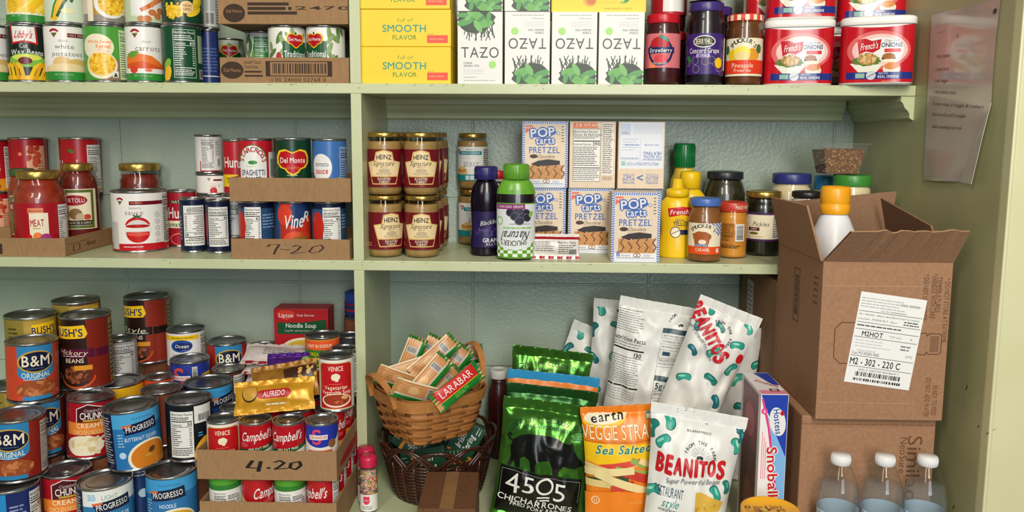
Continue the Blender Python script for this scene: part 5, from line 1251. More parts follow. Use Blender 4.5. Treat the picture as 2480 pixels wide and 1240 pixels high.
def L_ocean(a):
    a.r(-.5, .86, .26, .96, 'ye'); a.ln(-.3, .89, .2, .93, 1, '#6A6A1A'); a.e(-.1, .74, .22, .13, '#1E4A9A'); a.e(-.08, .73, .18, .08, 'nav'); a.t('Ocean', -.09, .74, .07, 'wh', w=.28, it=.2, b=1); a.t('WHOLE BERRY', -.12, .55, .055, 'gy', w=.36)
    a.t('CRANBERRY', -.08, .44, .10, '#D02A3A', w=.54, b=1); a.ln(-.3, .34, .1, .38, 1, 'sky'); a.r(-.6, 0, .3, .30, '#8A3A56'); a.blobs(-.5, .02, .28, .28, 40, .06, ['#A0304E', '#7A2240', '#B8486A'], ell=False); a.nf(.3, .02, .62, .97, 'lgy')
def L_swan(a):
    a.r(-.9, 0, 1.2, 1, '#22348E'); a.e(.75, .1, .7, .5, '#E0A93C'); a.e(.95, -.05, .7, .45, 'cream'); a.t('S', -.45, .5, .7, '#D04A3A', b=1); a.r(-.8, .38, .0, .56, 'wh'); a.t('SWANSON', -.4, .47, .11, '#D04A3A', w=.66, b=1); a.bar(.06, .0, .26, .9, 'lgy', vert=True)
def L_chunky(a):
    hx = lambda k: [(-.06 + .36 * k * X, .79 + .20 * k * Y) for X, Y in ((-.55, .55), (0, 1), (1, .5), (1, -.55), (0, -1), (-.55, -.8))]
    a.p(hx(1.0), 'wh'); a.p(hx(.92), '#4A1018'); a.t("Campbell's", .02, .87, .05, 'lgy', w=.28, it=.3); a.t('CHUNKY', .04, .77, .12, 'wh', w=.46, b=1); a.r(-.14, .665, .2, .70, 'gold')
    a.r(-.6, .42, .29, .65, '#E8832E'); a.t('CREAMY', -.02, .59, .08, 'cream', w=.46, b=1); a.t('CHICKEN NOODLE', -.03, .47, .08, '#F3C58A', w=.56, b=1)
    a.stroke([(.05, .28), (.28, .40), (.44, .50)], .045, 'lgy'); a.e(-.12, .22, .34, .19, 'cream', jit=.05)
    for k in range(16): a.e(a.rnd.uniform(-.36, .1), a.rnd.uniform(.1, .34), .08, .04, ('#E8D8A8', '#D8C48A', '#F0E6C4')[k % 3], a.rnd.uniform(0, 180), 10)
    a.ring(.36, .74, .05, .05, .01, 'pink'); a.r(.42, .05, .66, .95, '#8A2036'); a.ln(.43, .1, .62, .7, 12, 'pink'); a.r(.44, .72, .6, .92, 'tan'); a.r(-.7, 0, -.45, 1, '#7E1420')
    a.ln(.26, .05, .34, .32, 5, 'pink')
def L_prog(name, top='#4CA4D8', bowl='#D07A1E', flip=1, light=False, x=.06):
    def f(a):
        a.r(-2, .74, 2, 1, top); a.r(-2, 0, x - .44, 1, 'dnav'); a.ln(-.62, .1, x - .48, .95, 18, 'lgy', .4)
        if light: a.t('LIGHT', x, .88, .075, '#8AA0A8', w=.24); a.ln(x - .34, .84, x - .2, .95, 4, 'sky')
        else: a.t('TRADITIONAL', x + .08, .90, .04, '#2A6A9A')
        a.p([(x - .28, .79), (x + .32, .86), (x + .34, .66), (x - .24, .62), (x - .22, .68)], 'dnav'); a.p([(x - .28, .79), (x - .12, .81), (x - .1, .78), (x - .26, .75)], '#E0683A')
        a.t('PROGRESSO', x + .04, .735, .095, 'wh', w=.50, b=1, rot=5); a.t(name, x + .04, .535, .065, '#CFE4F2', w=min(.56, .045 * len(name)), b=1)
        a.e(x + .16, .18, .38, .30, 'cream'); a.e(x + .17, .18, .34, .26, bowl); a.e(x + .2, .28, .07, .05, '#5A3A1A', 30, jit=.2); a.e(x + .12, .2, .06, .03, 'gold'); a.ring(x - .30, .26, .06, .06, .06, '#BFD8EA'); a.ln(x - .36, .4, x - .24, .66, 5, '#9ABFDA')
    return f
def L_blk(a):
    a.nf(-.36, .05, .06, .90, 'wh', 'bk', '30'); a.r(.08, .66, .44, .98, 'wh'); a.bar(.12, .68, .42, .84, 'wh'); a.e(.4, .06, .34, .36, '#EBA92A'); a.ring(.44, .16, .14, .16, .03, 'wh'); a.ln(.14, .4, .24, .5, 2, 'sky')
def L_camp(x=0, sub='98% FAT FREE', soup='Cream of Celery'):
    def f(a):
        w = lambda u: .40 + .10 * (u - x) * 2 - .1 * max(0, .2 - abs(u - x + .35))
        wave(a, -1.2, 1.2, lambda u: .44 + .16 * (u - x), .6, 'dg'); wave(a, -1.2, 1.2, lambda u: .54 + .10 * (u - x), 1, '#B3131F')
        a.t("Campbell's", x + .02, .78, .18, 'wh', w=.66, it=.3, b=1, rot=3); a.e(x - .28, .60, .1, .05, '#C84A4A'); a.t(sub, x + .04, .52, .05, 'cream', w=.42, b=1, rot=5); a.t(soup, x + .02, .38, .085, '#5A544C', w=.62, it=.25, rot=8); a.e(x, -.02, .4, .14, '#E8D8B8')
    return f
def L_campnf(cal='60'):
    def f(a): a.r(-2, .88, 2, 1, '#4E9A2E'); a.r(-2, .78, 2, .88, '#2E7A2E'); a.nf(-.24, .02, .02, .76, 'wh', 'bk', cal); a.nf(.03, .02, .32, .76, 'wh', 'bk', cal, False); a.r(.42, 0, .8, 1, 'crim')
    return f
def L_campside(x, nfx):
    def f(a):
        wave(a, -1.2, 1.2, lambda u: .32 + .3 * (u - x) ** 2 * 2, 1, '#E5A82E'); wave(a, -1.2, 1.2, lambda u: .40 + .3 * (u - x) ** 2 * 2, 1, '#B3131F'); a.t("Campbell's", x, .74, .2, 'wh', w=.7, it=.3, b=1, rot=4); a.nf(nfx, 0, nfx + .3, .98, 'wh', 'bk', '60'); a.e(x - .02, .54, .16, .05, '#C84A4A'); a.t('Condensed', x + .1, .2, .06, 'gy', it=.3)
    return f
def L_venice(a):
    P = [(-.36, .03), (.32, .03), (.32, .88), (.26, .93), (-.30, .93), (-.36, .88)]; a.p([(x * 1.06, .48 + (y - .48) * 1.03) for x, y in P], 'gold'); a.p(P, '#BE1A20')
    a.t('VENICE', -.02, .83, .09, 'cream', w=.30, b=1); a.e(-.02, .66, .09, .075, 'cream', jit=.08); a.r(-.03, .57, .03, .64, 'cream'); a.ln(-.16, .51, .12, .53, 1, 'salm'); a.t('Vegetarian', -.02, .45, .075, 'cream', w=.46, b=1); a.t('Vegetable Soup', -.01, .355, .075, 'cream', w=.60, b=1)
    a.e(-.01, .19, .31, .14, 'cream'); a.e(-.01, .20, .27, .115, '#A03A26'); a.blobs(-.2, .12, .2, .28, 18, .03, ['#B85A3A', '#8A2A1A', '#C87A3A']); a.e(.16, .25, .08, .04, 'tan'); a.ln(.44, .2, .6, .8, 10, 'lgy')
def L_broth(a):
    a.e(-.02, 1.0, .50, .44, '#2434A0'); a.t('S', -.1, .78, .30, '#D8486A', b=1); a.r(-.26, .72, .12, .82, 'wh'); a.t('SWANSON', -.07, .77, .06, '#C8402E', w=.34, b=1); a.e(.22, .62, .09, .09, '#8A5A3A'); a.r(-.30, .28, .22, .50, '#E5682E'); a.t('CHICKEN', -.05, .42, .085, 'wh', w=.44, b=1); a.t('BROTH', -.04, .33, .06, 'salm', w=.24, b=1); a.e(.38, .1, .14, .1, '#D8A080'); a.ln(.46, .2, .6, .9, 9, 'gy')
def L_soups(a):
    a.r(-2, .80, 2, .98, '#E8582A'); a.t('LIGHT IN SODIUM', -.08, .88, .06, 'cream', w=.5, b=1); a.r(-2, .44, 2, .80, '#2E7A2E'); a.t('ORGANIC', -.12, .72, .07, 'ye', w=.3, b=1); a.t('SOUPS', .0, .57, .17, 'ye', w=.62, b=1); a.r(-2, 0, 2, .44, '#D8902A'); a.e(-.1, .22, .26, .24, 'cream'); beans_img(a, -.1, .22, .22, .2, ('#C8583A', '#A03A22', '#D88A5A'))
def L_plainred(a): a.nf(.2, .04, .46, .95, 'lgy')
def L_hearty(a): a.t('HEARTY', .12, .62, .1, 'bk', b=1); a.p([(-.1, .5), (.5, .5), (.5, .28), (-.1, .28)], 'bk'); a.t('PROGRESSO', .2, .39, .12, 'wh', w=.5, b=1); a.e(0, .0, .3, .2, 'br')
G_PILE = 'loose tins piled in the lower left bay'
T1, T2, T3 = DECK + .117, -.51, -.395
PL = [  # cx, cy, width, top, height, label, art, ground, tilt, tab
    (253, 1158, 127, T1, .117, 'light blue and white soup tin lettered LIGHT, front of the pile', L_prog('CHICKEN POT PIE', '#E6E8E6', '#D8B070', light=True), '#2F78AE', (0, 0), 0),
    (414, 1133, 119, T1, .117, 'blue noodle soup tin at the front of the pile beside the card trays', L_prog('NOODLE', '#3F9AD2', '#D8A030', x=-.12), '#2A70AC', (0, 0), 0),
    (160, 1133, 112, T1, .117, 'lower red chunky soup tin with an orange panel, front of the pile', L_chunky, '#A81624', (0, 0), 1),
    (38, 1165, 120, T1, .117, 'dark blue tin under the brown bean tin at the bottom left edge', lambda a: (a.r(-.6, 0, -.1, 1, '#2A8AC8'), a.ln(-.06, .3, .18, .8, 8, '#8A98C0'), a.nf(.24, .0, .5, .95)), '#1C2A66', (0, 0), 0),
    (335, 1105, 100, T1, .117, 'dark blue soup tin wedged between the two front soup tins', lambda a: (a.ln(-.1, .8, .3, .92, 2, 'lgy'), a.e(.05, .5, .08, .08, '#BFD8EA'), a.e(.35, .7, .12, .12, 'cream')), '#1C3A74', (0, 0), 0),
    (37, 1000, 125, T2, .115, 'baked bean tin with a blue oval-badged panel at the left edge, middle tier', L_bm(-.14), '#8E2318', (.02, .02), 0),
    (212, 957, 106, T2, .115, 'upper red chunky soup tin leaning slightly in the pile', L_chunky, '#A81624', (.0, .05), 0),
    (323, 976, 126, T2, .115, 'blue butternut soup tin with an orange soup bowl', L_prog('BUTTERNUT SQUASH', '#4CA4D8', '#D07A1E', x=.10), '#2874B0', (0, -.05), 0),
    (453, 962, 107, T2, .115, 'black tin upside down with a white nutrition table, touching the tray', L_blk, '#15181C', (0, 0), 0),
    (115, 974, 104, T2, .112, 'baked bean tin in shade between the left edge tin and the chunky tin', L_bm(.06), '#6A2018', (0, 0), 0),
    (275, 926, 117, T2, .113, 'yellow banded soup tin behind the chunky and butternut tins', L_hearty, '#E3AE22', (0, 0), 0),
    (374, 948, 98, T2, .110, 'brown tin with a nutrition table behind the butternut tin', lambda a: a.nf(.12, .1, .44, .95), '#7A3A28', (0, 0), 0),
    (487, 924, 113, T2, .115, 'light blue banded soup tin behind the black tin', L_prog('SOUP', '#3F9AD2', '#D8A030', x=.3), '#1D3F80', (0, 0), 0),
    (24, 930, 108, T2, .115, 'gold and red bean tin behind the left edge tin', L_bushgold, '#8E2A18', (0, 0), 0),
    (166, 948, 100, T2, .115, 'tin showing only its lid between the bean tins and the chunky tin', L_plainred, '#4A2018', (0, 0), 0),
    (383, 918, 68, T2 + .006, .112, 'tin with an orange red label low in the middle of the pile', L_plainred, '#D8472A', (0, 0), 0),
    (552, 890, 78, T2, .112, 'brown tin with a white nutrition table behind the light blue tin', lambda a: a.nf(.1, .05, .45, .95), '#5E3426', (0, 0), 0),
    (285, 832, 78, -.44, .11, 'silver grey labelled tin between the two tall bean tins', lambda a: a.nf(-.25, .1, .3, .95, 'lgy'), '#9A9A98', (0, 0), 0),
    (205, 758, 116, -.364, .146, 'tall brown bean tin with a maroon band, front of the tall ones', L_bush(), '#7E2314', (0, 0), 0),
    (325, 722, 106, -.364, .146, 'tall red brown bean tin with a dark sign, back right of the tall ones', L_bush(-.26, '#1E1210', 'Style'), '#8A2C1C', (0, 0), 0),
    (220, 722, 106, -.352, .146, 'tall bean tin at the back between the other tall ones', L_bushgold, '#5A3A1E', (0, 0), 0),
    (108, 752, 112, -.364, .146, 'tall gold bean tin behind the baked bean tin', L_bushgold, '#8E7C34', (0, 0), 0),
    (79, 813, 112, T3, .115, 'upright baked bean tin with an orange side, upper left of the pile', L_bm(.05), '#C8452A', (0, .03), 0),
    (414, 792, 90, -.435, .115, 'white cranberry sauce tin with a blue oval', L_ocean, '#E6E4E0', (0, 0), 0),
    (498, 834, 95, -.468, .112, 'baked bean tin with a red side behind the blue and gold broth tin', L_bm(.04), '#A8261C', (0, 0), 0),
    (574, 843, 85, -.480, .105, 'cream tin with a brown nutrition table at the back of the pile', lambda a: a.nf(-.3, .1, .3, .98, '#E8DCC8', '#7A3A22', '10 20'), '#E4D6C2', (0, 0), 0),
    (435, 866, 92, -.482, .064, 'short royal blue tin with a white strip, in front of the cranberry tin', L_swan, '#22348E', (0, 0), 0)]
def under(x, y, r, zb):
    if zb < DECK + .03: return
    for X, Y, Rr, Z0, Z1 in REG:
        if abs(Z1 - zb) < .006 and math.hypot(X - x, Y - y) < Rr + r * .2: return
    T_ = lambda X, Y, r: X + r > xr - wl - .006 and X - r < xr + .004 and Y - r < tyl + .302
    n = max(1, round((zb - DECK) / .115)); h = (zb - DECK) / n
    if h > .135: n += 1; h = (zb - DECK) / n
    for rr in (.036, .032, .027):
        for dx, dy in [(0, 0)] + [(q * cos(t * pi / 4), q * sin(t * pi / 4)) for q in (.012, .024, .034) for t in range(8)]:
            X, Y = x + dx, min(y + dy, DEPTH - rr - .002)
            if not T_(X, Y, rr) and all(not (zb - h < b - .002 and zb > a + .002) or math.hypot(X - p, Y - q) > rr + s + .0006 for p, q, s, a, b in REG):
                REG.append((X, Y, rr, zb - h + .0003, zb - .0003))
                spawn('food_can', 'tin buried in the pile under the tins that show', 'can', parts_of(('bur', round(h, 3), rr), lambda: can_parts(2 * rr, h - .0006, '#7A4A34', L_plainred)), (X, Y, zb - h + .0003), face(X, Y) + .4, 'tins buried in the pile')
                under(X, Y, rr, zb - h); return
todo = []
for i, (cx, cy, w, zt, h, lab, art, bg, tilt, tab) in enumerate(PL):
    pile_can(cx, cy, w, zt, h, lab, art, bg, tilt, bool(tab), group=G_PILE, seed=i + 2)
    todo.append(REG[-1])
# ---- two card trays of soup tins beside the divider
G_S = 'soup tins in the two card trays'
zl = DECK + .0028; hl = .1045; tz = zl + hl + .0006; hu = .1010
Yl = -.132; Yu = -.098
xr = XD0 - .0015; wl = .2535
tyl = Yl - .0385
spawn('cardboard_tray', 'lower card tray of soup tins, cut by the photo\'s bottom edge', 'tray', parts_of(None, lambda: tray_parts(wl, .30, atY(640, 1217, tyl).z - DECK, atY(640, 1217, tyl).z - DECK, t=.0025)), (xr - wl / 2, tyl + .15, DECK + .0002), 0, 'card trays of soup tins')
tyu = tyl
hT_ = atY(640, 1092, tyu).z - tz
def T_4(a):
    a.stroke([(-.10, .66), (-.14, .42), (-.05, .40)], .030, 'bk'); a.stroke([(-.04, .64), (-.06, .30)], .030, 'bk'); a.e(.015, .42, .016, .03, 'bk'); a.stroke([(.06, .62), (.10, .68), (.13, .60), (.09, .46), (.06, .38), (.15, .42)], .026, 'bk'); a.stroke([(.17, .44), (.18, .60), (.24, .66), (.25, .52), (.21, .38), (.17, .44)], .026, 'bk')
def T_red(a): a.e(-.1, .5, .3, .25, '#A01E1E'); a.r(.1, .1, .4, .8, '#A01E1E')
spawn('cardboard_tray', 'upper card tray of soup tins with 4.20 written on it', 'tray', parts_of(None, lambda: tray_parts(wl + .004, .255, hT_, hT_, sc(T_4, hT_ / wl), wl, side_art=sc(T_red, .16), t=.0025)), (xr - wl / 2, tyu + .1275, tz), 0, 'card trays of soup tins')
xs = [xr - .0345 - .0615 * (3 - k) for k in range(4)]
lowl = [('green banded tin with a white nutrition table, left end of the lower soup tray', L_campnf(), '#E8E4DC'), ('red and white soup tin turned half away, second in the lower soup tray', L_campside(.28, -.7), '#E8E4DC'), ('green banded tin with a white nutrition table, third in the lower soup tray', L_campnf('60'), '#E8E4DC'), ('red and white soup tin at the right end of the lower soup tray', L_campside(-.26, .2), '#E8E4DC')]
uppl = [('red and cream vegetable soup tin at the left end of the upper soup tray', L_venice, '#E9E4DA', 0), ('red and white celery soup tin, left of its pair in the upper tray', L_camp(.02), '#E9E5DC', 1), ('red and white celery soup tin, right of its pair in the upper tray', L_camp(-.06), '#E9E5DC', 1), ('white and royal blue broth tin at the right end of the upper soup tray', L_broth, '#E8E4DC', 0)]
dS = .0605
for k in range(4):
    for row, Y0 in ((0, Yl), (1, Yl + .063), (2, Yl + .126), (3, Yl + .189)):
        if row == 0 or k == 3 or row == 2 and k in (0, 2):
            lab = lowl[k][0] if row == 0 else ('soup tin at the right side of the lower tray, behind the front row' if k == 3 else 'soup tin out of sight in the lower tray')
            spawn('soup_can', lab, 'can', parts_of('low%d' % (k if row == 0 else 9), lambda: can_parts(dS, hl, lowl[k][2], lowl[k][1] if row == 0 else L_campside(-.1, .3), seed=k + 1)), (xs[k], Y0, zl), face(xs[k], Y0) * .9, G_S)
            REG.append((xs[k], Y0, dS / 2, zl, zl + hl))
zu = tz + .0026
for k in range(4):
    spawn('soup_can', uppl[k][0], 'can', parts_of(None, lambda: can_parts(dS + (.001 if k in (0, 3) else 0), hu, uppl[k][2], uppl[k][1], bool(uppl[k][3]), seed=k + 1)), (xs[k], Yl + (.002 if k in (0, 3) else 0), zu), face(xs[k], Yl) * .9, G_S)
    REG.append((xs[k], Yl, dS / 2 + .0005, zu, zu + hu))
    for row in (1, 2):
        Y0 = Yl + .064 * row
        lab = ('soup tin with a pull tab behind the first of the upper tray', 'soup tin behind the left celery tin, under the yellow pouch', 'soup tin with a pull tab behind the right celery tin', 'red soup tin at the right side of the upper tray')[k] if row == 1 else 'soup tin in the back row of the upper tray'
        spawn('soup_can', lab, 'can', parts_of('upb', lambda: can_parts(dS, hu, '#E9E5DC', L_campside(.0, .5), True)), (xs[k], Y0, zu), face(xs[k], Y0) * .9 + (.5 if k == 3 else 0), G_S)
        REG.append((xs[k], Y0, dS / 2, zu, zu + hu))
zv = zu + hu + .0004
def on_top(cx, w, Y, z, h, lab, art, bg, tab=False, cat='can', name='soup_can', seed=1):
    p = atY(cx, 900, Y); d = w * depth_of(p) / F_PX; loc = settle((p.x, Y, z), d, h)
    return spawn(name, lab, cat, parts_of(None, lambda: can_parts(d, h, bg, art, tab, seed=seed)), loc, face(loc[0], loc[1]), G_S)
on_top(815, 84, -.066, zv, .106, 'red and cream vegetable soup tin standing alone on top of the upper tray', L_venice, '#E9E4DA')
on_top(783, 84, .045, zv, .116, 'orange and green soup tin in front of the red noodle box', L_soups, '#D8902A', True)
on_top(833, 66, .012, zv, .098, 'tin showing only its lid, behind the lone vegetable soup tin', L_plainred, '#3A3A3E')
on_top(842, 66, .085, zv, .104, 'farther tin showing only its lid, beside the divider', L_plainred, '#3A3A3E')
# dry noodle soup box and jar at the back
for r in REG[-4:]: todo.append(r)
Yb = .185
b0, b1 = atY(664, 800, Yb), atY(795, 800, Yb); zt_ = atY(730, 748, Yb).z; zbx = -.526; hL = zt_ - zbx
def L_lip(a):
    W = a.W / 2; a.p([(-W + .06, .93), (-W + .12, .97), (-W + .3, .97), (-W + .36, .93), (-W + .36, .86), (-W + .21, .80), (-W + .06, .86)], '#D8402E'); a.t('Lipton', -W + .21, .885, .07, 'wh', w=.24, b=1); a.t('Soup Secrets', .08, .89, .04, 'wh', w=.3, it=.3)
    a.p([(-W + .06, .76), (.0, .76), (W - .03, .82), (W - .03, .62), (.0, .56), (-W + .05, .56)], 'dg'); a.t('Noodle Soup', -.0, .71, .075, 'wh', w=.52, b=1); a.t('Soup Mix with Real Chicken Broth', .0, .62, .035, 'lgy', w=.56); a.e(.05, .26, .42, .24, 'cream'); a.e(.06, .26, .37, .2, '#D8B23A')
    for k in range(9): a.stroke([(.1 + .03 * k, .45), (.12 + .02 * k, .36), (.2 + .02 * k, .3), (.16 + .03 * k, .24)], .016, '#EAD98A')
single('soup_mix_box', 'red dry noodle soup box standing at the back of the pile', 'box', carton(b1.x - b0.x, .055, hL, '#B3151F', {'front': (L_lip, hL)}, .0012), ((b0.x + b1.x) / 2, Yb + .0275, zbx), 0)
for x in (b0.x + .03, b1.x - .03): todo.append((x, Yb + .03, .03, zbx, 0))
def L_folg(a): a.r(-2, .8, 2, .9, '#8A1A22'); a.t("ler's", -.2, .66, .14, 'wh', b=1, it=.2); a.r(-2, .35, 2, .5, '#A0222A'); a.r(-.3, .1, .1, .3, 'sky')
pj = atY(872, 750, .20)
o = jar_sauce(836, 908, 705, .20, 'instant coffee jar with a blue lid half hidden by the divider', noisy('coffee', '#3A2216', '#4A2C1C', 300, .6), L_folg, lidm=RAL('lid_royal', '#22409A'), Z=-.41, lz=(.05, .62), bg='#1E2F6A', ha=2.4, sh=.66, nk=.94, lid_h=.034, name='coffee_jar', fill=.8)
todo.append(REG[-1])
for X, Y, Rr, Z0, Z1 in todo: under(X, Y, Rr, Z0)
# foil and paper pouches lying on the tins
def lay_pouch(cx, cy, Y, w, h, T, label, m, art, unit, rot, z=None, seed=1, **kw):
    p = atY(cx, cy, Y)
    return spawn('food_pouch', label, 'pouch', parts_of(None, lambda: bag_parts(w, h, T, m, art, unit, seed, **kw)), (p.x, Y, p.z if z is None else z), rot, 'pouches lying on the soup tins')
GOLDF = noisy('gold_foil_film', '#C88E1C', '#DDA42A', 60, .30, .25); PURF = noisy('purple_foil_film', '#4A1E7A', '#6A34A0', 60, .25, .5); BRF = noisy('brown_foil_film', '#8A5A1E', '#A8762A', 50, .35, .2); REDW = noisy('red_white_film', '#C9BDB8', '#D8CCC6', 90, .4)
def L_alf(a):
    a.e(-.30, .25, .105, .11, '#3A2612'); a.e(-.30, .26, .095, .10, '#C8963A'); a.r(-.15, .17, .17, .28, '#B3151F'); a.e(-.15, .225, .055, .055, '#B3151F'); a.e(.17, .225, .055, .055, '#B3151F'); a.t('ALFREDO', .01, .225, .065, 'wh', w=.28, b=1, it=.15); a.ln(-.08, .35, .06, .39, 1, 'cream'); a.ln(-.1, .08, .18, .12, 1, 'cream')
kw = dict(seal=.010, wr=.003, step=.005, waist=.03)
def wrp(c): return lambda a: (a.r(-1, .85, 1, 1.2, 'crim'), a.r(-1, -.1, 1, .12, 'crim'), a.ln(-.5, .3, .5, .7, 4, 'gy'))
lay_pouch(672, 880, .030, .150, .070, .007, 'white packet with red edges, lowest of the packets under the noodle box', REDW, wrp(0), .07, (-1.22, -.05, .05), zv + .006, 3, **kw)
lay_pouch(668, 880, .036, .150, .070, .007, 'white packet with red edges, middle of the packets', REDW, wrp(0), .07, (-1.22, .03, -.05), zv + .028, 5, **kw)
lay_pouch(670, 880, .040, .150, .070, .007, 'white packet with red edges, topmost of the packets', REDW, wrp(0), .07, (-1.22, .05, .1), zv + .050, 8, **kw)
lay_pouch(692, 950, -.068, .130, .075, .010, 'brown and tan foil pouch behind the yellow pouch', BRF, lambda a: (a.p([(.05, .1), (.5, .3), (.5, .5), (.0, .4)], 'dbr'), a.blobs(.2, .2, .48, .42, 16, .03, ['tan', 'gold'], ell=False)), .15, (-.55, -.16, .1), zv + .012, 11, **kw)
lay_pouch(690, 925, -.030, .085, .055, .010, 'shiny purple foil pouch on top of the other pouches', PURF, lambda a: a.p([(.32, .1), (.5, .2), (.5, .6), (.36, .5)], 'lg'), .085, (-.75, -.05, .0), zv + .044, 14, **kw)
lay_pouch(664, 968, -.112, .150, .062, .012, 'yellow foil pouch lettered ALFREDO on top of the soup tins', GOLDF, L_alf, .15, (-.50, -.07, .12), zv + .004, 17, **kw)
# ================================================================== lower bay, right
def rotart(a, ang, cx=0, cy=0, k=1, dx=0, dy=0):
    ca, sa = cos(radians(ang)) * k, sin(radians(ang)) * k
    f = lambda x, y: (cx + dx + (x - cx) * ca - (y - cy) * sa, cy + dy + (x - cx) * sa + (y - cy) * ca)
    a.sh = [([[f(x, y) for x, y in q] for q in polys], c, b, l) for polys, c, b, l in a.sh]; return a
# ---- cartons at the right: a low one, an open one on top of it, two more behind
BX0, BX1, BYF, BYB = .4795, .690, -.245, -.0065
zB = atY(1975, 1015, BYF).z; zT = atY(2150, 634, BYF).z; hB = zT - zB; t = .004
loX0, loX1 = atY(1938, 1100, -.226).x, atY(2262, 1100, -.226).x
def L_sim(a): a.t('Similac', .30, .66, .09, '#6A4A32', w=.42, rot=-90); a.t('NeoSure', .23, .74, .045, '#6A4A32', w=.24, rot=-90); a.ln(-.5, .93, .5, .955, 1, '#8A5E3C', .3)
lo = carton(loX1 - loX0, .215, zB - .001 - DECK, CARD_B, {'front': (L_sim, zB - DECK)}, .003)
single('shipping_carton', 'closed brown carton under the open carton, behind the water bottles', 'carton', lo, ((loX0 + loX1) / 2, -.226 + .1075, DECK), 0, 'brown shipping cartons')
def L_box(a):
    W = a.W / 2; k = '#5A3D28'
    a.ln(-W + .02, .845, W - .08, .852, 1, '#C49468', .6, .6); a.ln(-W + .02, .105, W - .1, .112, 1, '#C49468', .6, .6)
    for s, u, v, w in (('\u2022 DO NOT STORE AT EXTREME'.replace('\u2022', '*'), .365, .70, .40), ('TEMPERATURES', .315, .80, .22), ('* HANDLE WITH CARE', .285, .79, .28), ('* DO NOT USE CUTTER', .235, .78, .29), ('READY TO FEED', .335, .13, .19), ('DO NOT ADD WATER', .290, .15, .25)): a.t(s, u, v, .030, k, w=w, rot=-90)
    for q in ([(-.16, .62), (-.26, .62), (-.30, .58), (-.30, .40), (-.26, .36), (-.13, .36)], [(.2, .55), (.255, .56), (.265, .54), (.275, .555), (.34, .555), (.352, .54), (.352, .44), (.34, .425), (.275, .425), (.265, .44), (.255, .42), (.17, .43)]): a.stroke(q, .005, k)
    for i in range(9): a.r(.285 + i * .006, .44, .287 + i * .006, .54, k)
def L_side(a):
    a.bar(-.06, .54, .03, .86, None, '#4A3222', vert=True); a.frame(-.07, .52, .04, .88, .006, '#4A3222'); a.ln(.30, .70, .38, .9, 5, '#6A4A30', .3)
def sticker():
    m = MB(); a = Art(9); W, H = .405, .575
    a.r(-W / 2, -H / 2, W / 2, H / 2, '#F0EFEC')
    L = lambda v: a.r(-W / 2 + .008, v, W / 2 - .008, v + .0035, '#6A6A6A')
    tx = lambda s, u, v, h, w=None, b=0: a.t(s, u, v, h, '#2A2A2A', w=w, b=b, al='l')
    a.ln(-.19, .19, .1, .26, 4, '#B8B8B8', .35); a.ln(.05, .22, .18, .25, 1, '#B8B8B8'); tx('Cust SKU: 0003NH05JH00A', -.06, .182, .009); L(.168); tx('SKU : 1060/1400   SIMILAC NEOSURE RTF BOTTLE CASE/32', -.19, .150, .010, .37); tx('Location : PX005-05-7  Qty 1', -.19, .122, .011, .24); a.ln(.09, .108, .19, .14, 2, '#555555'); L(.098)
    a.ln(-.19, .07, .12, .09, 1, '#555555', .4); L(.055); tx('M2HOT', -.15, .03, .03, .13, 1); tx('TOT LC3', .02, .03, .012); tx('15', .15, .03, .012); L(.005); a.ln(-.18, -.06, .04, -.005, 3, '#C4C4C4', .3); a.ln(.1, -.05, .17, -.01, 2, '#7A7A7A'); a.ln(-.16, -.085, -.02, -.07, 1, '#C4C4C4')
    tx('Cust PO 105SR0 10612', -.19, -.095, .018, .17); tx('OTC', .14, -.08, .014); L(-.115); tx('M2 - 302 - 220 C', -.19, -.148, .04, .31, 1); L(-.182); tx('(00) 0 2367701 050311647 1', -.13, -.198, .011, .25); a.bar(-.17, -.245, .16, -.208, None); a.bar(-.19, -.28, .17, -.25, None) if 0 else a.bar(-.18, -.272, .165, -.25, None)
    rotart(a, -7.5); a.sh = [([[(x + .01, y + .505) for x, y in q] for q in p], c, b, l + 1) for p, c, b, l in a.sh]
    return emit(m, a, lambda u, v, o: ((BX0 + BX1) / 2 + u, BYF - o - .0004, zB + v), hB)
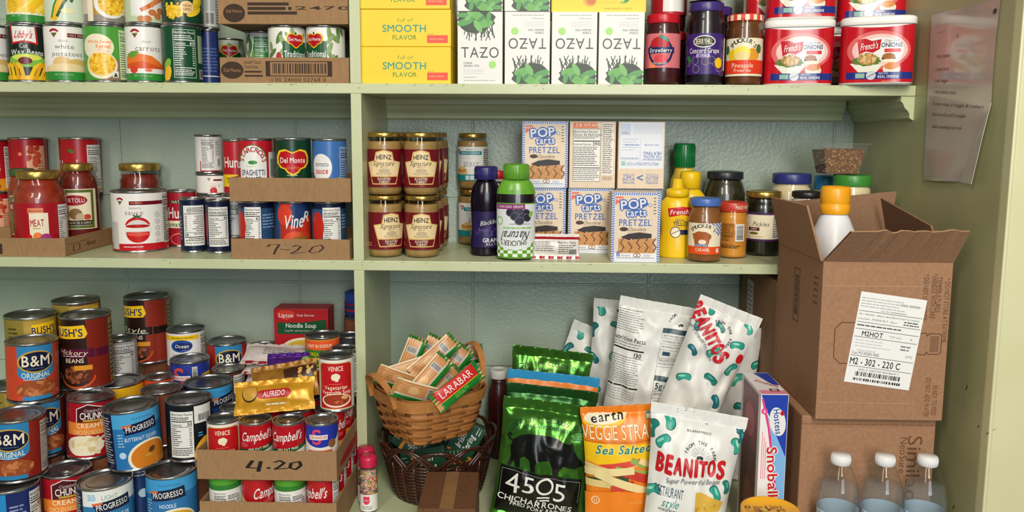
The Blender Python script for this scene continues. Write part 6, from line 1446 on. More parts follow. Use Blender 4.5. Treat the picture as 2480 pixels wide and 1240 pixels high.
def open_box():
    f = MB().box(BX0, BYF, zB, BX1, BYF + t, zT, CARD_B, .0012); a = Art(4); a.W = (BX1 - BX0) / hB; L_box(a); emit(f, a, lambda u, v, o: ((BX0 + BX1) / 2 + u, BYF - o, zB + v), hB, ink_kw=dict(rough=.85))
    l = MB().box(BX0, BYF + t + .0003, zB, BX0 + t, BYB - t - .0003, zT, CARD_B, .0012); a = Art(5); L_side(a); emit(l, a, lambda u, v, o: (BX0 - o, BYF + .12 - u, zB + v), hB, ink_kw=dict(rough=.85))
    r = MB().box(BX1 - t, BYF + t + .0003, zB, BX1, BYB - t - .0003, zT, CARD_B, .0012)
    b = MB().box(BX0, BYB - t, zB, BX1, BYB, zT, CARD_B, .0012)
    bo = MB().box(BX0 + t, BYF + t, zB, BX1 - t, BYB - t, zB + t, CARD_D)
    fl = lambda q, n=None: MB().sheet(q, .0035, CARD_D, CARD_B)
    tl, tr = atY(2062, 562, BYF - .062), atY(2350, 561, BYF - .050)
    front = MB(); top = []; rnd = random.Random(2)
    n = 26
    for i in range(n + 1):
        s = i / n; p = tl.lerp(tr, s); rag = (rnd.uniform(-.0022, .0022) if .25 < s < .9 else 0); top.append(p + Vector((0, 0, rag)))
    bot = [Vector((BX0 + (BX1 - BX0) * i / n, BYF - .0012, zT)) for i in range(n + 1)]
    for side, m in ((0, CARD_B), (1, CARD_D)):
        off = Vector((0, .0035 * side, .0012 * side)); vs = [p + off for p in bot] + [p + off for p in top]
        front.add(vs, [(i, i + 1, n + 2 + i, n + 1 + i) if not side else (i, n + 1 + i, n + 2 + i, i + 1) for i in range(n)], m)
    off = Vector((0, .0035, .0012)); vs = top + [p + off for p in top]
    front.add(vs, [(i, i + 1, n + 2 + i, n + 1 + i) for i in range(n)], noisy('torn_card_edge', '#C9A27A', '#B08458', 400, .9))
    bl = [atY(1925, 487, -.004), atY(2172, 463, -.004)]
    back = fl([(BX0 + .002, -.0066, zT), (BX1 - .002, -.0066, zT), (bl[1].x, -.0035, bl[1].z), (bl[0].x, -.0035, bl[0].z)])
    lf = [atY(1958, 497, BYF + .004), atY(1872, 477, -.055)]
    left = MB().sheet([(BX0 - .0002, BYB - .012, zT), (BX0 - .0002, BYF + .003, zT), tuple(lf[0]), tuple(lf[1])], -.0035, CARD_D, CARD_B)
    rf = [atY(2258, 546, -.20), atY(2137, 479, -.04)]
    right = MB().sheet([(BX1 - .004, BYF + .02, zT), (BX1 - .004, BYB - .012, zT), tuple(rf[1]), tuple(rf[0])], .0035, CARD_D, CARD_D)
    return [('front_panel', f, None, [('shipping_label', sticker(), 'white printed shipping label')]), ('side_panel', l), ('side_panel', r), ('back_panel', b), ('base_panel', bo), ('flap', front), ('flap', back), ('flap', left), ('flap', right)]
ob = spawn('shipping_carton', 'open brown carton with raised flaps and a white shipping label', 'carton', parts_of(None, open_box), (0, 0, 0), 0, 'brown shipping cartons')
def L_st(a): pass
for zb, zt2_, lab in ((DECK, -.512, 'brown carton on the deck behind the closed carton'), (-.5115, -.288, 'brown carton with a small white label, behind the snack bags at right')):
    c = carton(.225, .262, zt2_ - zb, CARD_B, {'left': ((lambda a: (a.r(-.34, .42, -.12, .86, '#E2E0DC'), a.ln(-.32, .46, -.14, .82, 8, '#7A7A7A', .35))) if zb > -.6 else L_st, zt2_ - zb)}, .002)
    single('shipping_carton', lab, 'carton', c, (.482 + .1125, .0045 + .131, zb), 0, 'brown shipping cartons')
# white jug in the open carton
JUG = [(.80, 0), (.95, .012), (1, .04), (1, .62), (.97, .70), (.86, .78), (.66, .85), (.52, .875), (.50, .885)]
hJ = -.0905 - (zB + t + .0005)
pj = atY(2022, 500, -.142)
def jug_parts():
    R = .0395; b = MB(); n = 48
    def fn(s, z):
        a = 2 * pi * s; k = (abs(cos(a)) ** 5 + abs(sin(a)) ** 5) ** (-1 / 5); r = interp(JUG, z / hJ) * R
        q = min(1, max(0, (.84 - z / hJ) / .1)); k = 1 + (k - 1) * q * .8
        return (r * k * sin(a), -r * k * cos(a), z)
    zs = [v * hJ for _, v in JUG[:3]] + [hJ * (.04 + .58 * k / 8) for k in range(1, 9)] + [hJ * (.62 + .265 * k / 14) for k in range(1, 15)]
    vs = [fn(k / n, z) for z in zs for k in range(n)]
    b.add(vs, [(j * n + k, j * n + (k + 1) % n, (j + 1) * n + (k + 1) % n, (j + 1) * n + k) for j in range(len(zs) - 1) for k in range(n)] + [tuple(range(n))[::-1]], noisy('white_jug_plastic', '#E3E4E8', '#ECECEE', 10, .4), True)
    lb = MB(); zz = hJ * .50
    lb.add([Vector(fn(k / n, z)) * 1.0 + Vector((.0006 * sin(2 * pi * k / n), -.0006 * cos(2 * pi * k / n), 0)) for z in (zz - .05, zz) for k in range(n)], [(k, (k + 1) % n, (k + 1) % n + n, k + n) for k in range(n)], ink('gr'), True)
    c = MB(); rc = .0250; A = noisy('orange_cap', '#EFA012', '#F4AE24', 20, .35)
    c.lathe([(rc * .96, hJ * .875), (rc * 1.0, hJ * .885), (rc * 1.02, hJ * .915), (rc * .96, hJ * .918), (rc * .98, hJ * .925), (rc, hJ * .93), (rc, hJ * .985), (rc * .9, hJ), (rc * .68, hJ), (rc * .66, hJ - .003), (.0001, hJ - .003)], A, 44)
    d = MB().lathe([(rc * .64, hJ - .0028), (rc * .64, hJ - .0015), (.0001, hJ - .0012)], 'wh', 30)
    return [('body', b), ('label', lb), ('cap', c, None, [('cap_insert', d)])]
spawn('milk_jug', 'white plastic jug with an orange cap standing in the open carton', 'jug', parts_of(None, jug_parts), (pj.x, -.142, zB + t + .0005), .5)
# ---- water bottles
WAT = noisy('bottled_water', '#DCE6E8', '#E8EEF0', 8, .05); WGL = glass('clear_bottle_plastic', (.96, .985, .99), 1.4, .03); WLQ = glass('clear_water_whitened', (.92, .95, .96), 1.33, .02, .07)  # faint white diffuse in the water stands in for bright refraction
def water():
    R, H = .0330, .216; pr = [(.80, 0), (.94, .01), (1, .04), (1, .14), (.94, .16), (1, .18), (1, .58), (1.0, .60), (1.03, .63), (1.0, .68), (.90, .76), (.70, .85), (.48, .92), (.42, .935), (.42, .95)]
    prof = [(R * r, H * z) for r, z in pr]
    g = MB().lathe(prof, WGL, 40, caps=(True, False)); lv = .77
    w = [(max(r - .0012, .001), z + (.001 if i == 0 else 0)) for i, (r, z) in enumerate(prof) if z <= H * lv] + [(interp(prof, H * lv) - .0012, H * lv)]
    q = MB().lathe(w, WLQ, 40, caps=(True, True))
    l = MB(); Rl = R + .0006; z0, z1 = H * .24, H * .575; l.lathe([(Rl, z0), (Rl, z1)], noisy('pale_blue_label', '#BFCDE0', '#D2DEEA', 25, .4), 48)
    a = Art(2); st = lambda x, y, s, c: a.p([(x + s * (1 if k % 2 == 0 else .42) * sin(k * pi / 5), y + s * (1 if k % 2 == 0 else .42) * cos(k * pi / 5)) for k in range(10)], c)
    for k in range(6): a.stroke([(-.9 + .36 * k, .1), (-.75 + .3 * k, .5), (-.85 + .36 * k, .95)], .05, '#8FB0D8')
    st(.0, .74, .17, '#23402A'); st(.02, .72, .10, '#7DBB4A'); a.t('Spring Water', 0, .4, .14, 'nav', w=.8, b=1); a.ln(.9, .1, 1.2, .9, 9, '#5A7AA8')
    emit(l, a, lambda u, v, o: ((Rl + o) * sin(u / Rl), -(Rl + o) * cos(u / Rl), z0 + v), z1 - z0, du=.004)
    c = MB().lathe([(.0148, H * .93), (.0155, H * .935), (.0155, H * .99), (.0145, H), (.0001, H)], ink('#ECECEA', .4), 36, caps=(True, False))
    for k in range(30):
        th = 2 * pi * k / 30; c.tube([(.0155 * sin(th), -.0155 * cos(th), H * .937), (.0155 * sin(th), -.0155 * cos(th), H * .985)], .0005, ink('#ECECEA', .4), 4)
    return [('bottle_body', g), ('water', q), ('label', l), ('cap', c)]
WP = parts_of('water', water)
for cx, dy, lab in ((2033, 0, 'clear water bottle nearest the sweets box, leftmost of the three'), (2140, .0, 'clear water bottle in the middle of the three'), (2243, .0, 'clear water bottle nearest the right panel')):
    p = atY(cx, 1170, -.272); spawn('water_bottle', lab, 'bottle', WP, (p.x, -.272, DECK), face(p.x, -.272) + .1, 'water bottles')
# ---- sweets box on end
def L_host(a):
    W = a.W / 2
    a.p([(-W, 1), (W, 1), (W, .62), (-W + .02, .94)], '#1F3FA8'); a.p([(W, .80), (W, .18), (W - .05, .3), (-W + .05, .90), (-W + .01, .98)], '#1F3FA8'); a.p([(W, .62), (W, .05), (W - .02, .05), (-W + .06, .80), (-W + .03, .90)], '#7FB4E6'); a.stroke([(-W + .01, .97), (-W + .05, .8), (W - .03, .28), (W - .03, .02)], .012, 'hot')
    a.e(.02, .84, .045, .085, 'wh', 10); a.t('Hostess', .02, .84, .035, '#1F3FA8', w=.145, b=1, rot=-82); a.e(.045, .89, .012, .014, 'red')
    a.t('Snoballs', .005, .52, .055, '#CC1522', w=.34, b=1, rot=-86, out='wh'); a.e(-.055, .90, .018, .018, 'hot'); a.t('6', -.055, .90, .02, 'wh', b=1); a._put([[(-W + .014 + .011 * i, .5), (-W + .018 + .011 * i, .5), (-W + .018 + .011 * i, .78 - .03 * i), (-W + .014 + .011 * i, .78 - .03 * i)] for i in range(3)], 'pink')
    a.e(-.005, .06, .062, .09, 'hot'); a.e(-.02, .08, .03, .04, '#F08AB4')
def L_hside(a): a.r(-.16, .03, .16, .98, '#8E4A54'); a.r(-.14, .06, .14, .62, '#6E4A42'); a.e(0, .78, .1, .1, '#C86A7A'); a.e(.02, .3, .1, .12, '#8A5A50')
def L_htop(a): a.r(-.10, .0, .10, .08, 'pink'); a.p([(-.02, .45), (.09, .45), (.09, .18), (.04, .2)], '#1F3FA8'); a.t('Snoballs', .01, .22, .04, '#B81822', w=.18, b=1, rot=-50); a.frame(-.01, .06, .05, .11, .012, '#4A2A1C')
hx0, hx1 = atY(1842, 1000, -.225), atY(1909, 1000, -.225); hH = atY(1875, 955, -.225).z - DECK
single('sweets_box', 'pink and blue box of cakes standing on end beside the water bottles', 'box', carton(hx1.x - hx0.x, .125, hH, '#EFE9E8', {'front': (L_host, hH), 'left': (L_hside, hH), 'top': (L_htop, .27)}, .0012), ((hx0.x + hx1.x) / 2, -.225 + .0625, DECK), 0)
# ---- tub with a yellow lid at the bottom edge
pt = atY(1866, 1232, -.318); rT = 70 * depth_of(pt) / F_PX; hT2 = pt.z - DECK
def tub():
    b = MB().lathe([(rT * .78, 0), (rT * .82, .003), (rT * .93, hT2 - .012)], ink('#E0A01E', .4), 48, caps=(True, False))
    c = MB().lathe([(rT * .96, hT2 - .014), (rT, hT2 - .013), (rT, hT2 - .001), (rT * .97, hT2), (rT * .9, hT2), (rT * .88, hT2 - .003), (.0001, hT2 - .003)], noisy('amber_lid', '#E8A21C', '#F0B02E', 30, .35), 56)
    a = Art(1); a.t('Hot & Spicy', 0, .25, .22, '#5A3A14', w=1.0, it=.2, b=1); a.blobs(-.5, -.1, .5, .15, 14, .1, ['#7A4A1A', '#B8761A', '#C8D04A']); a.ring(-.7, .3, .1, .1, .04, '#3A2A10')
    emit(c, a, lambda u, v, o: (u, v - .0, hT2 - .003 + o), rT); return [('tub', b), ('lid', c)]
spawn('food_tub', 'round tub with a yellow lid at the bottom edge, before the cake box', 'tub', parts_of(None, tub), (pt.x, -.318, DECK), .1)

# ================================================================== snack bags
def bag_at(cx, yt, Y, w, rot, lean, name, label, m, art, unit, T=.03, h=None, rz=None, group='snack bags in the lower right bay', z=None, **kw):
    top = atY(cx, yt, Y); r = radians(rot)
    if h is None: h = (top.z - DECK - .002 - w / 2 * abs(sin(r)) * (1 - kw.get('tp', 0))) / (cos(r) * cos(lean))
    rzz = face(top.x, Y) * .5 if rz is None else rz
    M = Matrix.Rotation(rzz, 3, 'Z') @ Matrix.Rotation(r, 3, 'Y') @ Matrix.Rotation(-lean, 3, 'X')
    root = top - M @ Vector((0, 0, h))
    return spawn(name, label, 'snack bag', parts_of(None, lambda: bag_parts(w, h, T, m, art, unit, **kw)), root, (-lean, r, rzz), group)
GFOIL = noisy('green_foil', '#3F7A2A', '#5C9A3A', 14, .22, .75); GFD = noisy('dark_green_foil', '#204F22', '#2E6630', 14, .30, .6); WFILM = noisy('white_film', '#DEDDD8', '#E8E7E2', 30, .38); OFILM = noisy('orange_film', '#E8781A', '#F08A22', 12, .35); BLF = noisy('blue_orange_film', '#2A86B8', '#3494C6', 14, .3)
def L_4505(full=True):
    def f(a):
        H = a.H; v = lambda t: H - t
        for ch, i in zip('CRISPY CLOUDS OF', range(16)):
            x = -.34 + i * .045
            if ch != ' ': a.t(ch, x, v(.175 + .9 * x * x * .5), .045, '#12301A', b=1, rot=-50 * x * .6)
        a.t('PORKALICIOUSNESS', -.02, v(.245), .034, '#12301A', w=.52, b=1, arc=-.3)
        a.ring(-.38, v(.28), .07, .07, .008, '#1A4A1E'); a.e(-.38, v(.28), .02, .05, '#1A4A1E', -25)
        if not full: return
        K = '#0C0E0C'
        a.p([(.22, v(.29)), (.30, v(.25)), (.40, v(.25)), (.46, v(.29)), (.40, v(.34)), (.28, v(.34))], '#1A4A1E'); a.p([(.235, v(.29)), (.30, v(.26)), (.40, v(.26)), (.445, v(.29)), (.40, v(.33)), (.28, v(.33))], '#4E9E2C'); a.t('GO PIG OR', .34, v(.282), .022, '#12301A', w=.14, b=1); a.t('GO HOME', .34, v(.312), .022, '#12301A', w=.12, b=1)
        P = [(-.36, .40), (-.30, .35), (-.18, .33), (-.04, .325), (.10, .34), (.22, .38), (.30, .44), (.34, .50), (.40, .555), (.42, .60), (.36, .61), (.33, .625), (.26, .62), (.20, .60), (.16, .66), (.16, .73), (.10, .73), (.09, .64), (.04, .575), (-.08, .585), (-.10, .62), (-.09, .70), (-.14, .70), (-.16, .60), (-.22, .565), (-.27, .59), (-.26, .69), (-.31, .69), (-.33, .62), (-.36, .69), (-.40, .68), (-.37, .58), (-.385, .48)]
        a.p([(x, v(y)) for x, y in P], K); a.stroke([(-.35, v(.42)), (-.40, v(.40)), (-.42, v(.36)), (-.39, v(.345)), (-.385, v(.37))], .014, K); a.p([(.20, v(.40)), (.28, v(.36)), (.30, v(.46))], K)
        a.p([(-.46, v(.69)), (.42, v(.735)), (.42, v(1.2)), (-.46, v(1.2))], K); a.stroke([(-.44, v(.72)), (.40, v(.765)), (.40, v(1.0))], .005, 'gy'); a.stroke([(-.44, v(.72)), (-.44, v(1.0))], .005, 'gy')
        a.t('4', -.31, v(.85), .20, 'wh', w=.15); a.t('5', -.145, v(.845), .17, 'wh', w=.12); a.ring(.03, v(.84), .095, .095, .024, 'wh'); a.r(-.04, v(.955), .10, v(.97), 'wh'); a.r(-.04, v(.985), .10, v(1.0), 'wh'); a.t('5', .20, v(.89), .19, 'wh', w=.12)
        a.t('CHICHARRONES', -.05, v(1.035), .065, 'wh', w=.80, b=1, rot=-4, arc=-.10); a.t('FRIED PORK RINDS', -.03, v(1.10), .042, 'wh', w=.56, b=1, rot=-5)
    return f
def fromfarm(a, x, y, s):
    for ch, an in zip('FROM THE FARM', range(164, -1, -13)):
        if ch != ' ': a.t(ch, x + s * cos(radians(an)), y + s * .92 * sin(radians(an)), s * .20, '#2A3C46', b=1, rot=an - 90)
    for an in range(10, 171, 16): a.stroke([(x + s * .28 * cos(radians(an)), y + s * .28 * sin(radians(an))), (x + s * .68 * cos(radians(an)), y + s * .66 * sin(radians(an)))], s * .022, '#8A938E')
    bean(a, x, y, s * .22, 10, '#22343E', '#22343E')
BC = (('#2FA08C', '#8FD6C2'), ('#1F7A70', '#4FAE9E'), ('#3AAE94', '#A5E0CC'), ('#226E78', '#5AA0A8'))
def L_bean(chips=True):
    def f(a):
        H = a.H; v = lambda t: H - t
        for i, (x, t, s, r) in enumerate(((-.33, .13, .10, -65), (-.13, .03, .09, 10), (.17, .07, .10, 8), (.40, .10, .07, -40), (-.36, .37, .075, 40), (-.47, .27, .08, 70), (.44, .30, .075, -60), (.47, .2, .05, -80), (.30, .80, .08, -55), (.42, .72, .06, -70), (-.44, .9, .08, 30), (.1, 1.2, .08, 15))):
            bean(a, x, v(t), s * 1.25, r, *BC[i % 4])
        a.t('BEANAMIGO', .02, v(.21), .022, '#4A5458', w=.26, b=1); fromfarm(a, .06, v(.46), .165)
        for ch, x, y, h, w, r in (('B', -.375, .585, .19, .085, -3), ('E', -.275, .585, .18, .08, -2), ('A', -.17, .58, .17, .10, 0), ('N', -.055, .575, .17, .095, 2), ('I', .035, .565, .16, .03, 3), ('T', .11, .555, .15, .09, 4), ('O', .21, .54, .16, .10, 6), ('S', .325, .545, .18, .095, 4)): a.t(ch, x, v(y), h, '#C81E28', w=w * .9, b=1, rot=r, out='#C81E28', ow=.045)
        a.t('Super Powerful Beans', .02, v(.70), .05, '#6A7276', w=.62, it=.35, rot=7)
        if chips:
            a.t('RESTAURANT', -.24, v(.86), .10, '#2A4A66', w=.34); a.t('style', -.20, v(.97), .09, 'tl', w=.2, it=.35); a.p([(.07, v(.80)), (.12, v(.79)), (.42, v(.87)), (.40, v(.95)), (.36, v(1.0)), (.42, v(1.12)), (.10, v(1.14))], '#DDB24A'); a.blobs(.1, v(1.1), .38, v(.86), 24, .018, ['#E8C468', '#C89A36'], ell=False); a.t('WHITE BEAN CHIPS', -.18, v(1.05), .025, '#4A5458', w=.34, b=1)
    return f
def L_beans(a):
    H = a.H
    for i, (x, t, s, r) in enumerate(((-.30, .14, .12, -60), (.05, .10, .11, 20), (.36, .22, .10, -50), (-.36, .45, .11, 70), (.30, .52, .12, 10), (-.05, .36, .09, -30), (.0, .75, .12, 40), (-.34, .85, .1, -40), (.36, .9, .12, 60), (.1, 1.15, .12, -20), (-.3, 1.3, .12, 30), (.3, 1.45, .12, -60))): bean(a, x, H - t, s, r, *BC[i % 4])
    a.ln(-.16, H - .30, .1, H - .22, 3, 'lgy', .3); a.e(.42, H - .7, .06, .08, '#C81E28')
def L_tipped(a):
    L_beans(a); b = Art(2); b.H = a.H; L_bean(False)(b); rotart(b, -44, .1, a.H - .6, 1.2, -.22, -.02)
    a.sh += [(p, c, bb, l + 6) for p, c, bb, l in b.sh if c in ('#C81E28', '#6A7276', '#2A3C46')]
def L_veg(a):
    H = a.H; v = lambda t: H - t
    for k in range(9): a.p([(-.5 + .12 * k, v(.0)), (-.47 + .12 * k, v(.0)), (-.40 + .10 * k, v(.36)), (-.43 + .10 * k, v(.36))], '#F29A3C')
    a.e(-.22, v(.15), .27, .10, 'ye', 5); a.e(-.20, v(.115), .27, .09, 'cream', 8); a.t('earth', -.18, v(.115), .10, 'bk', w=.40, b=1, rot=6, it=.1); a.r(.30, v(.17), .44, v(.05), '#4E7A5A'); a.r(.31, v(.16), .43, v(.11), 'cream')
    a.t('VEGGIE STRAWS', .02, v(.30), .17, '#F6E2C0', w=1.05, out='#B8661A'); a.r(-.6, v(.42), .6, v(.41), '#B8661A'); a.p([(-.6, v(.42)), (.6, v(.46)), (.6, v(.70)), (-.6, v(.66))], '#F2C21E'); a.e(0, v(.60), .5, .12, '#F2C21E'); a.t('Sea Salted', .0, v(.50), .10, 'teal', w=.68, it=.35, b=1, out='#F7E27A'); a.t('Sea Salted', .0, v(.50), .10, 'teal', w=.68, it=.35, b=1)
    for i, (x0, t0, x1, t1, w, c) in enumerate(((-.3, .72, .2, .66, .07, '#D8473A'), (-.5, .70, -.1, .78, .06, '#DFC98C'), (.1, .64, .24, .72, .07, '#8FA650'), (.2, .66, .5, .82, .07, '#E8CF8E'), (-.45, .90, .0, .86, .09, '#3E4A26'), (-.1, .74, .28, .83, .085, '#97A94E'), (.0, .78, .5, .98, .10, '#C8382E'), (.32, .74, .5, .9, .07, '#A8B25A'), (-.55, .78, .08, .76, .09, '#E9D59A'), (-.5, .92, -.2, .93, .09, '#E3C884'), (-.16, .98, .06, .93, .09, '#CF4438'), (-.34, .80, .36, 1.08, .10, '#EBD69C'), (.3, .98, .5, 1.06, .06, '#C8382E'))):
        a.stroke([(x0, v(t0)), (x1, v(t1))], w, c); a.e(x1, v(t1), w * .32, w * .5, {'#EBD69C': '#D8BC74', '#CF4438': '#A82A24', '#97A94E': '#5E7028'}.get(c, c), -20)
    a.p([(-.6, v(1.06)), (-.1, v(1.0)), (.6, v(1.10)), (.6, v(1.5)), (-.6, v(1.5))], '#EE8424'); a.ring(-.38, v(1.13), .05, .05, .01, 'cream'); a.t('U', -.38, v(1.13), .04, 'cream'); a.t('POTATO BASED', .22, v(1.16), .03, '#F5B46A', w=.36, b=1)
def L_back(a):
    H = a.H; v = lambda t: H - t
    a.ln(-.40, v(.36), -.12, v(.06), 13, '#7A7A78', .28); a.t('Our beans', -.18, v(.05), .05, 'gy', w=.24, it=.3); a.t('Nutrition Facts', -.26, v(.43), .045, '#2A2A2A', w=.36, b=1); a.ln(-.42, v(.52), -.1, v(.46), 2, 'gy', .3); a.r(-.42, v(.545), -.08, v(.53), 'bk'); a.t('130', -.10, v(.585), .045, 'bk', b=1, al='r'); a.r(-.42, v(.62), -.08, v(.615), 'bk'); a.ln(-.42, v(.90), -.08, v(.63), 12, '#8A8A88', .35); a.r(-.42, v(.93), -.08, v(.915), 'bk'); a.ln(-.42, v(1.08), -.1, v(.95), 5, '#9A9A98', .3)
    fromfarm(a, .26, v(.22), .125); x0, x1 = .08, .44; a.frame(x0, v(1.25), x1, v(.26), .004, '#8A938E'); a.r(x0, v(.31), x1, v(.26), '#2A4A56'); a.r(x0, v(.80), x1, v(.75), '#2A4A56')
    for t in (.36, .42, .48, .57, .66, .90, .98, 1.08): a.r(x0, v(t + .004), x1, v(t), '#8A938E')
    for s, t in (('SUSTAINABLE CROP', .335), ('NUTRIENTS TO THE SOIL', .395), ('REGENERATION', .45), ('DELICATE WITH', .595), ('NOTES OF NUTS', .63)): a.t(s, .10, v(t), .018, '#4A5458', al='l')
    a.r(.12, v(.54), .2, v(.50), '#2A4A66'); a.t('AMERICAN', .32, v(.70), .018, '#4A5458'); a.t('FARMERS', .32, v(.73), .018, '#4A5458'); a.t('5g', .14, v(.85), .06, '#2A4A56', b=1); a.t('PROTEIN', .31, v(.86), .035, '#2A4A56', w=.22); a.t('FIBER', .32, v(.94), .035, '#2A4A56', b=1, w=.16); a.ln(.10, v(.95), .2, v(.92), 2, 'gy'); a.t('NON', .15, v(1.01), .02, '#4A5458'); a.t('GMO', .15, v(1.045), .02, '#4A5458'); a.t('NO', .33, v(1.015), .028, '#4A5458', b=1); a.ln(.27, v(1.06), .4, v(1.04), 1, 'gy'); a.t('Cantankerous', .26, v(1.16), .035, 'gy', w=.26, it=.4)
    bean(a, -.47, v(.12), .06, 80, *BC[1]); bean(a, .50, v(.4), .06, 80, *BC[0])
FK = dict(ink_kw=dict(rough=.28)); BK = dict(step=.0055)
bag_at(1340, 846, .10, .172, 6, .03, 'snack_bag', 'green foil bag at the back, beside the wooden basket handle', GFOIL, L_4505(False), .172, .022, seed=3, wr=.006, **BK)
def L_bo(a): H = a.H; a.r(-.6, H - .16, .6, H - .05, '#E8802A'); a.r(-.6, H - .6, .6, H - .16, '#E8802A'); a.r(-.2, H - .9, .5, H - .3, '#2A86B8')
bag_at(1342, 904, .045, .190, 5, .05, 'snack_bag', 'blue and orange bag between the green foil bags', BLF, L_bo, .20, .020, seed=5, wr=.005, **BK)
bag_at(1340, 938, -.012, .182, 6, .05, 'snack_bag', 'dark green foil bag behind the front green one', GFD, L_4505(False), .182, .020, seed=7, wr=.005, **FK, **BK)
bag_at(1336, 972, -.105, .180, 6.5, .06, 'snack_bag', 'front green foil bag with a black pig and 4505 in white', GFOIL, L_4505(True), .180, .032, seed=11, wr=.007, waist=.05, **FK, **BK)
bag_at(1503, 982, -.140, .148, -5, .05, 'snack_bag', 'orange bag of vegetable straws beside the green foil bag', OFILM, L_veg, .148, .026, seed=13, wr=.003, tp=-.10, seal=.012, **BK)
bag_at(1694, 992, -.195, .168, 7, .12, 'snack_bag', 'front white bag with teal beans and red lettering', WFILM, L_bean(True), .168, .027, seed=17, wr=.006, tp=.18, **BK)
bag_at(1603, 733, .078, .172, 9, .03, 'snack_bag', 'white bag turned to its back panel with columns of print', WFILM, lambda a: rotart(L_back(a) or a, 0, 0, a.H, 1.16, -.03, .02), .172, .028, seed=19, wr=.0085, **BK)
bag_at(1505, 728, .178, .120, 4, .0, 'snack_bag', 'white bag with a teal bean behind the back panel bag', WFILM, L_beans, .16, .014, seed=23, wr=.008, **BK)
bag_at(1455, 800, .228, .130, 22, .0, 'snack_bag', 'white bag with teal beans leaning low at the left of the white bags', WFILM, L_beans, .15, .014, seed=29, wr=.008, **BK)
bag_at(1690, 776, .133, .130, 14, .0, 'snack_bag', 'white bag half hidden between the two upright white bags', WFILM, L_bean(False), .15, .010, seed=31, wr=.004, **BK)
bag_at(1772, 742, .0, .128, 20, .02, 'snack_bag', 'white bag with red lettering tipped to the right behind the front bag', WFILM, L_tipped, .128, .024, seed=37, wr=.009, **BK)
bag_at(1798, 790, .100, .084, 4, .0, 'snack_bag', 'white bag with teal beans against the rear carton', WFILM, L_beans, .15, .014, seed=41, wr=.004, **BK)
# ---- red topped bottle behind the bags
jar_sauce(1180, 1236, 893, .215, 'dark red bottle with a white lid behind the snack bags', JAM, None, lidm=ink('#DCDAD4', .4), Z=DECK, name='sauce_bottle', cat='bottle', sh=.72, nk=.72, lid_h=.02, shell=None, bg='#A01E22', lz=(.3, .9))
# ================================================================== baskets, soap, bars, parcel, sprinkles
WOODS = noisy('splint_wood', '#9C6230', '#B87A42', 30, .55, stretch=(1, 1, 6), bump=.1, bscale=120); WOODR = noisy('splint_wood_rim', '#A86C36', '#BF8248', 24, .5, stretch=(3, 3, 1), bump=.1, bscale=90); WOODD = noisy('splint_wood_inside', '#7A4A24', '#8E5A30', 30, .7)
zR, zBs = -.502, -.598
def basket():
    Hh = zR - zBs; N = 96
    def S(th, q, off=0.0):
        A = .070 + (.099 - .070) * (q ** .8) + off; Bq = .066 + (.096 - .066) * (q ** .8) + off; e = 5 - 1.5 * q
        k = (abs(cos(th)) ** e + abs(sin(th)) ** e) ** (-1 / e)
        return Vector((A * k * cos(th), Bq * k * sin(th), q * Hh))
    b = MB()
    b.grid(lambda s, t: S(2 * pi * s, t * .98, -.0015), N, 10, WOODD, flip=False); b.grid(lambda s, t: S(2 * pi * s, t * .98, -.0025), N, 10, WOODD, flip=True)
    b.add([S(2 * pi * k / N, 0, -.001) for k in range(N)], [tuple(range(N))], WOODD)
    for j in range(6):
        q0 = .10 + .095 * j; w = .075 if j != 5 else .10; q1 = q0 + w
        b.grid(lambda s, t: S(2 * pi * s, q0 + (q1 - q0) * t, .0010 + .0022 * sin(2 * pi * s * 8 + pi * j) + .0006 * sin(pi * t)), 208, 2, WOODS)
    for k in range(16):
        th = 2 * pi * (k + .25) / 16; dth = .14
        b.grid(lambda s, t: S(th + dth * (s - .5) * 2, t * .80, .0012 + .0017 * sin(t * 26 + pi * k)), 3, 24, WOODS)
    r = MB()
    for o0, z0, z1 in ((.0045, .76, 1.0), (-.004, .80, 1.0)):
        r.grid(lambda s, t: S(2 * pi * s, z0 + (z1 - z0) * t, o0), N, 3, WOODR); r.grid(lambda s, t: S(2 * pi * s, z0 + (z1 - z0) * t, o0 - .0028), N, 3, WOODR, flip=True)
        r.grid(lambda s, t: S(2 * pi * s, z1, o0 - .0028 * t), N, 1, WOODR, flip=True); r.grid(lambda s, t: S(2 * pi * s, z0, o0 - .0028 * t), N, 1, WOODR)
    hs = []
    for sg in (1, -1):
        h = MB(); pts = [Vector((sg * (.099 + .022 * sin(pi * k / 20) * (1 if sg < 0 else .4)), -.048 * cos(pi * k / 20), Hh * .82 + (.085 if sg > 0 else .058) * sin(pi * k / 20) ** .75)) for k in range(21)]
        h.strip(pts, .013, .003, WOODR, side=(1, 0, .15)); hs.append(('handle', h))
    return [('body', b), ('rim', r)] + hs
spawn('splint_basket', 'light wooden splint basket of snack bars on top of the dark wicker basket', 'basket', parts_of(None, basket), (-.205, -.004, zBs), radians(38))
WK = noisy('dark_wicker', '#2A130C', '#43200F', 60, .35, coat=.3)
WX, WY = -.192, .040
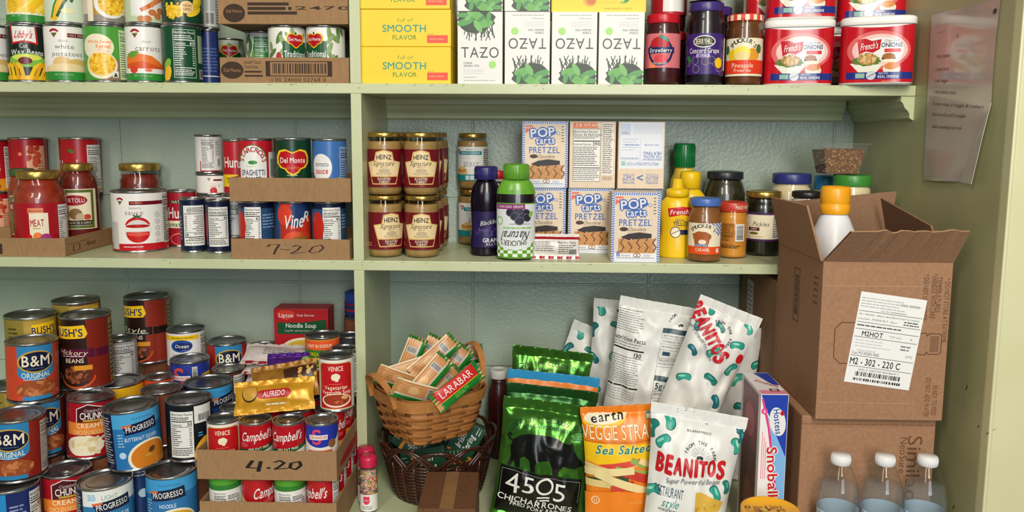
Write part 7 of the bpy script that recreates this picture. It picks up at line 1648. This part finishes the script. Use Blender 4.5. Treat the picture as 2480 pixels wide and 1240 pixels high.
def wicker():
    b = MB(); R0, R1, Hh = .086, .108, .085
    for j in range(13):
        q = j / 12
        for ph in (0, pi):
            b.tube([((R0 + (R1 - R0) * q ** .7 + .0026 * sin(12 * a + ph + j * pi)) * cos(a), (R0 + (R1 - R0) * q ** .7 + .0026 * sin(12 * a + ph + j * pi)) * sin(a), .004 + Hh * q + .0016 * sin(5 * a)) for a in [2 * pi * k / 96 for k in range(96)]], .0032, WK, 6, closed=True)
    b.lathe([(.0001, .002), (R0, .002), (R0, .004), (.0001, .004)], WK, 40)
    for k in range(24):
        a = 2 * pi * k / 24; b.tube([((R0 + (R1 - R0) * q ** .7 + .002) * cos(a), (R0 + (R1 - R0) * q ** .7 + .002) * sin(a), .003 + Hh * q) for q in (0, .25, .5, .75, 1)], .0028, WK, 6)
    r = MB()
    for k in range(11):
        a0 = 2 * pi * k / 11
        for d in (0, .10):
            r.tube([((R1 + .002 + .012 * sin(pi * s)) * cos(a0 + d + 1.15 * s), (R1 + .002 + .012 * sin(pi * s)) * sin(a0 + d + 1.15 * s), Hh - .004 + .044 * sin(pi * s) + .004 * d) for s in [i / 16 for i in range(17)]], .0034, WK, 7)
    return [('body', b), ('looped_rim', r)]
spawn('wicker_basket', 'dark brown wicker basket with a looped rim holding green soap boxes', 'basket', parts_of(None, wicker), (WX, WY, DECK), .2)
def L_soap(a):
    a.r(-.42, 0, -.30, 1, '#E08A22'); a.t('Irish', .12, .66, .22, 'wh', w=.5, it=.25, b=1); a.t('Spring', .14, .36, .22, 'wh', w=.62, it=.25, b=1); a.ln(-.8, .2, -.5, .85, 5, '#7AA08A', .3); a.ln(.5, .1, .8, .3, 2, 'lgy', .35)
SOAP = parts_of('soap', lambda: [('soap_box', carton(.092, .032, .058, noisy('dark_green_soap_card', '#0E3A26', '#144A30', 20, .35), {'front': (L_soap, .058)}, .001, seed=2))])[0][1]
for x, y, z, r, lab in ((-.186, .012, -.6885, (-.10, radians(90), .0), 'green soap box on edge at the right of the wicker basket, lettering turned upright'), (-.112, .030, -.650, (-.2, radians(-62), .25), 'green soap box tilted at the right under the wooden basket'), (-.250, .030, -.662, (-.25, radians(32), -.2), 'green soap box tilted at the left under the wooden basket'), (-.205, -.012, -.694, (-.25, radians(-14), -.1), 'green soap box low in the middle of the wicker basket'),
                        (-.20, .060, -.735, (0, 0, .1), 'soap box lying at the bottom of the wicker basket'), (-.192, .070, -.6575, (0, 0, -.2), 'soap box under the middle of the wooden basket')):
    single('soap_box', lab, 'soap box', SOAP, (x, y, z), r, 'green soap boxes')
def L_par(a): W = a.W / 2; a.r(-.10, -.1, .12, 1.6, '#9A7650')
a0, a1 = (-.1945, -.253), (-.0945, -.100)
pc = carton(.0995, .152, .099, noisy('plain_brown_parcel', '#5E3A22', '#6E472B', 120, .75), {'top': ((lambda a: a.r(-.12, 0, .12, 1.6, noisy('packing_tape', '#8A6846', '#94704C', 30, .15, coat=.4))), .0995)}, .0015)
single('parcel', 'small brown parcel with clear tape in front of the wicker basket', 'parcel', pc, (-.1445, -.1765, DECK), .02)
def sprinkle():
    R, H = .0175, .112; rnd = random.Random(4)
    b = MB().lathe([(R * .92, 0), (R, .002), (R, H * .70), (R * .96, H * .78), (R * .90, H * .80), (R * .90, H * .83)], glass('sprinkle_jar_plastic', (.97, .97, .97), 1.4, .05, .02), 32, caps=(True, False))
    f = MB().lathe([(R - .002, .002), (R - .002, H * .74)], ink('#B89A80', .6), 24, caps=(True, True)); cs = ['#D8422E', '#EFEDEA', '#2E8A3E', '#F0962A', '#2A3A8A', '#F2D23A', '#E87AA0', '#3A2A2A']
    for k in range(330):
        a, z = rnd.uniform(0, 2 * pi), rnd.uniform(H * .33, H * .74); r = R - .0019; p = Vector((r * sin(a), -r * cos(a), z)); d = Vector((cos(a) * rnd.uniform(-1, 1), sin(a) * rnd.uniform(-1, 1), rnd.uniform(-1, 1))).normalized() * .0022
        f.tube([p - d, p + d], .0009, cs[k % 8], 5)
    l = MB(); Rl = R + .0004; z0, z1 = .004, H * .34; l.lathe([(Rl, z0), (Rl, z1)], 'wh', 32); a = Art(); a.e(-.15, .66, .2, .24, '#D83A5A'); a.r(-.33, .66, .03, .9, '#D83A5A'); a.t('Great', -.15, .68, .1, 'wh', w=.28); a.ln(-.4, .1, .3, .34, 2, 'gy'); emit(l, a, lambda u, v, o: ((Rl + o) * sin(u / Rl), -(Rl + o) * cos(u / Rl), z0 + v), z1 - z0, du=.003)
    c = MB().lathe([(R * .98, H * .82), (R * 1.0, H * .83), (R * .98, H * .96), (R * .9, H), (R * .5, H + .0015), (.0001, H + .002)], noisy('crimson_cap', '#C21E46', '#CC2850', 20, .35), 32, caps=(True, False))
    return [('jar_body', b), ('sprinkles', f), ('label', l), ('cap', c)]
for cx, Y, lab in ((893, -.060, 'jar of coloured sprinkles with a crimson cap, nearer of the two'), (888, -.022, 'jar of coloured sprinkles with a crimson cap, just behind the nearer one')):
    x = max(atY(cx, 1180, Y).x, XD1 + .019 if Y > -.02 else -9); spawn('sprinkle_jar', lab, 'jar', parts_of('sprk', sprinkle), (x, Y, DECK), face(x, Y), 'sprinkle jars')
# ---- snack bars in the basket
BARW = noisy('bar_wrapper_tan', '#C88E56', '#D8A06A', 60, .35)
def L_larafront(a):
    H = a.H; a.r(-.5, 0, .5, H, '#1E7A2A'); a.r(-.46, .18, .12, H - .22, '#C8201E'); a.r(.12, .18, .15, H - .22, 'ye'); a.t('LARABAR', -.17, H / 2 - .02, .34, 'wh', w=H * .68, rot=90); a.t('APPLE PIE', .27, H / 2, .12, 'lg', w=.8, b=1, rot=90); a.ln(.34, .6, .42, H - .8, 1, '#4EA04A')
def L_laraback(a):
    H = a.H; a.r(.26, 0, .5, H, '#1E7A2A'); a.r(-.5, 0, -.44, H, 'cream'); a.r(.2, 0, .26, H, 'lgy')
    for k in range(5): a.r(-.40 + .12 * k, .2, -.38 + .12 * k, H - .2, '#A8703C')
    a.bar(-.36, H * .68, .18, H * .80, 'lgy'); a.e(-.1, H * .4, .2, .3, '#E0B27A', jit=.1)
def bar(kind): return parts_of('bar' + kind, lambda: bag_parts(.041, .112, .0060, BARW, L_larafront if kind == 'f' else L_laraback, .041, 5, .0012, seal=.007, step=.004, waist=.04, sealm=noisy('bar_seal_green', '#1C6A26', '#2A8032', 40, .35), lay=.00025))
for cx, cy, Y, ang, lean, k, lab in ((1108, 936, -.085, 34, .55, 'f', 'snack bar showing its red and green front, lying on the basket rim'), (1036, 918, -.055, 47, .50, 'b', 'snack bar with a tan back leaning up in the middle of the basket'), (1052, 866, .010, 40, .30, 'b', 'snack bar pointing up behind the middle one'),
                                     (990, 878, .040, 68, .15, 'b', 'snack bar standing up at the far left of the basket'), (1032, 872, .064, 62, .15, 'b', 'snack bar standing up second from the left of the basket'), (990, 896, .012, 14, .35, 'b', 'snack bar lying flat near the left of the basket'), (1008, 950, -.096, -30, .65, 'b', 'snack bar sloping down to the front corner of the basket'),
                                     (1066, 944, -.020, 38, .45, 'b', 'snack bar under the red fronted bar'), (1108, 866, .074, 8, .30, 'b', 'snack bar lying at the right back below the handle'), (972, 922, -.012, -28, .45, 'b', 'snack bar inside the left handle of the basket'), (1092, 894, .048, 52, .30, 'b', 'snack bar leaning behind the red fronted bar'), (1010, 940, .03, 20, .3, 'b', 'snack bar deep in the middle of the basket')):
    c = atY(cx, cy, Y); r = radians(90 - ang); M = Matrix.Rotation(r, 3, 'Y') @ Matrix.Rotation(-lean, 3, 'X')
    spawn('snack_bar', lab, 'snack bar', bar(k), c - M @ Vector((0, 0, .056)), (-lean, r, 0), 'snack bars in the wooden basket')
# ================================================================== the notice on the right-hand panel
def notice():
    XN = XR - .0015; P = lambda x, y, d=0: tuple(atX(x, y, XN - d))
    Z = lambda q: Vector(q)
    TL, TR, RM, BC, BL = P(2256, 37), P(2424, -6), P(2401, 250), P(2326, 440), P(2236, 437)
    page = MB(); pm = noisy('plastic_sleeved_paper', '#BFB0A4', '#CCBDB1', 14, .14, coat=.5, bump=.25, bscale=9, dist=.004)
    n = 16; tr_ = [P(2424 - (2424 - 2401) * k / 8 - 3 * sin(pi * k / 8), -6 + 256 * k / 8, .0) for k in range(9)] + [P(2401 - (2401 - 2326) * k / 8, 250 + 190 * k / 8, .003) for k in range(1, 9)]
    lf = [Z(TL).lerp(Z(BL), k / n) for k in range(n + 1)]
    vs = [lf[j].lerp(Z(tr_[j]), i / 8) + Vector((-.003 * sin(pi * i / 8) * (j / n), 0, 0)) for j in range(n + 1) for i in range(9)]
    page.add(vs, [(j * 9 + i, (j + 1) * 9 + i, (j + 1) * 9 + i + 1, j * 9 + i + 1) for j in range(n) for i in range(8)], pm, True)
    a = Art(3); G = '#5A504C'
    def uv(u, v, o):
        jj = v * n; j = min(int(jj), n - 1); f = jj - j; L = lf[j].lerp(lf[j + 1], f); Rr = Z(tr_[j]).lerp(Z(tr_[j + 1]), f); q = L.lerp(Rr, u)
        return (q.x - .0006 - o - .003 * sin(pi * u) * v, q.y, q.z)
    tx = []
    for s, u, v, w in (('_____', .13, .10, .13), ('G', .44, .15, .03), ('1 dry beans', .14, .25, .22), ('2 cans fruit', .13, .325, .22), ('1 can veggie', .13, .39, .22), ('1 can tomato sauce', .13, .455, .36), ('2 cans soup (1 veggie & 1 other)', .12, .525, .80), ('Extra item (fun stuff) if available', .13, .59, .58), ('and/or something from rack', .14, .665, .56)):
        a.t(s, u, -v, .020, G, w=w, al='l')
    a.e(.95, -.06, .022, .014, '#2A2624')
    emit(page, a, lambda u, v, o: uv(u, -v, o), 1, du=.06, dv=.03)
    c = MB(); q = [Z(RM), Z(P(2353, 446, .012)), Z(BC)]; strip_ = [Z(P(2401, 250, .004)), Z(P(2380, 330, .012)), Z(P(2353, 446, .014)), Z(P(2325, 441, .006)), Z(P(2368, 330, .006))]
    c.sheet(strip_, .0006, noisy('paper_back', '#D2CEC2', '#DAD6CA', 30, .5))
    return [('page', page), ('curled_corner', c, 'pale turned-up corner')]
spawn('paper_notice', 'plastic sleeved paper notice with faded print on the right-hand panel', 'notice', parts_of(None, notice), (0, 0, 0), 0)
# nail heads and scuffs on the jamb and panel
sc_ = MB(); K = ink('#4A4632', .8)
for x, y, dx, dy in ((2339, 943, 3, 10), (2368, 1035, 2, 5), (2307, 1232, 4, 9)):
    p = [atX(x + a, y + b, XR - .0003) for a, b in ((-1, 0), (dx, -dy), (dx + 2, -dy), (1.5, 1))]
    sc_.add(p, [(0, 1, 2, 3)], K)
p = [atY(x, y, -.3175) for x, y in ((2388, 1050), (2414, 1037), (2416, 1036), (2390, 1052))]; sc_.add(p, [(0, 1, 2, 3)], K)
tag(link('paint_scuffs', sc_.mesh('paint_scuffs')), kind='structure')
